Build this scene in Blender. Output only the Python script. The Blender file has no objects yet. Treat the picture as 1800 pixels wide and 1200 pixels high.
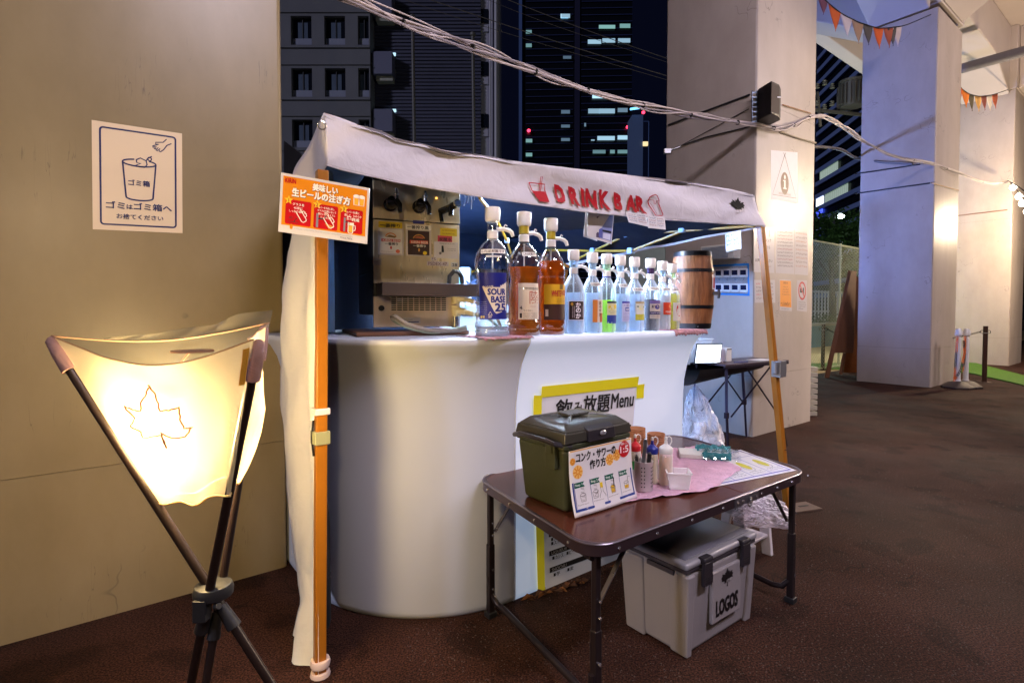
import bpy, math, random
from mathutils import Vector, Matrix, noise
random.seed(7)
R = math.radians
sc = bpy.context.scene
COL = sc.collection
# ---------------------------------------------------------------- camera
F, CX, PP, EYE = 950.0, 900.0, 573.0, 1.25        # measured from the photograph: focal length, centre, eye height
PITCH = math.atan(28 / F)
cam = bpy.data.objects.new('camera', bpy.data.cameras.new('camera'))
COL.objects.link(cam); sc.camera = cam
cam.location = (0, 0, EYE); cam.rotation_euler = (R(90) - PITCH, 0, 0)
cam.data.sensor_width = 36; cam.data.lens = 19.0; cam.data.shift_y = -27 / 1800
cam.data.clip_start = .05; cam.data.clip_end = 1500
# ---------------------------------------------------------------- world and view
w = bpy.data.worlds.new('World'); sc.world = w; w.use_nodes = True
wn = w.node_tree.nodes; bg = wn['Background']
bg.inputs['Color'].default_value = (.16, .22, .75, 1); bg.inputs['Strength'].default_value = .010
sc.view_settings.view_transform = 'Standard'; sc.view_settings.look = 'None'
sc.view_settings.exposure = 0; sc.view_settings.gamma = 1; sc.view_settings.use_curve_mapping = False
sc.cycles.max_bounces = 8; sc.cycles.transparent_max_bounces = 24; sc.cycles.transmission_bounces = 8
sc.cycles.diffuse_bounces = 4; sc.cycles.glossy_bounces = 3; sc.cycles.use_denoising = True
sc.cycles.caustics_refractive = False; sc.cycles.caustics_reflective = False; sc.cycles.sample_clamp_indirect = 12

A = R(37.8)
U = Vector((math.cos(A), math.sin(A), 0)); V = Vector((-math.sin(A), math.cos(A), 0)); Z = Vector((0, 0, 1))
def ray(px, py):
    x = (px - CX) / F; q = -(py - PP) / F; c, s = math.cos(PITCH), math.sin(PITCH)
    return Vector((x, c + q * s, -s + q * c))
CAM = Vector((0, 0, EYE))
def at(px, py, d):
    r = ray(px, py); return CAM + r * (d / r.y)
def onz(px, py, z):
    r = ray(px, py); return CAM + r * ((z - EYE) / r.z)
def gnd(px, py): return onz(px, py, 0)
def onpl(px, py, p, n):
    r = ray(px, py); return CAM + r * ((p - CAM).dot(n) / r.dot(n))
O2 = gnd(1322, 768)                      # foot of the near corner of the second pillar
def W(u, v, z=0): return O2 + U * u + V * v + Z * z
def uv(p): q = p - O2; return q.dot(U), q.dot(V)
def onfront(px, py, v=0): return onpl(px, py, W(0, v), V)
def onside(px, py, u=0): return onpl(px, py, W(u, 0), U)

# ---------------------------------------------------------------- lamps the place has, with added fill lights
def lamp(kind, name, loc, energy, color, target=None, **k):
    d = bpy.data.lights.new(name, kind); d.energy = energy; d.color = color
    for a, b in k.items(): setattr(d, a, b)
    o = bpy.data.objects.new(name, d); COL.objects.link(o); o.location = loc
    if target is not None: o.rotation_euler = (Vector(target) - Vector(loc)).to_track_quat('-Z', 'Y').to_euler()
    return o
LAMP_P = at(292, 745, 1.27)
lamp('POINT', 'lantern_lamp', LAMP_P, 95, (1, .70, .31), shadow_soft_size=.10)
# cool tube under the canopy
lamp('AREA', 'canopy_tube_lamp', W(-3.1, -.50, 1.84), 80, (.66, .80, 1), W(-3.1, -.75, 0), shape='RECTANGLE', size=1.2, size_y=.06)
lamp('AREA', 'canopy_tube_lamp_rear', W(-3.4, .70, 1.74), 150, (.24, .46, 1), W(-.6, .4, .2), shape='RECTANGLE', size=.9, size_y=.06)
lamp('POINT', 'string_lamp_front', (-.1, -.5, 1.95), 52, (1, .72, .40), shadow_soft_size=.05)
# warm flood lamps on the far right of the row, under the deck
lamp('SPOT', 'flood_lamp', W(5.3, -2.6, 3.2), 1150, (1, .78, .55), W(.7, 0, 1.9), spot_size=R(62), spot_blend=.6, shadow_soft_size=.09)
lamp('POINT', 'string_lamp', W(9.6, -.9, 3.15), 560, (1, .76, .50), shadow_soft_size=.12)
# pale unseen fill lights added under the deck, in front of the row
lamp('AREA', 'front_fill', W(-3.2, -5.2, 5.8), 330, (.93, .83, 1), W(-1.6, 0, 1.6), shape='RECTANGLE', size=2.2, size_y=.4)
lamp('AREA', 'front_fill_far', W(6.5, -6.0, 5.8), 330, (1, .82, .78), W(6.0, 0, 1.2), shape='RECTANGLE', size=2.2, size_y=.4)
# blue flood between the second and third pillar
lamp('SPOT', 'blue_flood_lamp', W(1.6, 3.6, 2.2), 1500, (.22, .34, 1), W(5.55, .5, 4.4), spot_size=R(100), spot_blend=.9, shadow_soft_size=.2)
# added directional fill that brightens the far buildings
sun = lamp('SUN', 'city_fill', (-40, -30, 40), .85, (.74, .76, 1), (40, 45, 0), angle=R(4))

# ---------------------------------------------------------------- materials
MATS = {}
def mat(name, col, rough=.6, metal=0, var=0, vs=6, bump=0, bs=40, spec=.5, coat=0, trans=0, alpha=1, ior=1.45, emit=None, es=0, col2=None, stretch=None, sheen=0):
    if name in MATS: return MATS[name]
    m = bpy.data.materials.new(name); m.use_nodes = True; MATS[name] = m
    nt = m.node_tree; n = nt.nodes; L = nt.links; b = n['Principled BSDF']
    c4 = lambda c: (*c, 1)
    b.inputs['Base Color'].default_value = c4(col); b.inputs['Roughness'].default_value = rough
    b.inputs['Metallic'].default_value = metal; b.inputs['Specular IOR Level'].default_value = spec
    b.inputs['Coat Weight'].default_value = coat; b.inputs['Transmission Weight'].default_value = trans
    b.inputs['Alpha'].default_value = alpha; b.inputs['IOR'].default_value = ior
    if emit: b.inputs['Emission Color'].default_value = c4(emit); b.inputs['Emission Strength'].default_value = es
    if var or bump:
        tc = n.new('ShaderNodeTexCoord'); src = tc.outputs['Object']
        if stretch:
            mp = n.new('ShaderNodeMapping'); mp.inputs['Scale'].default_value = stretch; L.new(src, mp.inputs[0]); src = mp.outputs[0]
    if var:
        nz = n.new('ShaderNodeTexNoise'); nz.inputs['Scale'].default_value = vs; nz.inputs['Detail'].default_value = 6
        nz.inputs['Roughness'].default_value = .62
        L.new(src, nz.inputs['Vector'])
        rp = n.new('ShaderNodeValToRGB'); rp.color_ramp.elements[0].position = .32; rp.color_ramp.elements[1].position = .68
        c2 = col2 or tuple(max(0, x * (1 - var)) for x in col)
        rp.color_ramp.elements[0].color = c4(c2); rp.color_ramp.elements[1].color = c4(tuple(min(1, x * (1 + var * .35)) for x in col))
        L.new(nz.outputs['Fac'], rp.inputs[0]); L.new(rp.outputs[0], b.inputs['Base Color'])
        mr = n.new('ShaderNodeMapRange'); mr.inputs[3].default_value = min(1, rough * 1.15); mr.inputs[4].default_value = rough * .85
        L.new(nz.outputs['Fac'], mr.inputs[0]); L.new(mr.outputs[0], b.inputs['Roughness'])
    if bump:
        nb = n.new('ShaderNodeTexNoise'); nb.inputs['Scale'].default_value = bs; nb.inputs['Detail'].default_value = 5
        L.new(src, nb.inputs['Vector'])
        bp = n.new('ShaderNodeBump'); bp.inputs['Strength'].default_value = min(1, bump); bp.inputs['Distance'].default_value = .01 * max(1, bump)
        L.new(nb.outputs['Fac'], bp.inputs['Height']); L.new(bp.outputs[0], b.inputs['Normal'])
    return m
def clearmat(name, col=(.9, .93, 1), amount=.28, rough=.08, thin=.75, gloss=False, bump=0, bs=14):
    """thin clear plastic film: mostly see-through, more reflective at grazing angles"""
    if name in MATS: return MATS[name]
    m = bpy.data.materials.new(name); m.use_nodes = True; MATS[name] = m
    nt = m.node_tree; n = nt.nodes; L = nt.links; n.clear()
    o = n.new('ShaderNodeOutputMaterial'); t = n.new('ShaderNodeBsdfTransparent'); p = n.new('ShaderNodeBsdfGlossy' if gloss else 'ShaderNodeBsdfPrincipled')
    p.inputs['Color' if gloss else 'Base Color'].default_value = (*col, 1); p.inputs['Roughness'].default_value = rough
    t.inputs[0].default_value = (*[min(1, c * 1.02) for c in col], 1)
    lw = n.new('ShaderNodeLayerWeight'); lw.inputs[0].default_value = .45
    if bump:
        tc = n.new('ShaderNodeTexCoord'); vo = n.new('ShaderNodeTexNoise'); vo.inputs['Scale'].default_value = bs; vo.inputs['Detail'].default_value = 3; vo.inputs['Distortion'].default_value = 1.5; L.new(tc.outputs['Object'], vo.inputs['Vector'])
        bp = n.new('ShaderNodeBump'); bp.inputs['Strength'].default_value = bump; bp.inputs['Distance'].default_value = .03; L.new(vo.outputs['Fac'], bp.inputs['Height']); L.new(bp.outputs[0], p.inputs['Normal']); L.new(bp.outputs[0], lw.inputs['Normal'])
    ma = n.new('ShaderNodeMapRange'); ma.inputs[3].default_value = amount * .45; ma.inputs[4].default_value = min(1, amount * 3)
    mx = n.new('ShaderNodeMixShader')
    L.new(lw.outputs['Facing'], ma.inputs[0]); L.new(ma.outputs[0], mx.inputs[0]); L.new(t.outputs[0], mx.inputs[1]); L.new(p.outputs[0], mx.inputs[2])
    L.new(mx.outputs[0], o.inputs[0]); return m
def clothmat(name, col, trans=.5, rough=.8, bump=.3, bs=18, tcol=None):
    if name in MATS: return MATS[name]
    m = bpy.data.materials.new(name); m.use_nodes = True; MATS[name] = m
    nt = m.node_tree; n = nt.nodes; L = nt.links; b = n['Principled BSDF']; o = n['Material Output']
    b.inputs['Base Color'].default_value = (*col, 1); b.inputs['Roughness'].default_value = rough
    t = n.new('ShaderNodeBsdfTranslucent'); t.inputs[0].default_value = (*(tcol or col), 1)
    tc = n.new('ShaderNodeTexCoord'); nb = n.new('ShaderNodeTexNoise'); nb.inputs['Scale'].default_value = bs; nb.inputs['Detail'].default_value = 4; nb.inputs['Distortion'].default_value = .6
    L.new(tc.outputs['Object'], nb.inputs['Vector'])
    bp = n.new('ShaderNodeBump'); bp.inputs['Strength'].default_value = bump; bp.inputs['Distance'].default_value = .02
    L.new(nb.outputs['Fac'], bp.inputs['Height']); L.new(bp.outputs[0], b.inputs['Normal'])
    mx = n.new('ShaderNodeMixShader'); mx.inputs[0].default_value = trans
    L.new(b.outputs[0], mx.inputs[1]); L.new(t.outputs[0], mx.inputs[2]); L.new(mx.outputs[0], o.inputs[0]); return m
def sheer(name, col, tcol, clear, inner):
    m = clothmat(name, col, .5, .8, .25, 20, tcol)
    nt = m.node_tree; n = nt.nodes; L = nt.links; o = n['Material Output']; src = o.inputs[0].links[0].from_socket; b = n['Principled BSDF']
    ge = n.new('ShaderNodeNewGeometry'); mc = n.new('ShaderNodeMixRGB'); mc.inputs[1].default_value = (*col, 1); mc.inputs[2].default_value = (*inner, 1)
    L.new(ge.outputs['Backfacing'], mc.inputs[0]); L.new(mc.outputs[0], b.inputs['Base Color'])
    t = n.new('ShaderNodeBsdfTransparent'); mx = n.new('ShaderNodeMixShader'); mx.inputs[0].default_value = clear
    L.new(src, mx.inputs[1]); L.new(t.outputs[0], mx.inputs[2]); L.new(mx.outputs[0], o.inputs[0]); return m
def marks(m, scale, width, dark, mask_scale=1.7, lo=.5, hi=.6, stretch=None):
    """hairline cracks and scuffs: thin contour lines of a noise, kept only in patches"""
    nt = m.node_tree; n = nt.nodes; L = nt.links; b = n['Principled BSDF']; tc = n.new('ShaderNodeTexCoord'); src = tc.outputs['Object']
    if stretch: mp = n.new('ShaderNodeMapping'); mp.inputs['Scale'].default_value = stretch; L.new(src, mp.inputs[0]); src = mp.outputs[0]
    a = n.new('ShaderNodeTexNoise'); a.inputs['Scale'].default_value = scale; a.inputs['Detail'].default_value = 4; a.inputs['Roughness'].default_value = .6; L.new(src, a.inputs['Vector'])
    r = n.new('ShaderNodeValToRGB'); e = r.color_ramp.elements; e[0].position = .5 - width; e[0].color = (0, 0, 0, 1); e[1].position = .5 + width; e[1].color = (0, 0, 0, 1); q = e.new(.5); q.color = (1, 1, 1, 1); L.new(a.outputs['Fac'], r.inputs[0])
    k = n.new('ShaderNodeTexNoise'); k.inputs['Scale'].default_value = mask_scale; k.inputs['Detail'].default_value = 3; L.new(tc.outputs['Object'], k.inputs['Vector'])
    s = n.new('ShaderNodeMapRange'); s.inputs[1].default_value = lo; s.inputs[2].default_value = hi; L.new(k.outputs['Fac'], s.inputs[0])
    mu = n.new('ShaderNodeMath'); mu.operation = 'MULTIPLY'; L.new(r.outputs[0], mu.inputs[0]); L.new(s.outputs[0], mu.inputs[1])
    m2 = n.new('ShaderNodeMath'); m2.operation = 'MULTIPLY'; m2.inputs[1].default_value = .8; L.new(mu.outputs[0], m2.inputs[0])
    mx = n.new('ShaderNodeMixRGB'); L.new(m2.outputs[0], mx.inputs[0]); old = b.inputs['Base Color'].links[0].from_socket; L.new(old, mx.inputs[1]); mx.inputs[2].default_value = (*dark, 1)
    L.new(mx.outputs[0], b.inputs['Base Color'])
def rgb(h):
    v = [int(h[i:i + 2], 16) / 255 for i in (0, 2, 4)]
    return tuple(c / 12.92 if c < .04045 else ((c + .055) / 1.055) ** 2.4 for c in v)
def ink(h, rough=.55): return mat('ink_' + h, rgb(h), rough)

# ---------------------------------------------------------------- mesh builder
class MB:
    def __init__(s): s.v = []; s.f = []
    def add(s, vs, fs):
        o = len(s.v); s.v += [tuple(x) for x in vs]; s.f += [tuple(i + o for i in f) for f in fs]; return s
    def box(s, c, d, m=None):
        x, y, z = d[0] / 2, d[1] / 2, d[2] / 2
        vs = [Vector(c) + (m @ Vector((i * x, j * y, k * z)) if m else Vector((i * x, j * y, k * z))) for i in (-1, 1) for j in (-1, 1) for k in (-1, 1)]
        return s.add(vs, [(0, 1, 3, 2), (4, 6, 7, 5), (0, 4, 5, 1), (2, 3, 7, 6), (0, 2, 6, 4), (1, 5, 7, 3)])
    def hexa(s, b, t):   # two rings of four points
        return s.add(list(b) + list(t), [(3, 2, 1, 0), (4, 5, 6, 7), (0, 1, 5, 4), (1, 2, 6, 5), (2, 3, 7, 6), (3, 0, 4, 7)])
    def tube(s, pts, r, n=8, cap=True, rr=None):
        pts = [Vector(p) for p in pts]; rings = []; up = None
        for i, p in enumerate(pts):
            t = (pts[min(i + 1, len(pts) - 1)] - pts[max(i - 1, 0)]).normalized()
            if up is None: up = t.orthogonal().normalized()
            up = (up - t * up.dot(t)); up = up.normalized() if up.length > 1e-6 else t.orthogonal().normalized()
            b = t.cross(up); q = rr[i] if rr else r
            rings.append([p + (up * math.cos(a) + b * math.sin(a)) * q for a in [2 * math.pi * k / n for k in range(n)]])
        vs = [x for g in rings for x in g]; fs = []
        for i in range(len(pts) - 1):
            for k in range(n): a = i * n + k; b2 = i * n + (k + 1) % n; fs.append((a, b2, b2 + n, a + n))
        if cap: fs += [tuple(range(n - 1, -1, -1)), tuple(range(len(vs) - n, len(vs)))]
        return s.add(vs, fs)
    def bar(s, p, q, w, h, up=Z):
        p, q = Vector(p), Vector(q); t = (q - p).normalized(); a = t.cross(Vector(up)).normalized() * w / 2; b = a.cross(t).normalized() * h / 2
        return s.hexa([p - a - b, p + a - b, p + a + b, p - a + b], [q - a - b, q + a - b, q + a + b, q - a + b])
    def lathe(s, prof, n=24, c=(0, 0, 0), cap=True, sx=1, sy=1):
        vs = [(c[0] + r * math.cos(2 * math.pi * k / n) * sx, c[1] + r * math.sin(2 * math.pi * k / n) * sy, c[2] + z) for r, z in prof for k in range(n)]
        fs = [(i * n + k, i * n + (k + 1) % n, (i + 1) * n + (k + 1) % n, (i + 1) * n + k) for i in range(len(prof) - 1) for k in range(n)]
        if cap: fs += [tuple(range(n - 1, -1, -1)), tuple(range(len(vs) - n, len(vs)))]
        return s.add(vs, fs)
    def grid(s, fn, nu, nv):
        vs = [fn(i / nu, j / nv) for j in range(nv + 1) for i in range(nu + 1)]
        return s.add(vs, [(j * (nu + 1) + i, j * (nu + 1) + i + 1, (j + 1) * (nu + 1) + i + 1, (j + 1) * (nu + 1) + i) for j in range(nv) for i in range(nu)])
    def prism(s, poly, h0, h1, fn=None):   # poly in plane, extruded; fn maps (a,b,h)
        fn = fn or (lambda a, b, h: (a, b, h)); n = len(poly)
        return s.add([fn(a, b, h0) for a, b in poly] + [fn(a, b, h1) for a, b in poly],
            [tuple(range(n - 1, -1, -1)), tuple(range(n, 2 * n))] + [(i, (i + 1) % n, n + (i + 1) % n, n + i) for i in range(n)])
def cset(o, label=None, cat=None, group=None, kind=None):
    if label: o['label'] = label
    if cat: o['category'] = cat
    if group: o['group'] = group
    if kind: o['kind'] = kind
    return o
def obj(name, mb, m, parent=None, smooth=False, bev=0, loc=None, rot=None, label=None, cat=None, group=None, kind=None, solid=0, sub=0, seg=2):
    if isinstance(mb, MB):
        me = bpy.data.meshes.new(name); me.from_pydata(mb.v, [], mb.f); me.update()
        if smooth:
            me.polygons.foreach_set('use_smooth', [True] * len(me.polygons))
            try: me.set_sharp_from_angle(angle=R(38))
            except Exception: pass
        me.materials.append(m)
    else: me = mb
    o = bpy.data.objects.new(name, me); COL.objects.link(o)
    if loc is not None: o.location = loc
    if rot is not None: o.rotation_euler = rot if not isinstance(rot, (int, float)) else (0, 0, rot)
    if parent: o.parent = parent
    if solid:
        q = o.modifiers.new('s', 'SOLIDIFY'); q.thickness = solid; q.offset = 0
    if bev:
        q = o.modifiers.new('b', 'BEVEL'); q.width = bev; q.segments = seg; q.limit_method = 'ANGLE'; q.angle_limit = R(40)
        if not smooth: me.polygons.foreach_set('use_smooth', [True] * len(me.polygons)); 
        q.harden_normals = True
    if sub:
        q = o.modifiers.new('u', 'SUBSURF'); q.levels = q.render_levels = sub
    return cset(o, label, cat, group, kind)
def thing(name, label, cat, loc=(0, 0, 0), rz=0, group=None):
    o = bpy.data.objects.new(name, None); COL.objects.link(o); o.location = loc; o.rotation_euler = (0, 0, rz); o.empty_display_size = .1
    return cset(o, label, cat, group)
def copy_tree(o, parent=None):
    c = o.copy(); COL.objects.link(c)
    if parent: c.parent = parent
    for ch in list(o.children): copy_tree(ch, c)
    return c

# ---------------------------------------------------------------- print on sheets
TXT = {}
def text_geo(s, bold=0.0):
    k = (s, bold)
    if k in TXT: return TXT[k]
    c = bpy.data.curves.new('t', 'FONT'); c.body = s; c.size = 1; c.resolution_u = 2; c.offset = bold
    o = bpy.data.objects.new('t', c); COL.objects.link(o)
    dg = bpy.context.evaluated_depsgraph_get(); me = bpy.data.meshes.new_from_object(o.evaluated_get(dg))
    vs = [(v.co.x, v.co.y) for v in me.vertices]; fs = [tuple(p.vertices) for p in me.polygons]
    bpy.data.objects.remove(o); bpy.data.curves.remove(c); bpy.data.meshes.remove(me)
    x0 = min(v[0] for v in vs); x1 = max(v[0] for v in vs); y0 = min(v[1] for v in vs); y1 = max(v[1] for v in vs)
    TXT[k] = ([((x - x0) / (x1 - x0), (y - y0) / (y1 - y0)) for x, y in vs], fs, (x1 - x0) / (y1 - y0)); return TXT[k]
class Sheet:
    """flat print: units are those of the drawing, mapped by fn(x, y, lift) to space"""
    def __init__(s, fn, parent, step=.0007): s.fn = fn; s.parent = parent; s.layers = {}; s.step = step
    def mb(s, m, lay, name): return s.layers.setdefault((m.name, int(lay), name), (m, MB()))[1]
    def tri(s, vs, fs, m, lay=1, name='print'): s.mb(m, lay, name).add([s.fn(x, y, lay * s.step) for x, y in vs], fs)
    def rect(s, x0, y0, x1, y1, m, lay=1, name='print', nx=1, ny=1):
        vs = [(x0 + (x1 - x0) * i / nx, y0 + (y1 - y0) * j / ny) for j in range(ny + 1) for i in range(nx + 1)]
        s.tri(vs, [(j * (nx + 1) + i, j * (nx + 1) + i + 1, (j + 1) * (nx + 1) + i + 1, (j + 1) * (nx + 1) + i) for j in range(ny) for i in range(nx)], m, lay, name)
    def fine(s, vs, fs, m, lay, name, mx):
        """triangles split until they follow a curved ground"""
        tri = [tuple(vs[i] for i in f) for f in fs]; out = []
        while tri:
            a, b, c = tri.pop(); d = [(math.dist(a, b), 0), (math.dist(b, c), 1), (math.dist(c, a), 2)]; l, k = max(d)
            if l <= mx: out.append((a, b, c)); continue
            a, b, c = ((a, b, c), (b, c, a), (c, a, b))[k]; q = ((a[0] + b[0]) / 2, (a[1] + b[1]) / 2); tri += [(a, q, c), (q, b, c)]
        s.tri([p for t in out for p in t], [(3 * i, 3 * i + 1, 3 * i + 2) for i in range(len(out))], m, lay, name)
    def poly(s, pts, m, lay=1, name='print'): s.tri(pts, [tuple(range(len(pts)))], m, lay, name)
    def line(s, pts, wd, m, lay=1, name='print', closed=False):
        pts = [Vector(p) for p in pts]; n = len(pts)
        if closed: pts = pts + [pts[0], pts[1]]
        vs = []
        for i, p in enumerate(pts):
            a = pts[max(i - 1, 0)]; b = pts[min(i + 1, len(pts) - 1)]
            if closed and i == 0: a = pts[n - 1]
            t = (b - a); t = t.normalized() if t.length > 1e-9 else Vector((1, 0)); q = Vector((-t.y, t.x)) * wd / 2
            vs += [p + q, p - q]
        e = n if closed else len(pts) - 1
        s.tri([(v.x, v.y) for v in vs], [(2 * i, 2 * i + 1, 2 * i + 3, 2 * i + 2) for i in range(e)], m, lay, name)
    def arc(s, cx, cy, rx, ry, a0, a1, n=20): return [(cx + rx * math.cos(R(a0 + (a1 - a0) * i / n)), cy + ry * math.sin(R(a0 + (a1 - a0) * i / n))) for i in range(n + 1)]
    def disc(s, cx, cy, rx, ry, m, lay=1, name='print'): s.poly(s.arc(cx, cy, rx, ry, 0, 342, 19), m, lay, name)
    def text(s, t, x, y, h, m, lay=2, bold=.02, wd=None, name='lettering', shear=0):
        """left bottom x, y; height h; width wd or natural"""
        vs, fs, asp = text_geo(t, 0); wd = wd or h * asp; e = bold * h * .8
        for i, (p, q) in enumerate(((0, 0),) if e <= 0 else ((-1, -1), (1, -1), (-1, 1), (1, 1))):   # strokes made bolder
            s.tri([(x + a * wd + shear * b * h + p * e, y + b * h + q * e) for a, b in vs], fs, m, lay + .12 * i, name)
    def ctext(s, t, cx, y, h, m, lay=2, bold=.02, wd=None, name='lettering'):
        vs, fs, asp = text_geo(t, 0); wd = wd or h * asp; s.text(t, cx - wd / 2, y, h, m, lay, bold, wd, name)
    def scrib(s, x, y, wd, h, m, lay=2, name='small_print'):
        """a line of print too small to read in the photograph"""
        q = x; mb = []
        while q < x + wd - h * .3:
            g = h * random.uniform(.35, .9); k = random.choice((0, 1, 2))
            s.rect(q, y, q + g * .25, y + h * .9, m, lay, name); s.rect(q + g * .25, y + h * (.1 + .3 * k), q + g, y + h * (.3 + .3 * k), m, lay, name)
            q += g + h * random.choice((.15, .2, .5))
    def done(s):
        out = []
        for (mn, lay, nm), (m, mb) in s.layers.items(): out.append(obj(nm, mb, m, s.parent))
        return out
def plane_fn(o, x, y, k=1.0, n=None):
    """drawing units times k metres"""
    o, x, y = Vector(o), Vector(x).normalized(), Vector(y).normalized(); n = n or x.cross(y).normalized()
    return lambda a, b, l: o + x * (a * k) + y * (b * k) + n * l
def board(name, label, cat, c, m, thick=.002, parent=None, k=None, wunits=100, group=None, back=None):
    """flat sheet from its four corners (bottom left, bottom right, top right, top left); returns thing and print mapping in units 0..wunits x 0..h"""
    c = [Vector(p) for p in c]; n = (c[1] - c[0]).cross(c[3] - c[0]).normalized()
    t = thing(name, label, cat, c[0], 0, group) if parent is None else parent
    org = c[0] if parent is None else Vector((0, 0, 0))
    q = [p - org for p in c]
    mb = MB(); mb.hexa([p - n * thick for p in q], q)
    obj('sheet', mb, m, t)
    W_ = (c[1] - c[0]).length; H_ = (c[3] - c[0]).length; hu = wunits * H_ / W_
    def fn(a, b, l):
        s, r = a / wunits, b / hu
        return (q[0] * (1 - s) + q[1] * s) * (1 - r) + (q[3] * (1 - s) + q[2] * s) * r + n * l
    return t, Sheet(fn, t), hu
MAPLE = [(0, 1), (.10, .78), (.18, .66), (.30, .72), (.26, .52), (.42, .62), (.62, .66), (.55, .50), (.74, .38), (.62, .28), (.66, .10), (.44, .14), (.30, .02), (.34, -.14), (.12, -.06), (.03, -.10), (.05, -.42)]
MAPLE = MAPLE + [(-x, y) for x, y in reversed(MAPLE[1:])]
def maple(cx, cy, s, sx=1): return [(cx + x * s * sx, cy + y * s) for x, y in MAPLE]
# ================================================================ STRUCTURE
M_conc = mat('painted_concrete', rgb('b5aaa2'), .42, var=.10, vs=1.3, bump=.12, bs=9, stretch=(1, 1, .5), col2=rgb('a2968c'))
M_conc_warm = mat('painted_concrete_tan', rgb('8e8063'), .36, var=.14, vs=1.6, bump=.12, bs=9, stretch=(1, 1, .5), col2=rgb('7c6e50'))
marks(M_conc_warm, 1.1, .0013, (.09, .07, .05), 2.3, .60, .68); marks(M_conc_warm, 9, .004, (.08, .06, .045), 3.1, .57, .66, (1.5, 1.5, .12)); marks(M_conc, 1.3, .002, (.12, .10, .09), 2.0, .55, .62)
M_conc_pale = mat('painted_concrete_clean', rgb('bdb2ac'), .38, var=.07, vs=1.0, bump=.08, bs=8)
M_dark = mat('black_plastic', (.012, .012, .014), .45)
def ground():
    m = mat('asphalt', (.05, .028, .018), .62, var=.6, vs=2.2, bump=.55, bs=260)
    nt = m.node_tree; n = nt.nodes; L = nt.links; b = n['Principled BSDF']
    tc = n.new('ShaderNodeTexCoord')
    def nz(s, d=6):
        q = n.new('ShaderNodeTexNoise'); q.inputs['Scale'].default_value = s; q.inputs['Detail'].default_value = d; L.new(tc.outputs['Object'], q.inputs['Vector']); return q
    def ramp(src, p0, p1, c0, c1):
        r = n.new('ShaderNodeValToRGB'); r.color_ramp.elements[0].position = p0; r.color_ramp.elements[1].position = p1
        r.color_ramp.elements[0].color = c0; r.color_ramp.elements[1].color = c1; L.new(src, r.inputs[0]); return r
    base = ramp(nz(2.0).outputs['Fac'], .30, .70, (.022, .0092, .0062, 1), (.042, .0170, .0112, 1))
    speck = ramp(nz(150, 2).outputs['Fac'], .40, .66, (.18, .17, .16, 1), (2.6, 2.4, 2.3, 1))
    stain = ramp(nz(3.4).outputs['Fac'], .56, .62, (1, 1, 1, 1), (.45, .42, .4, 1))
    m1 = n.new('ShaderNodeMixRGB'); m1.blend_type = 'MULTIPLY'; m1.inputs[0].default_value = .85; L.new(base.outputs[0], m1.inputs[1]); L.new(speck.outputs[0], m1.inputs[2])
    m2 = n.new('ShaderNodeMixRGB'); m2.blend_type = 'MULTIPLY'; m2.inputs[0].default_value = .75; L.new(m1.outputs[0], m2.inputs[1]); L.new(stain.outputs[0], m2.inputs[2])
    for l in list(b.inputs['Base Color'].links): L.remove(l)
    L.new(m2.outputs[0], b.inputs['Base Color']); b.inputs['Specular IOR Level'].default_value = .16
    for l in list(b.inputs['Roughness'].links): L.remove(l)
    rr = ramp(nz(1.1).outputs['Fac'], .40, .62, (.74, .74, .74, 1), (.90, .90, .90, 1)); L.new(rr.outputs[0], b.inputs['Roughness'])
    mb = MB(); mb.grid(lambda a, c: (-300 + 600 * a, -40 + 640 * c, 0), 6, 6); obj('ground', mb, m, kind='structure')
ground(); marks(MATS['asphalt'], .8, .0016, (.006, .004, .003), 1.1, .48, .55)
def grit():
    g = MB(); rnd = random.Random(21)
    for i in range(7000):
        d = 1.25 / rnd.uniform(.12, .72); x = rnd.uniform(-.2, .95) * d
        s = rnd.uniform(.0012, .0034) * (1 + .12 * d); a = rnd.uniform(0, 6.28); p = Vector((x, d, 0))
        q = [p + Vector((math.cos(a + k * 2.1) * s, math.sin(a + k * 2.1) * s, -.0004)) for k in range(3)] + [p + Vector((rnd.uniform(-s, s) * .4, rnd.uniform(-s, s) * .4, s * .8))]
        g.add(q, [(0, 1, 3), (1, 2, 3), (2, 0, 3)])
    obj('gravel', g, mat('grit_grey', (.085, .062, .052), .85), kind='stuff')
grit()
# artificial turf beyond the third pillar, lying on the asphalt
def turf():
    m = mat('turf', (.07, .17, .012), .9, var=.35, vs=25, bump=1, bs=160)
    p = [gnd(1700, 651), gnd(1806, 692), gnd(2050, 700), gnd(1800, 618), gnd(1560, 612), gnd(1440, 636), gnd(1430, 648)]
    a = [uv(q) for q in (gnd(1426, 648), gnd(1700, 652), gnd(1950, 700))]
    mb = MB(); pts = [gnd(1418, 651), gnd(1503, 650), gnd(1700, 655.5), gnd(1812, 681), gnd(2100, 740), W(16, 3), W(9.5, 2.8), gnd(1503, 638), gnd(1418, 640)]
    mb.prism([(q.x, q.y) for q in pts], .002, .022)
    t = obj('turf', mb, m, kind='structure')
    # blades: real short tufts near the edge
    g = MB(); rnd = random.Random(3)
    for i in range(5200):
        u_, v_ = rnd.uniform(4.6, 12), rnd.uniform(-2.5, 4)
        q = W(u_, v_)
        px = CX + F * q.x / q.y
        if px < 1680 or px > 1830: continue
        a, h = rnd.uniform(0, 6.28), rnd.uniform(.015, .03)
        d = Vector((math.cos(a), math.sin(a), 0)) * .008
        g.add([q + Z * .02 - d, q + Z * .02 + d, q + Z * (.02 + h) + Vector((rnd.uniform(-.01, .01), rnd.uniform(-.01, .01), 0))], [(0, 1, 2)])
    return t
turf()
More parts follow.
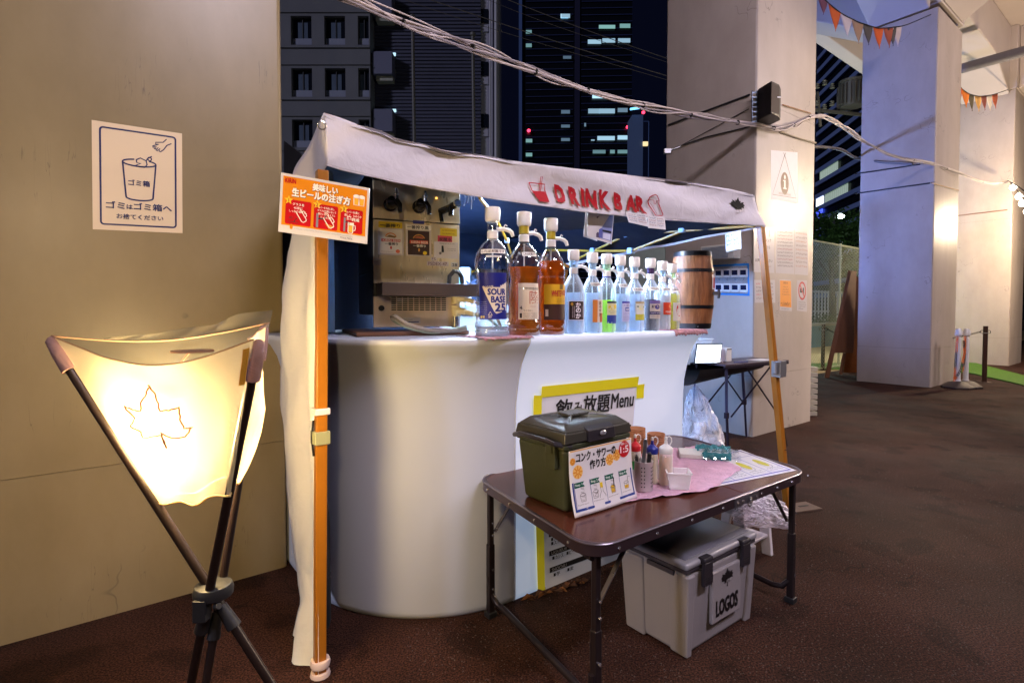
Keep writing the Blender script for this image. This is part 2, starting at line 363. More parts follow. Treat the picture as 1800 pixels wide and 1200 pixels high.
def pillar(name, label, u0, u1, v0, v1, h, lab_joint=True, m=None):
    t = thing(name, label, 'pillar', W(u0, v0), A)
    bw, bd = u1 - u0, v1 - v0
    z0 = -.02
    zs = [z0, .62 if lab_joint else .6, 3.3, h]
    for i in range(3):
        a, b = zs[i], zs[i + 1]
        rr = .022; pts = []
        for cx, cy, a0 in ((bw - rr, bd - rr, 0), (rr, bd - rr, 90), (rr, rr, 180), (bw - rr, rr, 270)):
            pts += [(cx + rr * math.cos(R(a0 + 18 * k)), cy + rr * math.sin(R(a0 + 18 * k))) for k in range(6)]
        mb = MB(); mb.prism(pts, a, b - (.0025 if i < 2 else 0)); obj('casing_panel', mb, m or M_conc, t, smooth=True)
    core = MB(); core.box((bw / 2, bd / 2, h / 2), (bw - .012, bd - .012, h - .02)); obj('core', core, mat('joint_brown', rgb('5a4a3a'), .8), t)
    return t
H_P = 6.05
P1u = uv(gnd(505, 993))[0]
P1 = pillar('pillar', 'big beige painted pillar with the rubbish bin notice, behind the glowing lantern', P1u - 1.3, P1u, 0, 1.05, H_P, True, M_conc_warm)
P2 = pillar('pillar', 'painted pillar carrying the black loudspeaker and the taped up notices', 0, 1.28, 0, 1.05, H_P, False)
P3 = pillar('pillar', 'blue lit pillar beside the wooden sandwich board and white chain posts', 5.55, 6.9, 0, 1.07, H_P)
P4 = pillar('pillar', 'warm lit pillar standing on the green artificial turf', 11.12, 12.45, 0, 1.07, H_P + .1)
# arched beams along the row, over each pillar, and the deck slab
def beams():
    z = H_P; mm = M_conc_pale
    t = thing('viaduct_deck', 'pale concrete viaduct with arched beams resting on the row of pillars', 'viaduct', W(0, 0), A)
    def arch(u0, u1, z0=z, z1=z):
        poly = [(u0, z0 + .002), (u0 + .85, z0 + .62), (u1 - 1.25, z1 + .55), (u1, z1 + .002), (u1, z + 1.5), (u0, z + 1.5)]
        mb = MB(); mb.prism(poly, .10, .95, lambda a, b, h: (a, h, b)); return mb
    for a, b in ((-4.35, -.02), (1.3, 5.53), (6.92, 11.1), (12.47, 17)): 
        obj('arch_beam', arch(a, b), mm, t, bev=.03, seg=2)
    for a, b in ((P1u - 1.3, P1u), (0, 1.28), (5.55, 6.9), (11.12, 12.45)):
        mb = MB(); mb.prism([(a - .012, z + .11), (b + .012, z + .11), (b + .012, z + 1.5), (a - .012, z + 1.5)], -.02, 1.09, lambda p, q, h: (p, h, q)); obj('pillar_head', mb, mm, t, bev=.02)
        # cross beam haunches toward both edges of the deck
        for s in (-1, 1):
            v0 = -.02 if s < 0 else 1.09
            poly = [(v0, z + .12), (v0 + s * 1.4, z + .95), (v0 + s * 1.4, z + 1.5), (v0, z + 1.5)]
            mb = MB(); mb.prism(poly, a + .15, b - .15, lambda p, q, h: (h, p, q)); obj('cross_haunch', mb, mm, t, bev=.02)
    mb = MB(); mb.box((3, -1.5, z + 1.5 + .2), (44, 8.4, .4)); obj('deck_slab', mb, mm, t)
    mb = MB(); mb.box((3, 2.55, z + 1.5 + .0), (44, .3, .9)); obj('edge_beam', mb, mm, t, bev=.03)
beams()
# drain pipe under the arch
def pipe():
    t = thing('drain_pipe', 'dark grey drain pipe hung under the arch right of the blue pillar', 'pipe', (0, 0, 0))
    p0, p1 = W(8.55, 1.2, 6.02), W(8.55, -4.2, 6.02)
    mb = MB(); mb.tube([p0, p1], .095, 16); obj('pipe_body', mb, mat('pvc_grey', rgb('6e6a70'), .5, var=.1), t, smooth=True)
    for s in (.5, -.8, -2.2):
        mb = MB(); c = W(8.55, s, 6.02)
        mb.tube([c - V * .02, c + V * .02], .108, 16); mb.box(c + Z * .25, (.03, .03, .4)); obj('clamp', mb, mat('galvanised', (.35, .35, .36), .45, .8), t)
pipe()

# ================================================================ CITY BEHIND
def city():
    # grey apartment block
    mw = mat('grey_render', rgb('77767c'), .85, var=.08, vs=.6); dg = mat('dark_glass', (.01, .012, .02), .12, spec=.8); fr = mat('window_frame_dark', (.05, .05, .06), .5)
    cu = mat('curtain', rgb('5d6a80'), .9, var=.3, vs=9, stretch=(8, 1, .2)); sillm = mat('pale_panel', rgb('8d90a5'), .6)
    D = 30.0; k = D / F
    t = thing('apartment_building', 'grey apartment block with dark paired windows, left of the dark ribbed building', 'building', (0, 0, 0))
    x0, x1 = (300 - CX) * k, (654 - CX) * k
    cols = [(517 - 58 * i, 553 - 58 * i) for i in range(-2, 4)]; cols = [(a, min(b, 700)) for a, b in cols if a < 640]
    rows = [(-60 + 0, -10), (37, 86), (126, 175), (214, 262), (302, 350), (390, 438)]
    def zz(y): return EYE + (545 - y) * k
    bnd = [(300, 654)]
    wall = MB(); ys = sorted({y for r in rows for y in r}, reverse=True)
    edges = [540] + ys + [-180]
    for i in range(len(edges) - 1):
        a, b = edges[i], edges[i + 1]; isw = (b, a) in rows
        if not isw: wall.box(((x0 + x1) / 2, D + 1, (zz(a) + zz(b)) / 2), (x1 - x0, 2, zz(b) - zz(a)))
        else:
            cur = 300
            for c0, c1 in sorted(cols):
                c1 = min(c1, 652)
                wall.box((((cur + c0) / 2 - CX) * k, D + 1, (zz(a) + zz(b)) / 2), ((c0 - cur) * k, 2, zz(b) - zz(a))); cur = c1
            if cur < 654: wall.box((((cur + 654) / 2 - CX) * k, D + 1, (zz(a) + zz(b)) / 2), ((654 - cur) * k, 2, zz(b) - zz(a)))
    obj('wall', wall, mw, t)
    lb = MB()
    for r in rows: lb.box(((x0 + x1) / 2, D - .04, zz(r[1] + 4)), (x1 - x0, .1, .12)); lb.box(((x0 + x1) / 2, D - .04, zz(r[0] - 6)), (x1 - x0, .06, .05))
    obj('string_course', lb, mw, t)
    for r in rows:
        for c0, c1 in cols:
            c1 = min(c1, 652); xa, xb = (c0 - CX) * k, (c1 - CX) * k; za, zb = zz(r[1]), zz(r[0]); xm = (xa + xb) / 2
            f = MB()
            for q in (xa + .03, xb - .03, xm): f.box((q, D + .25, (za + zb) / 2), (.04, .08, zb - za))
            for q in (za + .03, zb - .03): f.box((xm, D + .25, q), (xb - xa, .08, .06))
            w_ = obj('window', f, fr, t)
            g = MB(); g.box((xm, D + .3, (za + zb) / 2), (xb - xa, .02, zb - za)); obj('pane', g, dg, w_)
            g = MB(); g.box((xm - .25 * (xb - xa) * random.choice((0, 1)), D + .27, zb - .45 * (zb - za)), ((xb - xa) * .48, .02, (zb - za) * .6)); obj('curtain', g, cu, w_)
            g = MB(); g.box((xm, D + .2, za + .22), (xb - xa - .05, .04, .4)); obj('sill_panel', g, sillm, w_)
    # dark ribbed building
    t = thing('ribbed_building', 'dark ribbed office building with wall boxes and a pale pipe column', 'building', (0, 0, 0))
    D = 31; k = D / F; m = mat('ribbed_cladding', rgb('4a4a60'), .6, var=.15, vs=.5); x0, x1 = (655 - CX) * k, (846 - CX) * k
    mb = MB(); mb.box(((x0 + x1) / 2, D + 3, 11), (x1 - x0, 6, 24)); obj('wall', mb, m, t)
    mb = MB(); z = 6.0
    while z < 21: mb.box(((x0 + x1) / 2, D - .03, z), (x1 - x0, .08, .11)); z += .2
    obj('cladding_rib', mb, m, t, kind='stuff')
    gm = mat('pale_render', rgb('a9a5b4'), .7, var=.05)
    mb = MB(); a, b = (846 - CX) * k, (878 - CX) * k; mb.box(((a + b) / 2, D + 3.2, 11), (b - a, 6, 24)); obj('stair_wall', mb, gm, t)
    for px in (862, 872):
        mb = MB(); mb.tube([((px - CX) * k, D, 2), ((px - CX) * k, D, 22)], .09 if px > 865 else .05, 8); obj('downpipe', mb, mat('pipe_pale', rgb('b5b1bb'), .5), t)
    for y in range(35, 330, 90):
        mb = MB(); mb.box(((852 - CX) * k, D + .15, EYE + (545 - y) * k), (.45, .1, .75)); obj('window', mb, dg, t)
        mb = MB(); mb.box(((852 - CX) * k, D + .15, EYE + (545 - y - 21) * k), (.45, .1, .38)); obj('sill_panel', mb, gm, t)
    lit = mat('stair_lamp', (.6, .9, 1), .5, emit=(.55, .85, 1), es=1.1)
    for y in (28, 128, 224):
        mb = MB(); xa, xb = (664 - CX) * k, (698 - CX) * k; mb.box(((xa + xb) / 2, D - .45, EYE + (545 - y) * k), (xb - xa, .8, 38 * k)); o = obj('wall_box', mb, mat('grey_box', rgb('6f6f88'), .6), t, bev=.03)
        mb = MB(); mb.box(((690 - CX) * k, D - .08, EYE + (545 - y + 24) * k), (18 * k, .12, 5 * k)); obj('lamp', mb, lit, o)
        mb = MB(); mb.box(((683 - CX) * k, D - .35, EYE + (545 - y - 23) * k), (28 * k, .5, 8 * k)); obj('duct', mb, mat('duct_cream', rgb('aaa79a'), .6), o)
    for px, y in ((728, 42), (832, 72)):
        D2 = 22; k2 = D2 / F; mb = MB(); x = (px - CX) * k2
        mb.tube([(x + .12, D2, 0), (x, D2, EYE + (545 - y) * k2)], .07, 8); mb.lathe([(.07, 0), (.12, .03), (.12, .12), (.02, .2)], 8, (x, D2, EYE + (545 - y) * k2))
        obj('flagpole', mb, mat('pole_cream', rgb('57524f'), .5), label='pale thin pole in front of the dark ribbed building, ' + ('nearer the apartment block' if px < 800 else 'nearer the pipe column'), cat='pole')
    # skyscraper with lit windows
    D = 130.0; k = D / F; t = thing('skyscraper', 'black skyscraper with thin blue floor lines and a few lit windows', 'building', (0, 0, 0))
    blk = mat('night_glass', (.006, .007, .012), .25); line = mat('floor_line', rgb('2c3560'), .6); side = mat('blue_corner', rgb('51699c'), .6)
    xa, xb = (916 - CX) * k, (1108 - CX) * k
    mb = MB(); mb.box(((xa + xb) / 2, D + 12, 50), (xb - xa, 24, 100)); obj('tower_body', mb, blk, t)
    mb = MB(); mb.box((xa - .2, D - .3, 50), (.75, .8, 100)); obj('corner_fin', mb, side, t)
    mb = MB(); mb.box(((1013 - CX) * k, D - .1, 50), (1.2, .5, 100)); obj('centre_fin', mb, mat('navy_fin', rgb('1d1c3c'), .6), t)
    y = -10
    while y < 540:
        mb = MB()
        for p, q in ((924, 1006), (1020, 1108)): mb.bar(((p - CX) * k, D - .12, EYE + (545 - y) * k), ((q - CX) * k, D - .12, EYE + (545 - y + 1.5) * k), .3, .16)
        obj('floor_line', mb, line, t); y += 11.6
    lw = [(984, 35, 997, 42, 2.2), (985, 35, 1000, 42, .9), (1050, 54, 1078, 60, .7), (1086, 52, 1104, 59, .5), (1031, 79, 1054, 86, 1.1), (1056, 77, 1078, 84, 1.0), (1083, 77, 1104, 84, .9),
          (924, 63, 934, 69, .35), (924, 86, 934, 92, .35), (1039, 173, 1066, 179, 2.2), (1032, 197, 1052, 205, .8), (1051, 197, 1078, 205, .9), (1083, 196, 1100, 203, .3),
          (1048, 244, 1078, 251, 1.3), (1083, 243, 1106, 250, 1.5), (1037, 250, 1043, 252, .9), (924, 249, 935, 255, .5), (924, 273, 935, 279, .5), (1040, 268, 1062, 274, .25), (1070, 268, 1078, 274, .4), (1083, 268, 1103, 274, .35),
          (1025, 222, 1028, 228, .3), (985, 200, 1000, 206, .1), (985, 225, 1000, 230, .1), (985, 248, 1000, 253, .15), (988, 108, 1002, 113, .06)]
    for i, (a, b, c, d, s) in enumerate(lw):
        mb = MB(); mb.box((((a + c) / 2 - CX) * k, D - .35 - .02 * i, EYE + (545 - (b + d) / 2) * k), ((c - a) * k, .1, (d - b) * k))
        g = s in (.7, .5, .4, .35, .25)
        obj('lit_window', mb, mat('office_light_%d%s' % (int(s * 100), g), (.5, .8, .9), .5, emit=(.45, 1, .8) if g else (.5, .82, 1), es=s * .5), t)
    red = mat('red_beacon', (1, .05, .08), .5, emit=(1, .04, .1), es=4)
    for px, y in ((929, 235), (1100, 229), (1127, 204)):
        mb = MB(); mb.lathe([(.02, -.4), (.38, -.2), (.38, .2), (.02, .4)], 10, ((px - CX) * k, D - .8, EYE + (545 - y) * k)); obj('beacon', mb, red, t)
    # slim chimney-like tower
    D = 100.0; k = D / F; t = thing('slim_tower', 'slim blue grey tower block with a lit blue roof edge in front of the skyscraper', 'building')
    xa, xb = (1109 - CX) * k, (1128 - CX) * k; zt = EYE + (545 - 206) * k
    mb = MB(); mb.box(((xa + xb) / 2, D + 2, zt / 2), (xb - xa, 4, zt)); obj('tower_body', mb, mat('slim_tower_wall', rgb('60759c'), .7), t)
    mb = MB(); mb.bar(((1105 - CX) * k, D - .2, zt + .95), ((1125 - CX) * k, D - .2, zt + 1.25), .3, .3); obj('roof_light', mb, mat('blue_led', (.2, .5, 1), .5, emit=(.15, .55, 1), es=3), t)
    mb = MB(); x = (1138 - CX) * k
    mb.tube([(x, D, 0), (x, D, zt - 1.2)], .08, 6); mb.tube([((1129 - CX) * k, D, zt - 1.2), (x, D, zt - 1.2)], .08, 6); obj('outer_rail', mb, side, t)
    mb = MB(); mb.box(((1132 - CX) * k, D, EYE + (545 - 256) * k), (.9, .5, .7)); obj('lit_window', mb, mat('warm_window', (1, .8, .4), .5, emit=(1, .78, .4), es=1), t)
    # tower with stacked floor bands, on the right
    D = 130.0; t = thing('banded_tower', 'glass tower with stacked pale blue floor bands seen between the two pillars', 'building')
    far = Vector(((1431 - CX) / F * D, D, 0)); dr = Vector((-.166, -.986, 0)); nrm = Vector((-.986, .166, 0)); Lf = 62
    top = 1.25 + 434 / 950 * D
    mb = MB(); c = [far - nrm * .3, far + dr * Lf - nrm * .3, far + dr * Lf - nrm * 30, far - nrm * 30]
    mb.hexa(c, [p + Z * (top - .4) for p in c]); obj('tower_body', mb, blk, t)
    band = mat('pale_band', rgb('7d92c8'), .6, var=.1, vs=.3); z = top
    while z > 2:
        for s0 in range(0, 62, 8):
            pass
        mb = MB(); mb.bar(far + Z * z, far + dr * Lf + Z * z, .5, .95); obj('floor_band', mb, band, t); z -= 2.95
    mu = MB()
    for s in range(0, 62, 2): mu.bar(far + dr * s + nrm * -.2 + Z * 1, far + dr * s + nrm * -.2 + Z * (top - .5), .12, .12)
    obj('mullion', mu, mat('mullion_navy', rgb('2a3050'), .6), t, kind='stuff')
    def win(s0, s1, z0, z1, m):
        mb = MB(); mb.hexa([far + dr * s0 + Z * z0 - nrm * .12, far + dr * s1 + Z * z0 - nrm * .12, far + dr * s1 + Z * z0 - nrm * .02, far + dr * s0 + Z * z0 - nrm * .02],
            [far + dr * s0 + Z * z1 - nrm * .12, far + dr * s1 + Z * z1 - nrm * .12, far + dr * s1 + Z * z1 - nrm * .02, far + dr * s0 + Z * z1 - nrm * .02]); obj('lit_window', mb, m, t)
    whl = mat('office_white', (1, 1, 1), .5, emit=(.75, .85, 1), es=2.0); grl = mat('office_green', (1, 1, 1), .5, emit=(.45, .65, .42), es=.35); bll = mat('office_blue', (1, 1, 1), .5, emit=(.03, .08, 1), es=2.2)
    for i, zf in enumerate([top - 2.95 * j for j in range(1, 21)]):
        za, zb = zf - 2.4, zf - .5
        if i == 8: [win(s, s + .8, za, zb, grl) for s in range(2, 12)]
        if i == 10: win(0, 4.2, za, zb, whl); [win(s + .2, s + .9, za, zb, grl) for s in range(5, 17)]
        if i in (11, 12, 13, 14, 15): win(0, 2.5 + (i % 2) * 1.4, za, zb, bll)
        if i == 12: win(0, 4, za, zb - 1.4, whl)
        if i in (14, 15): [win(s + .2, s + .8, za, zb, grl) for s in range(4, 15, 2)]
city()
def street():
    # road, kerb and lower things seen between second and third pillar
    mb = MB(); p = [W(-14, 5.6), W(40, 5.6), W(40, 24), W(-14, 24)]; mb.prism([(q.x, q.y) for q in p], .002, .008); obj('road', mb, mat('wet_road', (.05, .10, .13), .35, var=.2, vs=1), kind='structure')
    mb = MB(); p = [W(-14, 1.95), W(40, 1.95), W(40, 5.3), W(-14, 5.3)]; mb.prism([(q.x, q.y) for q in p], .002, .006); obj('pavement', mb, mat('sandy_paving', rgb('b59c72'), .85, var=.12, vs=4), kind='structure')
    # chain link fence
    fm = mat('fence_wire', rgb('a8b090'), .5); t = thing('chain_link_fence', 'green grey chain link fence behind the brown post and sandwich board', 'fence', W(3.6, 2.12), A)
    Lf, Hf = 6.0, 2.6
    mb = MB(); s = .075
    n = int((Lf + Hf) / s)
    for i in range(-int(Hf / s), int(Lf / s)):
        a0, a1 = i * s, i * s + Hf
        z0, z1 = 0, Hf
        if a0 < 0: z0 = -a0; a0 = 0
        if a1 > Lf: z1 -= a1 - Lf; a1 = Lf
        mb.tube([(a0, 0, z0 + .04), (a1, 0, z1 + .04)], .0036, 3, False); mb.tube([(Lf - a0, .004, z0 + .04), (Lf - a1, .004, z1 + .04)], .0036, 3, False)
    obj('wire_mesh', mb, fm, t, kind='stuff')
    for x in (0, 2.0, 4.0, 6.0):
        mb = MB(); mb.tube([(x, .03, 0), (x, .03, Hf + .08)], .024, 8); obj('post', mb, fm, t, smooth=True)
    for z in (.05, Hf + .04):
        mb = MB(); mb.tube([(0, .03, z), (Lf, .03, z)], .018, 8); obj('rail', mb, fm, t, smooth=True)
    # hedge and pale stone wall across the road
    def leafmass(name, mbx, c, size, n, s, rnd, cull=None):
        for i in range(n):
            while True:
                q = Vector((rnd.uniform(-1, 1), rnd.uniform(-1, 1), rnd.uniform(-1, 1)))
                if q.length < 1: break
            p = Vector(c) + Vector((q.x * size[0], q.y * size[1], q.z * size[2]))
            a = Vector((rnd.uniform(-1, 1), rnd.uniform(-1, 1), rnd.uniform(-.5, 1))).normalized() * s; b = a.orthogonal().normalized() * s * .55
            mbx.add([p - a, p + b, p + a, p - b], [(0, 1, 2, 3)])
    leaf = mat('leaf_green', (.03, .075, .012), .55, var=.6, vs=1.6); bark = mat('bark', (.06, .045, .03), .9, bump=.6, bs=20)
    rnd = random.Random(11)
    for i, (px, d, zb, zt, lab) in enumerate([(1462, 22, 2.6, 5.0, 'leafy street tree below the banded tower'), (1425, 27, 2.9, 5.9, 'tall dark street tree mostly behind the speaker pillar')]):
        x = (px - CX) / F * d
        t = thing('street_tree', lab, 'tree', (x, d, 0))
        mb = MB(); mb.tube([(0, 0, 0), (.05, 0, 1.2), (0, .1, zb + .4)], .13, 8, rr=[.16, .13, .08])
        for a in range(5): mb.tube([(0, .05, zb - .1), (math.cos(a * 1.3) * .7, math.sin(a * 1.3) * .7, zb + 1)], .04, 5)
        obj('trunk', mb, bark, t, smooth=True)
        mb = MB()
        for j in range(34):
            a, r_ = rnd.uniform(0, 6.28), rnd.uniform(.3, 1.7)
            leafmass('c', mb, (math.cos(a) * r_, math.sin(a) * r_, rnd.uniform(zb, zt)), (.55, .55, .38), 230, .075, rnd)
        obj('crown', mb, leaf, t)
    t = thing('hedge', 'green clipped hedge behind the low teal wall beyond the fence', 'hedge', W(5, 5.75), A)
    mb = MB()
    for j in range(60): leafmass('h', mb, (j * .27, 0, .72), (.3, .30, .42), 110, .05, rnd)
    obj('foliage', mb, leaf, t)
    t = thing('white_railing', 'pale railing behind the hedge beyond the chain link fence', 'railing', W(8, 7.0), A)
    for i in range(46):
        mb = MB(); mb.box((i * .3, 0, 1.1), (.07, .05, 1.9)); obj('picket', mb, mat('white_paint', (.7, .7, .7), .5), t)
    for z in (1.2, 2.0):
        mb = MB(); mb.box((6.8, .04, z), (13.8, .04, .07)); obj('rail', mb, MATS['white_paint'], t)
    lamp('POINT', 'street_light', W(9.6, 4.3, 3.2), 480, (.75, .95, .9), shadow_soft_size=.2)
    t = thing('low_wall', 'low teal painted wall with pale coping beyond the pavement and fence', 'wall', W(5, 5.3), A)
    mb = MB(); mb.box((9, .12, .36), (22, .24, .72)); obj('wall_face', mb, mat('teal_paint', rgb('5f8ea0'), .6, var=.12, vs=3), t)
    mb = MB(); mb.box((9, .12, .77), (22, .34, .09)); obj('coping', mb, mat('coping_pale', rgb('a8aca0'), .7), t, bev=.01)
    t = thing('kiosk', 'pale low building with lit windows behind the railing and below the trees', 'building', W(14.6, 9.5), A)
    mb = MB(); mb.box((3, 1.5, 1.9), (10, 3, 3.8)); obj('wall', mb, mat('kiosk_wall', rgb('8f9088'), .8, var=.1, vs=2), t)
    mb = MB(); mb.box((3, 1.4, 3.86), (10.5, 3.6, .12)); obj('roof', mb, mat('kiosk_roof', rgb('4c524c'), .7), t)
    for i in range(9):
        mb = MB(); mb.box((-1.2 + i * 1.05, -.02, 2.75), (.62, .06, 1.1)); wd = obj('window', mb, fr_(), t)
        mb = MB(); mb.box((-1.2 + i * 1.05, -.06, 2.75), (.5, .02, .95)); obj('pane', mb, mat('kiosk_glow%d' % (i % 3), (.6, .8, .8), .3, emit=(.45, .8, .85), es=(.12, .5, .05)[i % 3]), wd)
    # street lamp
    d = 24.0; p = at(1478, 380, d)
    t = thing('street_lamp', 'lit white street lamp above the tree', 'street lamp', (p.x - .3, d, 0))
    mb = MB(); mb.tube([(0, 0, 0), (0, 0, p.z + .1), (.3, 0, p.z + .15)], .05, 6); obj('pole', mb, fr_(), t)
    mb = MB(); mb.lathe([(.02, -.12), (.14, -.06), (.14, .03), (.03, .1)], 12, (.3, 0, p.z)); obj('lamp_head', mb, mat('street_lamp_glow', (1, 1, 1), .5, emit=(.8, 1, 1), es=18), t)
    # electric transformer on the pole
    d = 16.0; p = at(1497, 168, d); k = d / F
    t = thing('pole_transformer', 'ribbed grey pole transformer with insulators above the cable bend', 'transformer', (p.x, d, p.z))
    gm = mat('transformer_grey', rgb('4c4840'), .55)
    mb = MB(); mb.lathe([(.02, -.36), (.30, -.34), (.30, .34), (.34, .36), (.34, .42), (.1, .5)], 20); obj('tank', mb, gm, t, smooth=True)
    for i in range(20):
        a = i * R(18); mb = MB(); mb.box((math.cos(a) * .33, math.sin(a) * .33, 0), (.10, .018, .56), Matrix.Rotation(a, 3, 'Z')); obj('cooling_fin', mb, gm, t)
    mb = MB(); mb.tube([(1.3, .3, -p.z), (1.3, .3, 4)], .14, 10); obj('pole', mb, mat('pole_concrete', rgb('7d7a76'), .8), t, smooth=True)
    mb = MB(); mb.bar((-1.1, 0, -.42), (.6, .2, -.5), .08, .08); mb.bar((-1.0, 0, .1), (-.9, 0, -.9), .06, .06); obj('cross_arm', mb, gm, t)
    for i in range(6):
        mb = MB(); mb.lathe([(.03, 0), (.07, .02), (.03, .05), (.07, .07), (.03, .1), (.06, .13), (.01, .17)], 10, (-1.0 + .22 * (i % 3), .02, (.2 if i < 3 else -.4) + .1 * (i % 2))); obj('insulator', mb, mat('porcelain', rgb('6c685e'), .3), t, smooth=True)
    # dark structure left of the canopy, behind the first pillar
    mb = MB(); a, b = at(499, 247, 4.6), at(530, 272, 4.6); c, e = at(530, 520, 4.6), at(499, 520, 4.6)
    mb.hexa([e, c, b, a], [q + Vector((0, .5, 0)) for q in (e, c, b, a)]); obj('dark_screen', mb, M_dark, label='dark slanted screen edge between the first pillar and the canopy', cat='screen')
def fr_(): return mat('pole_dark', (.04, .045, .05), .5)
street()
# ================================================================ CANOPY
PL = gnd(562, 1185); PRf = gnd(1385, 898)
PRt = at(1337, 398, 3.33)
GD = Vector((PRf.x - PL.x, PRf.y - PL.y, 0)); GLEN = GD.length; GD.normalize(); GN = Vector((GD.y, -GD.x, 0))   # GN faces the camera side
def onfc(px, py): return onpl(px, py, PL, GN)
def interp(tab, x):
    if x <= tab[0][0]: return tab[0][1]
    for (a, b), (c, d) in zip(tab, tab[1:]):
        if x <= c: return b + (d - b) * (x - a) / (c - a)
    return tab[-1][1]
FT = [(570, 198), (590, 204), (640, 223), (700, 244), (780, 262), (870, 278), (1000, 297), (1178, 315), (1280, 332), (1325, 342)]
FB = [(574, 292), (600, 300), (690, 321), (820, 343), (900, 355), (1046, 375), (1167, 387), (1345, 399)]
def wrk(p):   # soft folds of the front cloth
    a = (p - PL).dot(GD); z = p.z
    return .012 * noise.noise(Vector((a * 2.2 + z * 3, z * 5, 1))) + .006 * noise.noise(Vector((a * 9 - z * 14, z * 9, 4))) + .016 * math.sin(z * 19 + a * 3.1) * max(0, 1 - abs(z - 1.83) / .14) * min(1, a * 2)
def fcp(px, py, lift=0):
    p = onfc(px, py); return p + GN * (wrk(p) + lift)
M_cloth = clothmat('canvas_white', rgb('e6e1e8'), .22, .75, .35, 14)
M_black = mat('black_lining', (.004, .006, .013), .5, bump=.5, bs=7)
M_yel = mat('orange_paint', rgb('a4661a'), .34, var=.12, vs=9); M_yel2 = mat('yellow_tube', rgb('a87c14'), .4)
M_clip = mat('bracket_blue', rgb('9fb6d8'), .4)
M_white = mat('white_plastic', rgb('dcd8d4'), .38)
def canopy():
    t = thing('canopy_tent', 'white canopy tent with orange poles and red drink bar lettering over the counter', 'canopy', PL)
    q = -PL
    def P(p): return Vector(p) - PL
    mb = MB()
    def fn(a, b):
        pt = 570 + (1326 - 570) * a; pb = 574 + (1346 - 574) * a
        px = pb + (pt - pb) * b; py = interp(FB, pb) + (interp(FT, pt) - interp(FB, pb)) * b
        return P(fcp(px, py))
    mb.grid(fn, 150, 16); fv = obj('front_valance', mb, M_cloth, t, smooth=True, solid=.002)
    # hem stitch
    mb = MB(); mb.tube([P(fcp(574 + 7.72 * i, interp(FB, 574 + 7.72 * i) - 1.2, .001)) for i in range(101)], .0022, 5); obj('hem', mb, M_cloth, fv)
    # lettering, in the plane of the cloth
    red = mat('letter_red', rgb('b3202c'), .35, var=.1, vs=8); S = Sheet(lambda x, y, l: P(fcp(x, -y, .009 + l)), fv, .0004)
    def glyph(ch, x0, x1, yt, yb, kick=5, dy=5, m=red):
        vs, fs, _ = text_geo(ch, .055)
        S.fine([(x0 + a * (x1 - x0 - 2) + (1 - b) ** 2 * kick, -(yb - b * (yb - yt) + a * dy - dy * .5)) for a, b in vs], fs, m, 1, 'lettering', 4)
    for g in (('D', 974, 994, 326, 357), ('R', 998, 1018, 330, 361), ('I', 1018, 1026, 332, 363), ('N', 1026, 1048, 334, 366), ('K', 1050, 1070, 336, 368), ('B', 1075, 1092, 341, 370), ('A', 1095, 1117, 344, 372), ('R', 1113, 1132, 347, 374)): glyph(*g)
    def L(pts): return [(a / 5 + 820, -(b / 5 + 260)) for a, b in pts]
    S.line(L([(555, 303), (690, 320), (692, 372), (718, 478), (640, 470), (575, 372), (555, 303)]), 1.8, red); S.poly(L([(580, 376), (690, 384), (718, 478), (640, 470)]), red)
    S.line(L([(640, 380), (650, 318), (652, 254), (664, 254), (662, 318), (652, 382)]), 1.2, red)
    S.line(L([(1578, 458), (1585, 438), (1610, 425), (1630, 418), (1648, 428), (1668, 466), (1668, 500), (1712, 588), (1706, 598), (1650, 596), (1590, 505), (1576, 478), (1578, 458)]), 1.5, red)
    S.line(L([(1578, 460), (1625, 466), (1632, 496), (1642, 500), (1648, 470), (1668, 470)]), .8, red); S.line(L([(1600, 490), (1660, 585)]), .6, red)
    blk = ink('100f12', .9); mp = [(1296 + x * 17, -(366 - y * 19 + x * 4)) for x, y in MAPLE] + [(1296, -364)]; S.fine(mp, [(i, (i + 1) % (len(mp) - 1), len(mp) - 1) for i in range(len(mp) - 1)], blk, 1, 'maple_emblem', 4)
    S.text('LOGOS', 1290, -374, 5, ink('d8d2d8'), 3, .05, 17)
    S.done()
    # left side valance falling back
    mb = MB()
    ftop = P(fcp(570, 198)); fbot = P(fcp(574, 292))
    def fl(a, b):
        top = ftop.lerp(P(at(505, 330, 2.42)), a) ; bot = fbot.lerp(P(at(512, 395, 2.35)), a)
        p = bot.lerp(top, b); return p + U * -.012 * math.sin(a * 9 + b * 2) * a
    mb.grid(fl, 16, 8); obj('side_valance', mb, M_cloth, t, smooth=True, solid=.002)
    mb = MB(); c = ftop + Vector((-.004, -.01, -.045)); mb.tube([c + (GD * math.cos(a) + Z * math.sin(a)) * .014 for a in [R(24 * k) for k in range(16)]], .0022, 6); obj('ring', mb, mat('chrome', (.6, .6, .6), .2, 1), t, smooth=True)
    # roof with black lining, low pyramid
    BD = 2.35
    def G(a, b, z): return PL + GD * a + V * b + Z * z - PL
    def roof(dz):
        def f(a, b):
            px = 570 + (1326 - 570) * a; p = P(onfc(px, interp(FT, px))); h = 1 - max(abs(2 * a - 1), abs(2 * b - 1))
            lft = .22 * min(1, b * 2.2) * (1 - a) 
            q = p + V * (BD * b) + U * lft; q.z += (1.93 - q.z) * b + .20 * h - dz - .03 * math.sin(b * math.pi) - .015 * noise.noise(Vector((a * 12, b * 3, 0)))
            return q
        return f
    mb = MB(); mb.grid(roof(0), 30, 20); obj('roof_cloth', mb, M_cloth, t, smooth=True)
    mb = MB(); mb.grid(roof(.012), 30, 20); obj('roof_lining', mb, M_black, t, smooth=True)
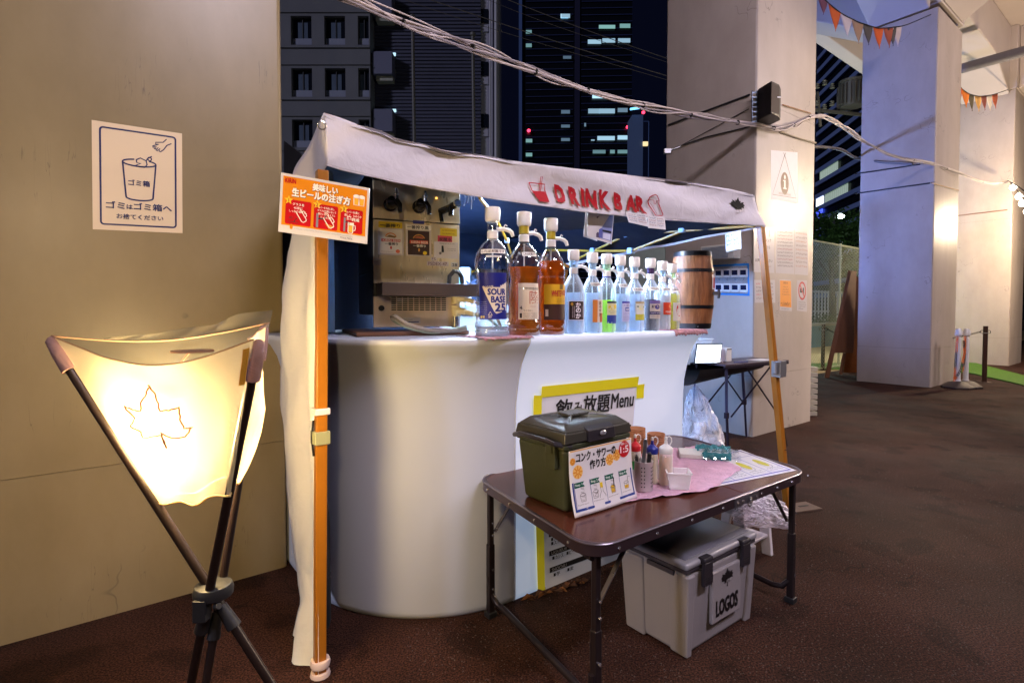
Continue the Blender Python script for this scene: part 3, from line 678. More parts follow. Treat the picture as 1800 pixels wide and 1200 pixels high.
    # black lining of front valance
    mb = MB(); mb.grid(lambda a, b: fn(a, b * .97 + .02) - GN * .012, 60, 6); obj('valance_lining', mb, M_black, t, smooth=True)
    # right and back valances
    Rt = P(onfc(1326, 342)); Rb = P(at(1336, 400, 3.30)); back = P(at(1002, 466, 4.85))
    e = (back - Rb)
    def fr(a, b):
        bot = Rb + e * a; top = Rt + V * (BD * a); top.z = Rt.z - .02 * a
        p = bot.lerp(top, b); return p + U * (.018 * math.sin(a * 22 + b * 3) * (1 - b) + .01 * noise.noise(Vector((a * 20, b * 6, 2))))
    mb = MB(); mb.grid(lambda a, b: fr(a, .06 + .94 * b) - U * .006, 50, 8); obj('side_valance_lining', mb, M_black, t, smooth=True)
    mb = MB(); mb.grid(lambda a, b: fr(a, b) + U * .004, 50, 8); obj('side_valance', mb, M_cloth, t, smooth=True)
    mb = MB(); mb.grid(lambda a, b: fr(a, .055 * b) - U * .009, 50, 1); obj('hem', mb, M_cloth, t)
    B0 = G(.28, BD, 0); 
    def fb(a, b):
        p0 = B0.lerp(back, a); p0.z = 1.56 + .05 * a; top = roof(.012)(a, 1); p = p0.lerp(top, b)
        return p + V * (.02 * math.sin(a * 30 + b) * (1 - b))
    mb = MB(); mb.grid(fb, 40, 8); obj('back_valance', mb, M_black, t, smooth=True)
    # left curtain: outer white cloth with black lining, down to the asphalt
    LE = [(395, 520), (440, 508), (520, 497), (620, 492), (750, 496), (880, 505), (960, 515), (1010, 524), (1060, 531), (1120, 516), (1180, 500), (1215, 497)]
    def fcurt(a, b):
        y = 395 + (1215 - 395) * (1 - b); x1 = interp(LE, y) - 6; x0 = 560
        d1 = 2.28 - .38 * max(0, (y - 960) / 250); d0 = 1.80
        x = x0 + (x1 - x0) * a; d = d0 + (d1 - d0) * a
        p = P(at(x, min(y, 545 + F * 1.245 / d), d))
        g = .018 * math.sin(a * 10 + (1 - b) * 2.5) + .018 * noise.noise(Vector((a * 4, b * 7, 0))) + .006 * noise.noise(Vector((a * 9, b * 22, 3)))
        return p - U * g * min(1, a * 4)
    mb = MB(); mb.grid(fcurt, 24, 70); obj('side_curtain', mb, clothmat('curtain_cream', rgb('ece7dd'), .2, .8, .4, 9), t, smooth=True, solid=.003)
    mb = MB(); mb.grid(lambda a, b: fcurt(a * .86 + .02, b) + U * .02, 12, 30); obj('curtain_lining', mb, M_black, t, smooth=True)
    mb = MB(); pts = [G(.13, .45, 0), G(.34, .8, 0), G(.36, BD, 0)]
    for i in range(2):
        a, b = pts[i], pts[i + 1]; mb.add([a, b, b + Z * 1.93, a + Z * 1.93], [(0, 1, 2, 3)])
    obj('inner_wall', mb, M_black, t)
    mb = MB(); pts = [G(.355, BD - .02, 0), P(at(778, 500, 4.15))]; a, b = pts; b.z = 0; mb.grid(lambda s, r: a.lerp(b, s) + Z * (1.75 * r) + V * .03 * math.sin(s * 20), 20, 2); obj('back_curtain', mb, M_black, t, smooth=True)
    # poles
    def pole(p, q_, name='pole', wd=.037):
        mb = MB(); mb.bar(p, q_, wd, wd, GN); o = obj(name, mb, M_yel, t, bev=.004); return o
    o = pole(P(PL) + Z * .0, P(at(566, 300, PL.y)))
    pl = P(at(563, 722, PL.y)); 
    for y, h, m in ((722, .022, M_white), (768, .045, mat('latch_grey', rgb('9a9a72'), .5))):
        mb = MB(); c = P(at(563.2, y, PL.y)); mb.box(c, (.052, .052, h), Matrix.Rotation(A, 3, 'Z')); obj('latch' if h > .03 else 'band', mb, m, o, bev=.003)
    mb = MB(); c = P(at(551, 770, PL.y - .01)); mb.tube([c + Z * .06, c + Vector((-.006, 0, 0)), c - Z * .06], .004, 6); obj('cord', mb, M_dark, o)
    vel = mat('velcro_pink', rgb('d9c1b4'), .8)
    for y in (1163, 1184):
        mb = MB(); c = P(at(563, y, PL.y)); mb.lathe([(.031, -.012), (.034, 0), (.031, .012)], 14, c); obj('strap', mb, vel, o, smooth=True)
    o = pole(P(PRf), P(PRt))
    mb = MB(); c = P(at(1369, 648, PRf.y - .01)); mb.box(c, (.075, .06, .10), Matrix.Rotation(A, 3, 'Z')); mb.tube([c + Vector((-.035, -.03, .045)), c + Vector((-.035, -.03, -.03))], .018, 8); obj('latch', mb, mat('latch_metal', rgb('8c8c90'), .35, .6), o, bev=.004)
    for s in (.22, .5): mb = MB(); c = P(PRf.lerp(PRt, s)) + GN * .022; mb.lathe([(.006, 0), (.006, .003)], 8, c); obj('hole', mb, M_dark, o)
    mb = MB(); c = P(gnd(1408, 893)); mb.box(c + Z * .006, (.21, .13, .012), Matrix.Rotation(A - R(20), 3, 'Z')); o2 = obj('base_plate', mb, mat('steel_brown', rgb('6c5a50'), .45, .5), t, bev=.003)
    mb = MB(); mb.box(c + Z * .013 + Vector((.02, .01, 0)), (.07, .016, .002), Matrix.Rotation(A - R(20), 3, 'Z')); obj('slot', mb, M_dark, o2)
    for bb in (.36, GLEN + .0):
        pass
    mb = MB(); mb.bar(G(.33, BD - .05, 0), G(.33, BD - .05, 1.9), .04, .04, GN); obj('pole', mb, M_yel, t)
    mb = MB(); mb.bar(P(W(*uv(PRf)) + V * (BD + .1)), Vector((back.x, back.y, 1.85)), .04, .04, GN); obj('pole', mb, M_yel, t)
    # scissor trusses: right side and back
    def side(px, py): return P(onpl(px, py, PRt - U * .07, U))
    def rod(p, q_, m=M_yel2, r=.009): mb = MB(); mb.tube([p, q_], r, 6); obj('truss_bar', mb, m, t, smooth=True)
    def knot(p): mb = MB(); mb.box(p, (.045, .045, .045), Matrix.Rotation(A, 3, 'Z')); obj('truss_joint', mb, M_clip, t, bev=.006)
    b1, b2, b3, b4 = (1103, 412), (1200, 403), (1043, 441), (1109, 441)
    for a, b in ((b1, (1327, 397)), (b1, (1003, 461)), (b3, b4), (b4, (1290, 372)), (b3, (1000, 440)), ((1000, 440), (960, 440))): rod(side(*a), side(*b))
    for b in (b1, b2, b3, b4): knot(side(*b))
    Bk = W(*uv(PRf)) + V * (BD - .12)
    def bk(px, py): return P(onpl(px, py, Bk, V))
    for a, b in (((770, 469), (798, 463)), ((798, 463), (870, 472)), ((775, 493), (799, 488)), ((799, 488), (905, 452)), ((905, 452), (1003, 440)), ((870, 472), (960, 440))): rod(bk(*a), bk(*b), r=.009)
    for b in ((798, 463), (799, 488), (905, 452)): knot(bk(*b))
    # roof brace
    a, b, c, d = at(843, 348, 2.45), at(871, 383, 2.8), at(891, 423, 3.2), at(900, 452, 3.6)
    for x, y in ((a, b), (b, c), (c, d)): rod(P(x), P(y), r=.008)
    for x in (b, c): mb = MB(); mb.box(P(x), (.03, .03, .03)); obj('truss_joint', mb, M_clip, t, bev=.004)
    # tube lamp under the roof
    mb = MB(); c = P(W(-3.1, -.50, 1.862)); mb.tube([c - U * .6, c + U * .6], .014, 8); c = P(W(-3.4, .70, 1.765)); mb.tube([c - U * .4, c + U * .4], .014, 8); lt = obj('tube_lamp', mb, mat('tube_glow', (1, 1, 1), .5, emit=(.6, .8, 1), es=3), t)
    # ribbons tied to the roof
    rb = mat('ribbon_white', rgb('c9d6e6'), .6)
    for k, (x, y0, y1) in enumerate(((817, 338, 362), (822, 338, 357), (827, 336, 368), (831, 340, 352))):
        mb = MB(); p0, p1 = P(at(x, y0, 2.35)), P(at(x + (k - 1) * 1.5, y1, 2.36)); mb.tube([p0, p0.lerp(p1, .5) + Vector((.004, 0, 0)), p1], .0025, 4); obj('ribbon', mb, rb, t)
    return t
TENT = canopy()

def paper(name, label, corners, m, prints=None, group=None, curl=.006, cat='paper', wunits=100):
    t, S, hu = board(name, label, cat, corners, m, .0012, wunits=wunits, group=group)
    if prints: prints(S, hu)
    S.done(); return t
M_paper = mat('paper_white', rgb('dedce0'), .6, var=.04, vs=9); M_lam = mat('laminated_paper', rgb('cfcacb'), .22, var=.03, vs=5, bump=.25, bs=6)
K = ink('16151a'); RED = ink('b0202a'); BLUE = ink('1d2f86')
def hang():
    f = lambda px, py, l=.02: fcp(px, py, l)
    def fr(d): return lambda px, py: fcp(px, py) - GN * d
    g = fr(.05)
    def p1(S, hu):
        S.rect(34, 6, 96, hu - 2, ink('7f86b8'), 1, 'picture'); S.rect(34, 6, 50, hu - 20, ink('4a3a58'), 2, 'picture'); S.rect(56, hu * .3, 94, hu * .36, K, 3); S.rect(62, 8, 92, hu * .27, ink('c6c8e0'), 2, 'picture'); S.rect(44, 8, 58, hu * .4, ink('5157a0'), 3, 'picture')
        S.line([(40, hu * .8), (60, hu * .84), (88, hu * .8)], 1, K, 3)
    paper('poster', 'creased paper with a blue photo hanging below the canopy edge', [g(1044, 414), g(1088, 427), g(1094, 366), g(1047, 364)], M_lam, p1)
    paper('paper', 'bent blank sheet behind the creased paper with the blue photo', [fcp(1042, 413) - GN * .07, fcp(1072, 420) - GN * .09, fcp(1076, 366) - GN * .07, fcp(1046, 366) - GN * .06], M_lam)
    def rows(n, cs):
        def pr(S, hu):
            for i in range(n):
                y = hu * (.78 - i * .75 / n); S.scrib(8, y, 38, hu * .5 / n, ink(cs[i % len(cs)])); S.scrib(54, y, 38, hu * .5 / n, ink(cs[(i + 1) % len(cs)]))
        return pr
    h = lambda px, py: fcp(px, py, .006)
    paper('price_list', 'small pink price slip under the letters on the canopy edge', [h(1104, 391), h(1137, 399), h(1134, 377), h(1099, 373)], M_paper, rows(4, ['8a3a50', '3a4680']))
    paper('price_list', 'small pale price slip under the beer glass icon on the canopy edge', [h(1137, 401), h(1168, 404), h(1167, 383), h(1136, 379)], M_paper, rows(4, ['3a4680', '8a3a50']))
    sd = lambda px, py: onpl(px, py, PRt, U) - U * .03
    paper('paper', 'white note hanging from the lit right edge of the canopy', [sd(1281, 443), sd(1308, 438), sd(1306, 406), sd(1279, 412)], M_lam, rows(3, ['5a5a60', '7a7a80']))
hang()

# ---------------------------------------------------------------- sheets on pillars
def bin_notice():
    c = [onfront(163, 403, -.001), onfront(321, 410, -.001), onfront(320, 235, -.001), onfront(161, 211, -.001)]
    navy = ink('14205c', .35)
    t, S, hu = board('notice', 'big cream notice with blue drawing of a hand over a bin, left pillar', 'sign', c, mat('notice_cream', rgb('dccab0'), .3, var=.03, vs=3), .004)
    k = hu / 119.0
    def rr(x0, y0, x1, y1, r, w_):
        pts = S.arc(x1 - r, y1 - r, r, r, 0, 90, 5) + S.arc(x0 + r, y1 - r, r, r, 90, 180, 5) + S.arc(x0 + r, y0 + r, r, r, 180, 270, 5) + S.arc(x1 - r, y0 + r, r, r, 270, 360, 5); S.line(pts, w_, navy, 1, 'border', True)
    rr(8.5, 7.5, 92, hu - 7, 3.5, 2.1)
    cx, yt, yb = 50.5, hu * .655, hu * .31
    S.line(S.arc(cx, yt, 18.5, 4.6, 108, 415, 26), 1.9, navy, 1, 'bin_drawing')
    S.line([(cx - 18.5, yt), (cx - 15, yb + 2)] + S.arc(cx, yb + 2, 15, 4, 180, 360, 12) + [(cx + 18.5, yt)], 1.9, navy, 1, 'bin_drawing')
    S.line([(47, yt + 4), (51.5, yt + 7), (58, yt + 4), (59, yt - 1), (56.5, yt - 5), (50, yt - 5), (46.5, yt - 3.5), (52, yt + 0), (47.5, yt + .5), (47, yt + 4)], 1.5, navy, 1, 'bin_drawing')
    S.line([(58, yt + 4), (60, yt + 8)] + S.arc(62, yt + 7, 2, 2.4, 150, -200, 12) + [(64.5, yt + 11)], 1.4, navy, 1, 'bin_drawing')
    hx = lambda pts: [(x / 982 * 100 * 1.13 - 6.5, hu - (y - 65 - (x - 60) * .135) / 1040 * hu) for x, y in pts]
    S.line(hx([(765, 243), (730, 275), (655, 275), (652, 290), (685, 295), (625, 312), (625, 325), (665, 318), (640, 340), (650, 345), (682, 325), (660, 358), (672, 362), (700, 335), (690, 368), (702, 372), (735, 350), (770, 305), (815, 288)]), 1.25, navy, 1, 'hand_drawing')
    S.ctext('ゴミ箱', 50, hu * .435, 7.6, navy, 2, .03, 24); S.text('ゴミ', 14, hu * .205, 9, navy, 2, .03, 20); S.text('は', 36, hu * .207, 6, navy, 2, .03, 6.5)
    S.text('ゴミ箱へ', 44, hu * .205, 9.3, navy, 2, .03, 43); S.ctext('お捨てください', 51, hu * .112, 6.6, navy, 2, .025, 52)
    S.done()
bin_notice()
def pillar2_sheets():
    f = lambda px, py: onfront(px, py, -.001)
    br = ink('4a3428')
    def info(S, hu):
        S.line([(50, hu * .93), (6, hu * .10), (94, hu * .10), (50, hu * .93)], 1.3, br, 1, 'tent_drawing'); S.line([(46, hu * .97), (54, hu * .86)], 1.2, br, 1, 'tent_drawing'); S.line([(54, hu * .97), (46, hu * .86)], 1.2, br, 1, 'tent_drawing')
        S.disc(50, hu * .36, 15, 19, ink('6a4632'), 1, 'emblem'); S.disc(50, hu * .485, 3.4, 3.8, ink('eee8e4'), 3, 'emblem_mark'); S.rect(47, hu * .26, 53, hu * .42, ink('eee8e4'), 3, 'emblem_mark'); S.rect(44, hu * .40, 53, hu * .425, ink('eee8e4'), 3, 'emblem_mark'); S.rect(43.5, hu * .245, 56.5, hu * .27, ink('eee8e4'), 3, 'emblem_mark'); S.ctext('information', 50, hu * .125, 5, ink('8a7a70'), 2, 0, 44)
    paper('poster', 'white poster with an i inside a tent outline on the speaker pillar', [f(1355, 350), f(1402, 358), f(1402, 268), f(1355, 264)], M_paper, info, cat='poster')
    def hand(S, hu):
        for i, s in enumerate(('ソフトドリンク', '氷がきれたら', 'ここに', 'お声がけください')): S.ctext(s, 48, hu * (.68 - i * .15), hu * .075, ink('3c3430'), 2, .012, (70, 60, 36, 84)[i])
        S.rect(72, hu * .8, 78, hu * .95, ink('c8a090'), 1); S.scrib(60, hu * .12, 24, 5, ink('a08880'))
    paper('notice', 'tall handwritten notice on the speaker pillar, behind the orange pole', [f(1325, 478), f(1361, 480), f(1361, 401), f(1325, 399)], M_lam, hand, cat='notice')
    def many(cs, n, x0=8, wd=84):
        def pr(S, hu):
            for i in range(n): S.scrib(x0, hu * (.9 - .82 * i / n), wd, hu * .42 / n, ink(cs[i % len(cs)]))
        return pr
    paper('notice', 'shiny laminated notice in the middle of the upper row, full of writing', [f(1364, 480), f(1396, 482), f(1396, 403), f(1364, 401)], M_lam, many(['3a2a24', '4a3830', '902818'], 11), cat='notice')
    paper('notice', 'glaring laminated notice with orange lower lines at the right edge of its pillar', [f(1397, 482), f(1420.5, 484), f(1420.5, 406), f(1397, 403)], M_lam, many(['a87040', '684834'], 9), cat='notice')
    def red(S, hu):
        for i in range(5):
            for j in range(3): S.scrib(8 + j * 30, hu * (.80 - i * .16), 22, hu * .085, ink(('5a4a48', 'c04040')[(i * 2 + j) % 3 == 0]))
    paper('notice', 'square handwritten notice with red words, below the tall one', [f(1327, 532), f(1363, 532), f(1362, 492), f(1326, 492)], M_lam, red, cat='notice')
    def yel(S, hu):
        S.rect(4, hu * .12, 96, hu * .97, ink('e09030'), 1, 'panel'); S.ctext('お知らせ', 50, hu * .86, 9, ink('7a3a10'), 2); 
        for i in range(4): S.scrib(30 - i * 3, hu * (.74 - i * .08), 40 + 6 * i, 6, ink('8a4a18'))
        S.line(S.arc(50, hu * .36, 17, 17, 200, 340, 10), 3, ink('9a5a20')); S.scrib(10, hu * .2, 80, 8, ink('7a3a10')); S.scrib(20, hu * .15, 60, 7, ink('7a3a10')); S.scrib(12, hu * .04, 60, 4, K)
    paper('notice', 'orange notice with dark print on the speaker pillar', [f(1370.5, 545), f(1392, 547), f(1391, 492), f(1370, 491)], M_lam, yel, cat='notice')
    def nos(S, hu):
        S.line(S.arc(50, hu * .66, 34, 37, 0, 360, 28), 9, ink('b8403c'), 2, 'ban_ring'); S.line([(30, hu * .84), (70, hu * .48)], 8, ink('b8403c'), 2, 'ban_ring'); S.rect(28, hu * .6, 50, hu * .66, K, 1, 'icon'); S.rect(56, hu * .56, 68, hu * .76, K, 1, 'icon'); S.disc(36, hu * .70, 7, 7, K, 1, 'icon')
        for i in range(4): S.scrib(14, hu * (.27 - i * .07), 72 if i < 3 else 50, 6, ink('4a4040'))
    paper('notice', 'narrow white notice with a red prohibition ring on the speaker pillar', [f(1401, 546), f(1418.5, 548), f(1418.5, 493), f(1401, 492)], M_lam, nos, cat='notice')
pillar2_sheets()
def timers():
    f = lambda px, py, o=0: onside(px, py, 0) - U * o
    t, S, hu = board('timer_board', 'white board framed in light blue holding two rows of digital timers', 'board', [f(1240, 516), f(1315.5, 518, 0), f(1314.5, 464.5), f(1240, 468)], mat('board_white', rgb('c9d2e2'), .4), .012)
    fb = mat('frame_blue', rgb('2a84d8'), .35)
    for a, b, c, d in ((0, -2, 103, 2), (0, hu - 2, 103, hu + 2), (99, 2, 103, hu - 2)): S.rect(a, b, c, d, fb, 4, 'board_frame')
    dk = mat('lcd_dark', rgb('1a2244'), .15); wh = mat('timer_white', rgb('e4e6ea'), .4)
    for r in (0, 1):
        for cc in range(5):
            x = 8 + cc * 19; y = hu * (.62 if r else .12); S.ctext('ABCDE'[cc], x + 7, y + 22, 4, ink('6a7488'), 2)
            p = [S.fn(a, b, .02) - S.fn(0, 0, 0) + Vector((0, 0, 0)) for a, b in ((x - 1, y - 2), (x + 16, y - 2), (x + 16, y + 15), (x - 1, y + 15))]
            n = (p[1] - p[0]).cross(p[3] - p[0]).normalized(); mb = MB(); mb.hexa([q - n * .018 for q in p], p); o = obj('timer', mb, wh, t, bev=.002)
            p2 = [S.fn(a, b, .0212) for a, b in ((x + 1, y + 2), (x + 14, y + 2), (x + 14, y + 12), (x + 1, y + 12))]; mb = MB(); mb.add(p2, [(0, 1, 2, 3)]); obj('screen', mb, dk, o)
            mb = MB(); mb.add([S.fn(a, b, .0216) for a, b in ((x + 3, y + 5), (x + 12, y + 5), (x + 12, y + 9), (x + 3, y + 9))], [(0, 1, 2, 3)]); 
    S.done()
    # louvred wall box above
    c = [f(1243, 459), f(1302, 455), f(1302, 429), f(1243, 435)]; org = c[0]
    t = thing('wall_heater', 'cream louvred box fixed to the pillar above the timer board', 'heater', org)
    mb = MB(); n = -U; mb.hexa([q - org for q in c], [q - org + n * .12 for q in c]); o = obj('casing', mb, mat('heater_cream', rgb('c2c0b8'), .5), t, bev=.008)
    for i in range(9):
        mb = MB(); a, b = c[0].lerp(c[3], .12 + i * .09) - org + n * .124, c[1].lerp(c[2], .12 + i * .09) - org + n * .124; mb.bar(a.lerp(b, .05), a.lerp(b, .82), .006, .008); obj('louver', mb, mat('louver_grey', rgb('98a0a8'), .5), t)
timers()

# ================================================================ COUNTER
S0 = gnd(905, 1057); RC = .67; CC = S0 + V * RC; RL = 1.245
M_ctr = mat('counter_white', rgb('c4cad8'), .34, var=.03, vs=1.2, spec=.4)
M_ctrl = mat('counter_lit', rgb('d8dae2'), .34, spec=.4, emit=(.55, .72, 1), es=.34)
PROF = [(-.012, .0), (-.002, .012), (0, .03), (0, .55), (.001, .75), (.006, .86), (.022, .95), (.045, 1.03), (.075, 1.085), (.096, 1.11), (.102, 1.125), (.099, 1.136), (.088, 1.141)]
def counter():
    t = thing('bar_counter', 'white curved bar counter, its right section glowing bluish', 'bar counter', S0)
    def sweep(path, inner=-.42):
        mb = MB(); pr = PROF + [(inner, 1.141)]; n = len(pr); vs = []
        for p, nn in path:
            for o, z in pr: vs.append(p + nn * o + Z * z - S0)
        fs = [(i * n + j, (i + 1) * n + j, (i + 1) * n + j + 1, i * n + j + 1) for i in range(len(path) - 1) for j in range(n - 1)]
        fs = [f[::-1] for f in fs]
        # end caps so the hollow shell reads as solid from the side
        for e in (0, len(path) - 1):
            p, nn = path[e]; k = len(vs); 
            vs.append(p + nn * inner - S0); fs.append(tuple([e * n + j for j in range(n)] + [k]))
        return mb.add(vs, fs)
    arc = []
    for i in range(31):
        a = R(90) * i / 30; nn = (-U) * math.sin(a) + (-V) * math.cos(a); arc.append((CC + nn * RC, nn))
    arc.append((CC - U * RC + V * .5, -U))
    arc = [(S0 - U * .003, -V)] + arc[1:]
    obj('corner_section', sweep(arc, -.40), M_ctr, t, smooth=True)
    r = .07; E = S0 + U * RL; pth = [(S0 + U * .003, -V), (S0 + U * .5, -V), (E - U * r, -V)]
    for i in range(1, 9):
        a = R(90) * i / 8; nn = U * math.sin(a) - V * math.cos(a); pth.append((E - U * r + V * r + nn * r, nn))
    pth.append((E + V * .42, U))
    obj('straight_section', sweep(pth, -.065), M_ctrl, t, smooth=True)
    mb = MB(); c = [S0 + U * .003 + V * .03, E + V * .03 - U * .05, E + V * .42 - U * .05, S0 + U * .003 + V * .42]
    mb.prism([(q.x - S0.x, q.y - S0.y) for q in c], 1.10, 1.1405); obj('counter_top', mb, M_ctr, t)
    mb = MB(); mb.tube([S0 - V * (o + .001) + Z * z - S0 for o, z in PROF], .003, 6); obj('seam', mb, mat('seam_grey', rgb('b9bec8'), .5), t, smooth=True)
counter()
TOPZ = 1.1412
def line_pt(px, off):   # point on the counter top, off metres behind the front edge line, at picture column px
    o = S0 - V * .1 + V * off; r = (px - CX) / F; t = (r * o.y - o.x) / (U.x - r * U.y); return o + U * t + Z * TOPZ
def menu():
    f = lambda px, py, o=.004: onpl(px, py, S0 - V * o, V)
    Kk = K
    cs = [f(959, 1040), f(1096, 985), f(1118, 676), f(948, 693)]
    _, cz = None, None
    def offs(z): return interp([(q, -p) for p, q in PROF], z)
    t, S, hu = board('menu_poster', 'drinks menu poster edged with yellow tape on the glowing counter front', 'poster', cs, mat('menu_paper', rgb('d6d6dc'), .55, emit=(.6, .68, .9), es=.06), .0015)  # slight emission stands in for counter light coming through the paper
    for ch in list(t.children): bpy.data.objects.remove(ch)
    g0 = S.fn; S.fn = lambda x, y, l: (lambda q: q + V * min(0, offs(q.z)))(g0(x, y, l * 2.5))
    mb = MB(); mb.grid(lambda a, b: S.fn(a * 100, b * hu, 0), 4, 120); obj('sheet', mb, MATS['menu_paper'], t, smooth=True)
    S.text('飲', 14, hu - 23, 17, Kk, 2, .02, 16); S.text('み', 31, hu - 20, 10, Kk, 2, .02, 9); S.text('放題', 41, hu - 22, 17, Kk, 2, .02, 28); S.text('Menu', 71, hu - 20, 14, Kk, 2, .02, 26)
    S.rect(6, hu - 46, 97, hu - 38, Kk, 1, 'heading_bar'); S.text('BEER', 9, hu - 44, 4.5, ink('d8d8dc'), 3, .02)
    y = hu - 58
    for i in range(5): S.text('■', 10, y, 4, Kk); S.scrib(16, y, 30, 6, Kk, 2, 'menu_line'); S.scrib(56, y, 32, 6, Kk, 2, 'menu_line'); y -= 14
    for v, tx, wd_ in ((.274, 'SPIRITS', 16), (.176, 'LIQUEUR', 17.5), (.090, 'SHOCHU', 16.5)):
        S.rect(5, hu * v, 97 if v > .2 else 70, hu * (v + .026), Kk, 1, 'heading_bar'); S.text(tx, 7, hu * (v + .004), hu * .018, ink('c8c8cc'), 3, .0, wd_)
    sq = lambda x, v: S.rect(x, hu * v + .3, x + 2.4, hu * v + 3.0, Kk, 2, 'bullet')
    for x, v, tx, wd_ in ((7, .250, 'スミノフ', 13), (7, .229, 'スミノフアップル', 26), (8, .152, 'カシス', 9), (24, .152, 'ピーチ', 10), (9, .064, '芋', 4), (25, .064, '麦', 4)): sq(x, v); S.text(tx, x + 3.2, hu * v, 3.3, Kk, 2, .02, wd_)
    S.text('午後の紅茶おいしい無糖', 62, hu * .066, 3.4, Kk, 2, .03, 36)
    S.done()
    ty = mat('yellow_tape', rgb('d8cc10'), .4, emit=(.8, .75, .05), es=.12)  # small emission put into the tape colour, like the backlit sheet
    def strip(px, z):
        q = [p - cs[0] for p in px]
        def g(a, b): p = q[0].lerp(q[1], a).lerp(q[3].lerp(q[2], a), b); return p + V * (min(0, offs(p.z)) - z - .001)
        mb = MB(); mb.grid(g, 8, 30); obj('tape', mb, ty, t, smooth=True)
    strip([f(948, 698), f(1118, 679), f(1118, 661), f(947, 678)], .0016); strip([f(945, 1045), f(958, 1040), f(950, 694), f(935, 694)], .0012); strip([f(1117, 700), f(1130, 699), f(1130, 674), f(1117, 676)], .0012)
menu()

# ================================================================ BOTTLES
M_pet = clearmat('clear_plastic', (.93, .96, 1), .22, .07, gloss=True)
M_milk = mat('pump_white', rgb('e6e0da'), .35); 
def liq(name, col, mixf=.55):
    m = mat(name, col, .04, trans=.75, ior=1.12)
    if 'glow_through' not in m:
        m['glow_through'] = 1; nt = m.node_tree; n = nt.nodes; L = nt.links; b = n['Principled BSDF']; t = n.new('ShaderNodeBsdfTranslucent'); t.inputs[0].default_value = (*col, 1)
        mx = n.new('ShaderNodeMixShader'); mx.inputs[0].default_value = mixf; L.new(b.outputs[0], mx.inputs[1]); L.new(t.outputs[0], mx.inputs[2]); L.new(mx.outputs[0], n['Material Output'].inputs[0])
    return m
def lathe_wrap(prof_r, lift=.0012):
    """label mapping: x metres round the body, y height"""
    return lambda x, y, l: (lambda r: (r * math.sin(x / r), -r * math.cos(x / r), y))(prof_r(y) + lift + l)
def rad(prof): 
    def f(z):
        for (r0, z0), (r1, z1) in zip(prof, prof[1:]):
            if z <= z1 and z1 > z0: return r0 + (r1 - r0) * (z - z0) / (z1 - z0)
        return prof[-1][0]
    return f
def pump(t, z0, big, chamber, tube_to=None, collar=None):
    s = 1.0 if big else .86; pm = M_milk
    mb = MB(); mb.lathe([(.020 * s, 0), (.0225 * s, .002), (.0225 * s, .03 * s), (.019 * s, .034 * s)], 20, (0, 0, z0)); obj('pump_collar', mb, pm, t, smooth=True)
    if collar: mb = MB(); mb.lathe([(.0235 * s, 0), (.0235 * s, .005)], 20, (0, 0, z0 - .003)); obj('neck_ring', mb, collar, t)
    mb = MB(); mb.lathe([(.015 * s, .034 * s), (.0215 * s, .038 * s), (.0215 * s, .078 * s)], 20, (0, 0, z0)); obj('pump_chamber', mb, chamber, t, smooth=True)
    mb = MB(); mb.lathe([(.026 * s, .070 * s), (.029 * s, .074 * s), (.031 * s, .082 * s), (.031 * s, .125 * s), (.029 * s, .129 * s), (.004, .1295 * s)], 24, (0, 0, z0)); obj('pump_cap', mb, pm, t, smooth=True)
    mb = MB(); zz = z0 + .040 * s; mb.tube([(.015, 0, zz), (.045 * s, 0, zz + .002), (.068 * s, 0, zz - .004), (.078 * s, 0, zz - .012), (.084 * s, 0, zz - .028 * s)], .0085 * s, 8, rr=[.010 * s, .0085 * s, .009 * s, .009 * s, .007 * s]); mb.tube([(.045 * s, 0, zz + .006), (.052 * s, 0, zz + .020 * s), (.060 * s, 0, zz + .014 * s)], .003, 5); obj('spout', mb, pm, t, smooth=True)
    mb = MB(); mb.tube([(0, 0, z0), (0, 0, .02)], .0035, 6); obj('dip_tube', mb, mat('tube_white', rgb('cfd3d6'), .4), t)
BIG = [(.050, 0), (.066, .003), (.073, .014), (.073, .024), (.069, .029), (.069, .034), (.0735, .040), (.0735, .056), (.069, .062), (.068, .068), (.068, .080), (.0665, .15), (.0665, .235), (.071, .262), (.0745, .29), (.0735, .315), (.064, .345), (.048, .372), (.030, .390), (.0185, .398), (.0185, .412)]
BIGW = [(.050, 0), (.066, .003), (.072, .012), (.072, .026), (.068, .031), (.068, .036), (.072, .042), (.072, .058), (.067, .065), (.0665, .08), (.0665, .20), (.060, .235), (.062, .255), (.072, .285), (.0735, .305), (.066, .335), (.050, .362), (.032, .385), (.0185, .396), (.0185, .412)]
BIGB = [(.048, 0), (.061, .003), (.065, .012), (.065, .026), (.061, .031), (.061, .036), (.065, .042), (.065, .058), (.062, .066), (.0615, .24), (.065, .25), (.061, .258), (.065, .268), (.064, .30), (.054, .335), (.036, .365), (.0185, .388), (.0185, .402)]
SM = [(.038, 0), (.047, .003), (.050, .012), (.0505, .03), (.049, .05), (.0505, .06), (.0505, .20), (.048, .215), (.040, .235), (.026, .262), (.0155, .278), (.0155, .29)]
SQ = [(.036, 0), (.045, .003), (.047, .012), (.0475, .2), (.045, .212), (.033, .236), (.020, .262), (.0145, .276), (.0145, .288)]
def scaled(p, k, kz): return [(r * k, z * kz) for r, z in p]
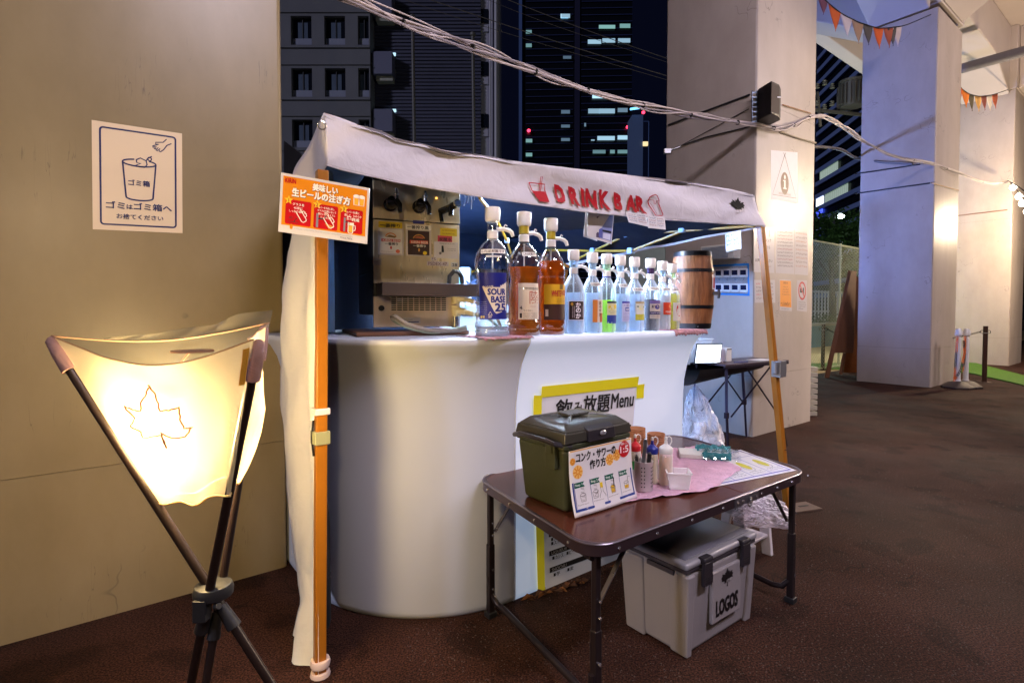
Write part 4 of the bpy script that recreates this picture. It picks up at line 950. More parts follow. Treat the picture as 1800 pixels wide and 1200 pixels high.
def bottle(label, px, prof, lm, level, lab, rz, off=.115, big=False, chamber=None, collar=None, shape=28, shell=None, sx=1):
    p = line_pt(px, off); t = thing('pump_bottle', label, 'bottle', p, rz, 'pump bottles lined up along the counter')
    mb = MB(); mb.lathe(prof, shape); obj('shell', mb, shell or M_pet, t, smooth=True)
    rf = rad(prof)
    if lm:
        lp = [(max(.004, r - .0022), max(.002, z)) for r, z in prof if z < level] + [(rf(level) - .0022, level), (.001, level + .0003)]
        mb = MB(); mb.lathe(lp, shape); obj('liquid', mb, lm, t, smooth=True)
    S = Sheet(lathe_wrap(rf), t, .0005); lab(S, rf); S.done()
    pump(t, prof[-1][1] - .014, big, chamber or M_pet, collar=collar)
    return t
def band(S, rf, z, txt=True, c='e6ded2', a=.05, h=.017):
    """the slip across the shoulder that says the bottle holds alcohol"""
    S.rect(-a, z, a, z + h, ink(c), 1, 'neck_label', 12, 2)
    if txt: S.text('これはお酒です', -a + .005, z + h * .2, h * .62, ink('4a2c28'), 3, .03, 2 * a - .01)
def base(S, w_, z0, z1, c, lay=1, nm='label'): S.rect(-w_, z0, w_, z1, ink(c, .35), lay, nm, 14, 3)
def L_sour(S, rf):
    base(S, .062, .072, .258, '20267e'); cr = ink('e2d6c4', .35); nv = ink('20267e')
    S.tri([(-.052 + (x / 12) * .112, y0 + 0) for x in range(13) for y0 in (.212 + x / 12 * .030, .212 - min(1, x / 6.5) * .118 if x < 7 else .094 + (x - 7) * .003)], [(2 * i, 2 * i + 1, 2 * i + 3, 2 * i + 2) for i in range(12)], cr, 2, 'label_panel')
    S.text('富士伏流水仕込', -.038, .215, .010, nv, 4, .02, .075); S.text('KIRIN', -.034, .198, .009, nv, 4, .03, .030); S.rect(.0, .200, .030, .209, nv, 3, 'badge', 4, 1)
    S.text('SOUR', -.022, .170, .024, nv, 4, .06, .076); S.text('BASE', -.008, .140, .024, nv, 4, .06, .062); S.text('25', .008, .104, .031, nv, 4, .06, .046)
    for i in range(9):
        a = R(150 - i * 16); S.line([(-.02 + .012 * math.cos(a), .226 + .01 * math.sin(a)), (-.02 + .036 * math.cos(a), .226 + .028 * math.sin(a))], .0012, cr, 2)
    S.line([(-.020, .088), (-.012, .103), (-.004, .088), (-.020, .088)], .0025, cr, 2, 'recycle_mark'); S.text('PET', -.019, .078, .006, cr, 3)
    for i in range(7): S.scrib(-.056, .14 - i * .008, .03, .004, ink('9aa0d0'), 2)
    S.rect(-.056, .077, -.036, .087, ink('c8b468'), 2, 'barcode'); band(S, rf, .335, a=.055); S.rect(-.03, .318, .035, .326, ink('e6ded2'), 1, 'neck_label', 8, 1); S.scrib(-.026, .319, .055, .006, ink('4a2c28'))
def L_whisky(S, rf):
    base(S, .052, .070, .222, 'd8c8b4'); r = ink('b4604c'); k = ink('2c1c18')
    S.text('陸', -.004, .135, .055, r, 2, -.005, .046); S.scrib(-.03, .200, .05, .004, k); S.scrib(.0, .122, .03, .004, r); S.text('4', -.046, .112, .014, k, 3, .04, .010); S.text('L', -.034, .112, .006, k, 3); S.text('ウイスキー', -.03, .103, .008, k, 3, .01, .04)
    for i in range(5): S.scrib(-.03, .094 - i * .0055, .065, .0036, k)
    S.rect(-.046, .076, -.036, .096, k, 2, 'barcode'); band(S, rf, .335, a=.034)
def L_yellow(S, rf):
    S.rect(-.062, .135, .062, .222, ink('d0a018'), 1, 'label', 14, 2); S.rect(-.062, .066, .062, .134, ink('3a1c14'), 1, 'label', 14, 2)
    S.text('WHITE', -.030, .168, .026, ink('a8281c'), 3, .03, .048, shear=.1); S.text('HORSE', .02, .174, .022, ink('a8281c'), 3, .03, .04, shear=.1); S.rect(.012, .200, .030, .2215, ink('2a1410'), 2, 'crest')
    for i in range(3): S.scrib(-.005, .155 - i * .007, .05, .004, ink('5a3010'))
    S.rect(-.055, .082, -.042, .112, ink('c8b0a0'), 2, 'barcode')
def L_dark(S, rf):
    base(S, .040, .062, .152, 'd8d4dc'); base(S, .037, .066, .149, '2a1c20', 2); S.disc(-.024, .136, .006, .007, ink('c89a40'), 3, 'crest')
    for i, ch in enumerate('かのか'): S.text(ch, -.006, .122 - i * .025, .022, ink('e8e0e8'), 4, .04, .024)
    for x in (-.022, -.014, .026): [S.rect(x, .075 + i * .006, x + .0035, .079 + i * .006, ink('a89aa0'), 3, 'small_print') for i in range(9)]
def L_orange(S, rf):
    base(S, .030, .052, .158, 'dccab8'); S.rect(-.030, .052, -.006, .158, ink('c8742c'), 2, 'label_panel', 5, 2); S.rect(.008, .052, .030, .095, ink('b85828'), 2, 'label_panel', 4, 1)
    for i, ch in enumerate('まろやか'): S.text(ch, .002, .135 - i * .018, .015, ink('50281c'), 3, .03, .014)
    band(S, rf, .222, a=.034)
def L_lemon(S, rf):
    base(S, .034, .045, .152, 'dcd6a8'); S.rect(-.034, .142, .034, .152, ink('28304c'), 2, 'label_panel', 6, 1); S.disc(-.008, .122, .020, .012, ink('d8b81c'), 2, 'fruit'); S.disc(.014, .126, .012, .010, ink('e0c42c'), 3, 'fruit')
    S.rect(-.034, .045, .034, .085, ink('2a3c8c'), 2, 'label_panel', 6, 1); S.scrib(-.025, .10, .05, .005, ink('28304c')); S.scrib(-.02, .092, .04, .004, ink('28304c')); S.rect(-.03, .046, -.008, .052, ink('d8d4c0'), 3, 'barcode')
def L_blue(S, rf):
    base(S, .030, .052, .152, 'c0bede'); S.rect(-.030, .143, .030, .152, ink('3a2c90'), 2, 'label_panel', 6, 1); S.rect(-.012, .104, .016, .122, ink('2838a0'), 2, 'badge', 3, 1); S.text('焼酎', -.010, .107, .011, ink('e0e0f0'), 4, .03, .022)
    for i in range(6): S.scrib(-.024, .094 - i * .007, .048, .004, ink('6a68a0'))
    S.scrib(-.02, .128, .04, .008, ink('3a3c80')); band(S, rf, .222, a=.036)
def L_lime(S, rf):
    base(S, .032, .058, .152, 'd4d2c4'); S.rect(-.032, .143, .032, .152, ink('a89058'), 2, 'label_panel', 6, 1); S.disc(0, .120, .013, .011, ink('dcd49a'), 2, 'fruit'); S.disc(-.020, .127, .005, .004, ink('4a6a4c'), 3, 'leaf_print'); S.disc(.020, .124, .005, .004, ink('4a6a4c'), 3, 'leaf_print')
    S.rect(-.032, .058, .032, .088, ink('b8b020'), 2, 'label_panel', 6, 1); [S.scrib(-.026, .080 - i * .007, .05, .004, ink('e8e4a0'), 3) for i in range(3)]; band(S, rf, .205, a=.042)
def L_purple(S, rf):
    base(S, .042, .065, .160, 'c8b8a8'); S.rect(-.042, .142, .042, .160, ink('6a5890'), 2, 'label_panel', 6, 1); S.rect(-.042, .085, .042, .102, ink('2c2250'), 2, 'label_panel', 6, 1); S.disc(0, .125, .016, .012, ink('4a3c88'), 3, 'fruit')
    S.text('黒ウーロン', -.034, .120, .014, ink('2c2038'), 4, .03, .06); S.scrib(-.034, .09, .06, .008, ink('d8d0e0'), 3); [S.scrib(-.036, .078 - i * .007, .07, .004, ink('2c2250')) for i in range(2)]; band(S, rf, .212, a=.046)
def L_peach(S, rf):
    base(S, .034, .085, .150, 'd2482c'); S.disc(.01, .13, .012, .010, ink('e88c58'), 2, 'fruit'); S.text('PEACH', -.022, .095, .010, ink('f0dcd0'), 3, .03, .044); band(S, rf, .212, a=.036)
def L_redy(S, rf):
    base(S, .034, .05, .150, 'd8d4c8'); S.disc(.008, .11, .024, .036, ink('c4241c'), 2, 'label_panel'); 
    for i, ch in enumerate('サワー'): S.text(ch, .002, .122 - i * .02, .015, ink('f0dcd0'), 4, .03, .015)
    band(S, rf, .212, a=.03)
def bottles():
    glow_pet = clearmat('pet_glow_tint', (.85, .93, 1), .28, .12)  # milky bluish tint stands in for lamplight caught by the clear bottles
    water2 = liq('pale_spirit', (.84, .91, 1), .5)
    amber = liq('whisky_amber', (.50, .15, .015), .45); amber2 = liq('whisky_orange', (.50, .12, .008), .45); water = liq('clear_spirit', (.93, .95, .98), .15); yellow = mat('chamber_yellow', rgb('b09a28'), .3)
    cb = clearmat('chamber_blue', (.72, .88, 1), .5, .2); cg = clearmat('chamber_green', (.7, .95, .72), .55, .2)
    bottle('tall clear bottle with the big blue label reading 25, leftmost on the counter', 866, BIG, water, .04, L_sour, R(4), .105, True)
    bottle('large waisted whisky bottle with cream label, second bottle on the counter', 921, BIGW, amber, .292, L_whisky, R(22), .112, True, yellow, M_dark)
    bottle('large whisky bottle with yellow and brown label, before the small bottles', 968, BIGB, amber2, .325, L_yellow, R(24), .112, True, yellow, M_dark)
    bottle('clear spirit bottle with black square label beside the yellow labelled whisky', 1008, SM, water2, .19, L_dark, R(12), .11, chamber=cb, shape=20, shell=glow_pet)
    bottle('clear bottle with narrow orange and white label among the small bottles', 1041, scaled(SM, .96, .985), water2, .19, L_orange, R(28), .11, chamber=cb, shell=glow_pet)
    lime = liq('lime_liquid', (.66, .88, .10), .8); milk = liq('cloudy_liquid', (.85, .90, .96), .7); dk = mat('plum_liquid', rgb('241a30'), .1); wt = mat('white_liquid', rgb('dcd6d8'), .3); yl = liq('gold_liquid', (.85, .70, .03), .8)
    bottle('bottle of bright yellow green liquid with a lemon label', 1066, scaled(SM, .92, .985), lime, .158, L_lemon, R(34), .115, chamber=cg, collar=mat('ring_blue', rgb('28389c'), .4), shell=glow_pet)
    bottle('clear bottle with lilac label and small blue badge', 1090, scaled(SM, .90, .98), water2, .19, L_blue, R(36), .115, chamber=cb, shell=glow_pet)
    bottle('cloudy pale bottle with beige and olive label', 1115, scaled(SQ, 1.02, .98), milk, .19, L_lime, R(30), .115, chamber=cb, shell=glow_pet)
    bottle('bottle of nearly black liquid with a violet and cream label', 1143, scaled(SM, .98, .98), dk, .165, L_purple, R(30), .12, chamber=mat('chamber_plum', rgb('3c2a4c'), .2), shell=glow_pet)
    bottle('white bottle with a red label, between the dark one and the golden one', 1164, scaled(SM, .88, .95), wt, .19, L_peach, R(34), .125, chamber=cb, shell=glow_pet)
    bottle('golden yellow bottle with a red and white label, next to the barrel', 1181, scaled(SM, .84, .92), yl, .20, L_redy, R(36), .13, chamber=cg, shell=glow_pet)
bottles()
def barrel():
    p = line_pt(1216, .20); t = thing('barrel', 'small oak barrel with four black hoops at the right end of the counter', 'barrel', p, R(10))
    H, r0, r1 = .452, .105, .125; wd = mat('oak', rgb('8a5836'), .45, var=.35, vs=7, stretch=(4, 4, .6), bump=.4, bs=30, col2=rgb('5e3820')); n = 16
    def rr(z): return r0 + (r1 - r0) * math.sin(math.pi * z / H)
    for k in range(n):
        a0, a1 = R(360 / n * k + .5), R(360 / n * (k + 1) - .5); mb = MB()
        def f(a, b): z = H * b; an = a0 + (a1 - a0) * a; r = rr(z) * (1 + .004 * math.sin(math.pi * a)); return (r * math.cos(an), r * math.sin(an), z)
        mb.grid(f, 3, 12); mb.grid(lambda a, b: tuple(x * (.9 if i < 2 else 1) for i, x in enumerate(f(1 - a, b))), 1, 12); obj('stave', mb, wd, t, smooth=True)
    mb = MB(); mb.lathe([(r0 - .006, .0), (r0 - .006, H - .012)], 32); obj('barrel_head', mb, wd, t)
    hp = mat('hoop_black', (.02, .02, .025), .28, .6)
    for z0, z1 in ((.002, .032), (.118, .138), (.330, .350), (.425, .452)):
        mb = MB(); mb.lathe([(rr(z0) + .0005, z0), (rr(z0) + .003, z0), (rr(z1) + .003, z1), (rr(z1) + .0005, z1)], 40, cap=False); obj('hoop', mb, hp, t, smooth=True)
    for z in (.015, .34): mb = MB(); a = R(-100); mb.lathe([(.004, -.003), (.005, 0), (.003, .003)], 8, (math.cos(a) * (rr(z) + .004), math.sin(a) * (rr(z) + .004), z)); obj('rivet', mb, mat('chrome', (.6, .6, .6), .2, 1), t)
    a = R(-52); c = Vector((math.cos(a) * (r1 + .004), math.sin(a) * (r1 + .004), .262)); mb = MB(); mb.box(c + Z * .01, (.028, .004, .085), Matrix.Rotation(a + R(90), 3, 'Z')); o = obj('tag', mb, mat('tag_white', rgb('d8d0d0'), .4), t)
    mb = MB(); mb.box(c + Z * .005 + Vector((math.cos(a), math.sin(a), 0)) * .003, (.014, .003, .06), Matrix.Rotation(a + R(90), 3, 'Z')); obj('tag_print', mb, RED, o)
    mb = MB(); d = Vector((math.cos(a), math.sin(a), 0)); q = c - Z * .055; mb.tube([q, q + d * .035], .011, 10); mb.tube([q + d * .03 + Z * .02, q + d * .034, q + d * .03 - Z * .03], .008, 8); obj('tap', mb, mat('dark_steel', (.12, .11, .11), .3, .8), t, smooth=True)
barrel()
def crumple(name, label, cat, c, size, m, seed=0, amp=.35, n=3, flat=0, rz=0, freq=3.0):
    import bmesh
    bm = bmesh.new(); bmesh.ops.create_icosphere(bm, subdivisions=n + 2, radius=1)
    for v in bm.verts:
        d = v.co.normalized(); k = 1 + amp * noise.noise(d * freq + Vector((seed, 0, 0))) + amp * .6 * abs(noise.noise(d * freq * 2.2 + Vector((0, seed, 0)))) - amp * .5 * abs(noise.noise(d * freq * 4.5 + Vector((0, 0, seed))))
        v.co = d * k; v.co.z = max(v.co.z, -1 + .1 * noise.noise(d * 4)) 
        v.co = Vector((v.co.x * size[0], v.co.y * size[1], v.co.z * size[2]))
    me = bpy.data.meshes.new(name); bm.to_mesh(me); bm.free(); me.polygons.foreach_set('use_smooth', [True] * len(me.polygons)); me.materials.append(m)
    try: me.set_sharp_from_angle(angle=R(25))
    except Exception: pass
    o = bpy.data.objects.new(name, me); COL.objects.link(o); o.location = c; o.rotation_euler = (0, 0, rz); return cset(o, label, cat)
def netcloth(name, label, px0, px1, d0, drop, seed):
    """thin pink cloth lying on the counter edge and hanging a little over it"""
    mb = MB()
    def f(a, b):
        px = px0 + (px1 - px0) * a; s = b * (d0 + drop); p = line_pt(px, 0)
        e = .010 * noise.noise(Vector((a * 14, seed, 0)))
        if s < d0: q = p + V * (d0 - s) + Z * (.002 + .005 * abs(noise.noise(Vector((a * 22, b * 14, seed)))))
        else: q = p - V * .005 - Z * (s - d0 + e) 
        return q
    mb.grid(f, 90, 14); return obj(name, mb, mat('pink_net', rgb('c8929a'), .9, var=.35, vs=60, bump=1, bs=160), smooth=True, solid=.001, label=label, cat='cloth')
netcloth('net_cloth', 'pink net cloth under the big bottles on the counter edge', 850, 938, .2, .004, 1)
netcloth('net_cloth', 'pink net cloth by the barrel at the right end of the counter', 1186, 1243, .16, .022, 5)
# ================================================================ DISPENSER
M_ss = mat('stainless', rgb('e2d0a8'), .28, .45, var=.18, vs=14, stretch=(1, 1, .25))
M_ssl = mat('stainless_low', rgb('d8c6ae'), .36, .4, var=.14, vs=10)
def dispenser():
    fl = onz(657, 585, TOPZ + .03); rz = R(24); X = Vector((math.cos(rz), math.sin(rz), 0)); Y = Vector((-X.y, X.x, 0))
    d0 = 2.28; org = at(657, 584, d0); org.z = TOPZ + .032
    t = thing('beer_dispenser', 'stainless beer dispenser with three black taps on the left of the counter', 'dispenser', org, rz)
    Wd, Dp = .385, .42; H1 = .70
    # width so that the right edge lands at column 790
    for i in range(40):
        q = org + X * Wd
        if CX + F * q.x / q.y > 789: break
        Wd += .004
    mb = MB(); mb.box((Wd / 2, Dp / 2 + .02, .15), (Wd - .004, Dp, .19)); mb.box((Wd / 2, Dp / 2 + .02, .47), (Wd - .004, Dp, .45)); obj('body', mb, mat('dispenser_black', (.012, .011, .012), .35), t, bev=.006)
    def fz(px_y): return (at(700, px_y, d0 + .05).z - org.z)
    zt0, zt1 = fz(521), fz(499)
    mb = MB(); mb.box((Wd / 2, .008, (0 + zt0 - .012) / 2 + .008), (Wd, .016, zt0 - .004)); lf = obj('lower_panel', mb, M_ssl, t, bev=.003)
    mb = MB(); mb.box((Wd / 2, .012, (zt1 + fz(388)) / 2), (Wd - .004, .014, fz(388) - zt1 - .002)); mid = obj('front_panel', mb, M_ss, t, bev=.003)
    mb = MB(); mb.box((Wd / 2, .010, (fz(387) + fz(320)) / 2), (Wd - .002, .016, fz(320) - fz(387) - .003)); top = obj('tap_panel', mb, M_ss, t, bev=.003)
    mb = MB(); mb.box((Wd / 2 + .03, -.05, (zt0 + zt1) / 2), (Wd + .03, .13, zt1 - zt0)); obj('drip_tray', mb, mat('tray_brown', rgb('4a3f3a'), .42, .3), t, bev=.003)
    bk = M_dark
    for i in range(10):
        for j in range(9):
            mb = MB(); mb.box((Wd * .22 + i * Wd * .064, -.0012, .058 + j * .0088 + .02), (Wd * .053, .002, .0048)); obj('vent_slot', mb, bk, t)
    mb = MB(); mb.lathe([(.012, 0), (.012, .01)], 12); o = obj('knob', mb, bk, t, loc=(.03, -.01, .085), rot=(R(90), 0, 0)); 
    mb = MB(); mb.box((Wd * .42, -.0015, .032), (Wd * .2, .002, .026)); lb = obj('rating_label', mb, mat('label_grey', rgb('c8c4c0'), .4), t)
    S = Sheet(plane_fn((Wd * .32, -.003, .02), (1, 0, 0), (0, 0, 1), .001), t); S.rect(6, 4, Wd * 180, 8, ink('2a3c7a'), 1); S.scrib(5, 14, 40, 4, K, 1); S.done()
    # three taps
    ch = mat('chrome', (.6, .6, .6), .2, 1); gb = mat('gloss_black', (.008, .008, .01), .15)
    ztap = fz(362)
    for i, px in enumerate((685, 727, 768)):
        x = Wd * (px - 657) / 132
        tp = obj('tap', MB().tube([(x - .01, 0, ztap), (x - .008, -.05, ztap + .004), (x + .002, -.075, ztap)], .02, 12, rr=[.022, .026, .012]) if i < 2 else MB().tube([(x - .03, 0, ztap - .012), (x, -.05, ztap), (x + .012, -.10, ztap + .008)], .016, 12), gb, t, smooth=True)
        if i < 2:
            mb = MB(); mb.tube([(x + .002, -.07, ztap + .006), (x + .012, -.085, ztap - .012), (x + .014, -.088, ztap - .045)], .010, 10, rr=[.014, .012, .008]); obj('spout', mb, gb, tp, smooth=True)
            mb = MB(); mb.tube([(x + .004, -.07, ztap + .012), (x + .004, -.066, ztap + .036)], .009, 12); mb.tube([(x + .004, -.066, ztap + .036), (x + .004, -.062, ztap + .058)], .006, 12); mb.lathe([(.011, 0), (.012, .004), (.011, .008)], 12, (x + .004, -.067, ztap + .03)); obj('lever', mb, ch, tp, smooth=True)
            mb = MB(); mb.lathe([(.028, -.003), (.029, .0), (.026, .006), (.010, .012)], 16); obj('collar', mb, gb, tp, smooth=True, loc=(x - .01, -.006, ztap), rot=(R(90), 0, 0))
        else:
            mb = MB(); mb.tube([(x + .012, -.10, ztap + .008), (x + .013, -.112, ztap + .01)], .017, 16); dk_ = obj('end_cap', mb, ch, tp, smooth=True)
            mb = MB(); mb.tube([(x + .013, -.1125, ztap + .01), (x + .013, -.114, ztap + .0102)], .010, 12); obj('badge', mb, mat('badge_blue', rgb('5070b8'), .4), dk_)
            mb = MB(); mb.tube([(x - .005, -.07, ztap), (x - .006, -.074, ztap - .04)], .010, 10, rr=[.013, .011]); mb.tube([(x - .034, -.01, ztap - .01), (x - .03, -.02, ztap - .06)], .009, 8); obj('spout', mb, gb, tp, smooth=True)
    # stickers
    S = Sheet(plane_fn((0, .0035, 0), (1, 0, 0), (0, 0, 1), 1), t, .0006)
    def X_(px): return Wd * (px - 656) / 133
    def sq(a, y0, b, y1, m, lay=1, nm='sticker'): S.rect(X_(a), fz(y1), X_(b), fz(y0), m, lay, nm)
    S2 = S
    ye = ink('d8b818'); wt = ink('e4dccc'); dk = ink('3a241a'); r = ink('c84a38')
    sq(664, 391, 699, 402, ye); S.text('一番搾り', X_(666), fz(401), .016, K, 3, .02, .085)
    sq(663, 402, 701, 449, ink('c8bcb0')); sq(666, 404, 698, 446, wt, 2); S.line([(X_(682) + .024 * math.cos(R(a)), fz(420) + .022 * math.sin(R(a))) for a in range(20, 170, 12)], .004, ink('d88830'), 3); S.poly([(X_(674), fz(418)), (X_(680), fz(414)), (X_(690), fz(416)), (X_(688), fz(419)), (X_(680), fz(418))], ink('8a6a38'), 3, 'crest')
    sq(668, 421, 696, 426, r, 3); S.text('KIRIN BEER', X_(670), fz(425.4), .009, wt, 4, .02, .075); S.text('一番搾り', X_(673), fz(432), .012, K, 4, .03, .055); S.disc(X_(682), fz(436), .004, .007, r, 3); S.disc(X_(692), fz(442), .009, .008, ink('d87048'), 3); S.scrib(X_(668), fz(444), .05, .004, ink('a08060'), 3)
    sq(704, 393, 743, 402, wt); S.text('一番搾り黒', X_(706), fz(401), .015, K, 3, .02, .095)
    sq(704, 402, 743, 449, ink('c8bcb0')); sq(707, 404, 740, 447, dk, 2); S.line([(X_(724) + .026 * math.cos(R(a)), fz(420) + .022 * math.sin(R(a))) for a in range(20, 170, 12)], .004, ink('c88838'), 3); S.poly([(X_(716), fz(417)), (X_(722), fz(413)), (X_(732), fz(415)), (X_(730), fz(418))], ink('a85a38'), 3, 'crest')
    sq(710, 421, 738, 427, r, 3); S.text('KIRIN BEER', X_(712), fz(426.4), .010, wt, 4, .02, .075); S.text('一番搾り', X_(715), fz(433), .011, wt, 4, .03, .055); S.disc(X_(724), fz(438), .004, .007, ink('e09838'), 3); S.disc(X_(733), fz(443), .009, .008, ye, 3)
    sq(757, 396, 784, 410, ink('c8b020')); S.scrib(X_(760), fz(401), .06, .006, ink('5a4a10')); S.scrib(X_(760), fz(407), .06, .006, ink('5a4a10'))
    sq(753, 410, 776, 421, ink('b8404c')); S.text('炭酸水', X_(755), fz(420), .016, ink('2a1418'), 3, .02, .058)
    sq(747, 421, 785, 451, ink('c8c2c4')); S.scrib(X_(756), fz(425), .07, .005, K); S.poly([(X_(759), fz(428)), (X_(762), fz(428)), (X_(763), fz(440)), (X_(759), fz(440))], K, 2); S.disc(X_(757), fz(442), .006, .006, ink('6a6468'), 2); S.scrib(X_(768), fz(434), .04, .004, K); S.scrib(X_(768), fz(437), .04, .004, K)
    sq(742, 450, 752, 456, ink('d0c8c8')); S.text('FS', X_(743.5), fz(455.5), .013, ink('5a3c48'), 3, .01, .018)
    sq(736, 457, 770, 465, ink('c0b4b8')); S.text('PSDEX-47', X_(738), fz(464.3), .014, ink('5a3c48'), 3, .01, .085); sq(774, 458, 785, 466, ink('c8c4c0')); S.text('28', X_(776), fz(465), .013, K, 3, .02, .022)
    sq(656, 456, 668, 467, ink('c4bcac')); S.scrib(X_(658), fz(462), .02, .005, ink('7a7468'))
    sq(720, 337, 747, 360, ink('a8a2a8'), 0); S.text('NO', X_(722), fz(352), .02, ink('3a4a88'), 2, .01, .02); sq(715, 384, 732, 391.5, ink('38387c'), 2)
    S.done()
    # small indicator
    mb = MB(); mb.box((X_(751), -.001, fz(343)), (.006, .004, .006)); obj('indicator', mb, mat('led_amber', (1, .5, .1), .5, emit=(1, .5, .1), es=4), t)
    # carry handle right, valves and hoses
    mb = MB(); mb.tube([(X_(768), -.02, fz(502)), (X_(768), -.03, fz(484)), (X_(775), -.03, fz(475)), (X_(783), -.03, fz(476)), (X_(789), -.02, fz(485)), (X_(790), -.02, fz(502))], .010, 8); obj('drip_handle', mb, mat('rubber', (.03, .03, .03), .6), t, smooth=True)
    val = mat('valve_cream', rgb('c8bd94'), .35)
    vv = []
    for z in (.125, .070):
        mb = MB(); x = Wd - .015; mb.tube([(x - .02, -.02, z + .008), (x + .02, -.05, z)], .016, 12); mb.tube([(x + .02, -.05, z), (x + .05, -.08, z - .012)], .011, 10); mb.tube([(x - .012, -.02, z - .02), (x - .014, -.02, z + .028)], .02, 12); obj('valve', mb, val, t, smooth=True)
    mb = MB(); mb.tube([(Wd - .03, -.02, .0), (Wd - .03, -.02, .05)], .018, 12); obj('valve_foot', mb, ch, t, smooth=True)
    hose = clearmat('hose_clear', (.78, .74, .62), .5, .15)
    def hose_(pts, r, m=hose):
        P_ = [Vector(p) for p in pts]; out = []
        for i in range(len(P_) - 1):
            a, b, c, d = P_[max(i - 1, 0)], P_[i], P_[i + 1], P_[min(i + 2, len(P_) - 1)]
            for k in range(8):
                s = k / 8; out.append(.5 * ((2 * b) + (c - a) * s + (2 * a - 5 * b + 4 * c - d) * s * s + (3 * b - a - 3 * c + d) * s ** 3))
        out.append(P_[-1]); mb = MB(); mb.tube(out, r, 8); obj('hose', mb, m, t, smooth=True)
    hose_([(Wd + .04, -.085, .112), (Wd + .09, -.10, .09), (Wd + .13, -.11, .045), (Wd + .15, -.11, .0)], .007, mat('hose_brown', rgb('8a7460'), .3))
    hose_([(Wd + .04, -.085, .058), (Wd + .09, -.09, .045), (Wd + .14, -.10, .005)], .006, mat('hose_green', rgb('8f9c86'), .3))
    for k in range(3): hose_([(.075, -.005, .048 - k * .006), (.085, -.04, .050 - k * .012), (.13, -.07, .018 - k * .008), (.24, -.08, -.012 - k * .004), (Wd + .01, -.05, -.010 + k * .008)], .009 - k * .002, (mat('hose_grey', rgb('9a9288'), .25), hose, mat('hose_green', rgb('8f9c86'), .3))[k])
    # wooden board under it
    c = org - Z * .032 
    b = obj('cutting_board', MB().box((Wd / 2 - .03, Dp / 2 - .03, .010), (Wd + .10, Dp + .06, .018)), mat('board_wood', rgb('6a4630'), .5, var=.4, vs=5, stretch=(.5, 8, 8)), loc=c, rot=rz, bev=.003, label='brown wooden board under the beer dispenser', cat='board')
    # dark phone-like clip on the counter edge
    p = onz(592, 594, TOPZ + .012); obj('bottle_opener', MB().box((0, 0, 0), (.05, .02, .014)), mat('navy_plastic', rgb('1c1a3a'), .4), loc=at(592, 595, 2.20), rot=R(-10), bev=.005, label='small dark blue clip on the counter edge, left of the dispenser', cat='clip')
dispenser()

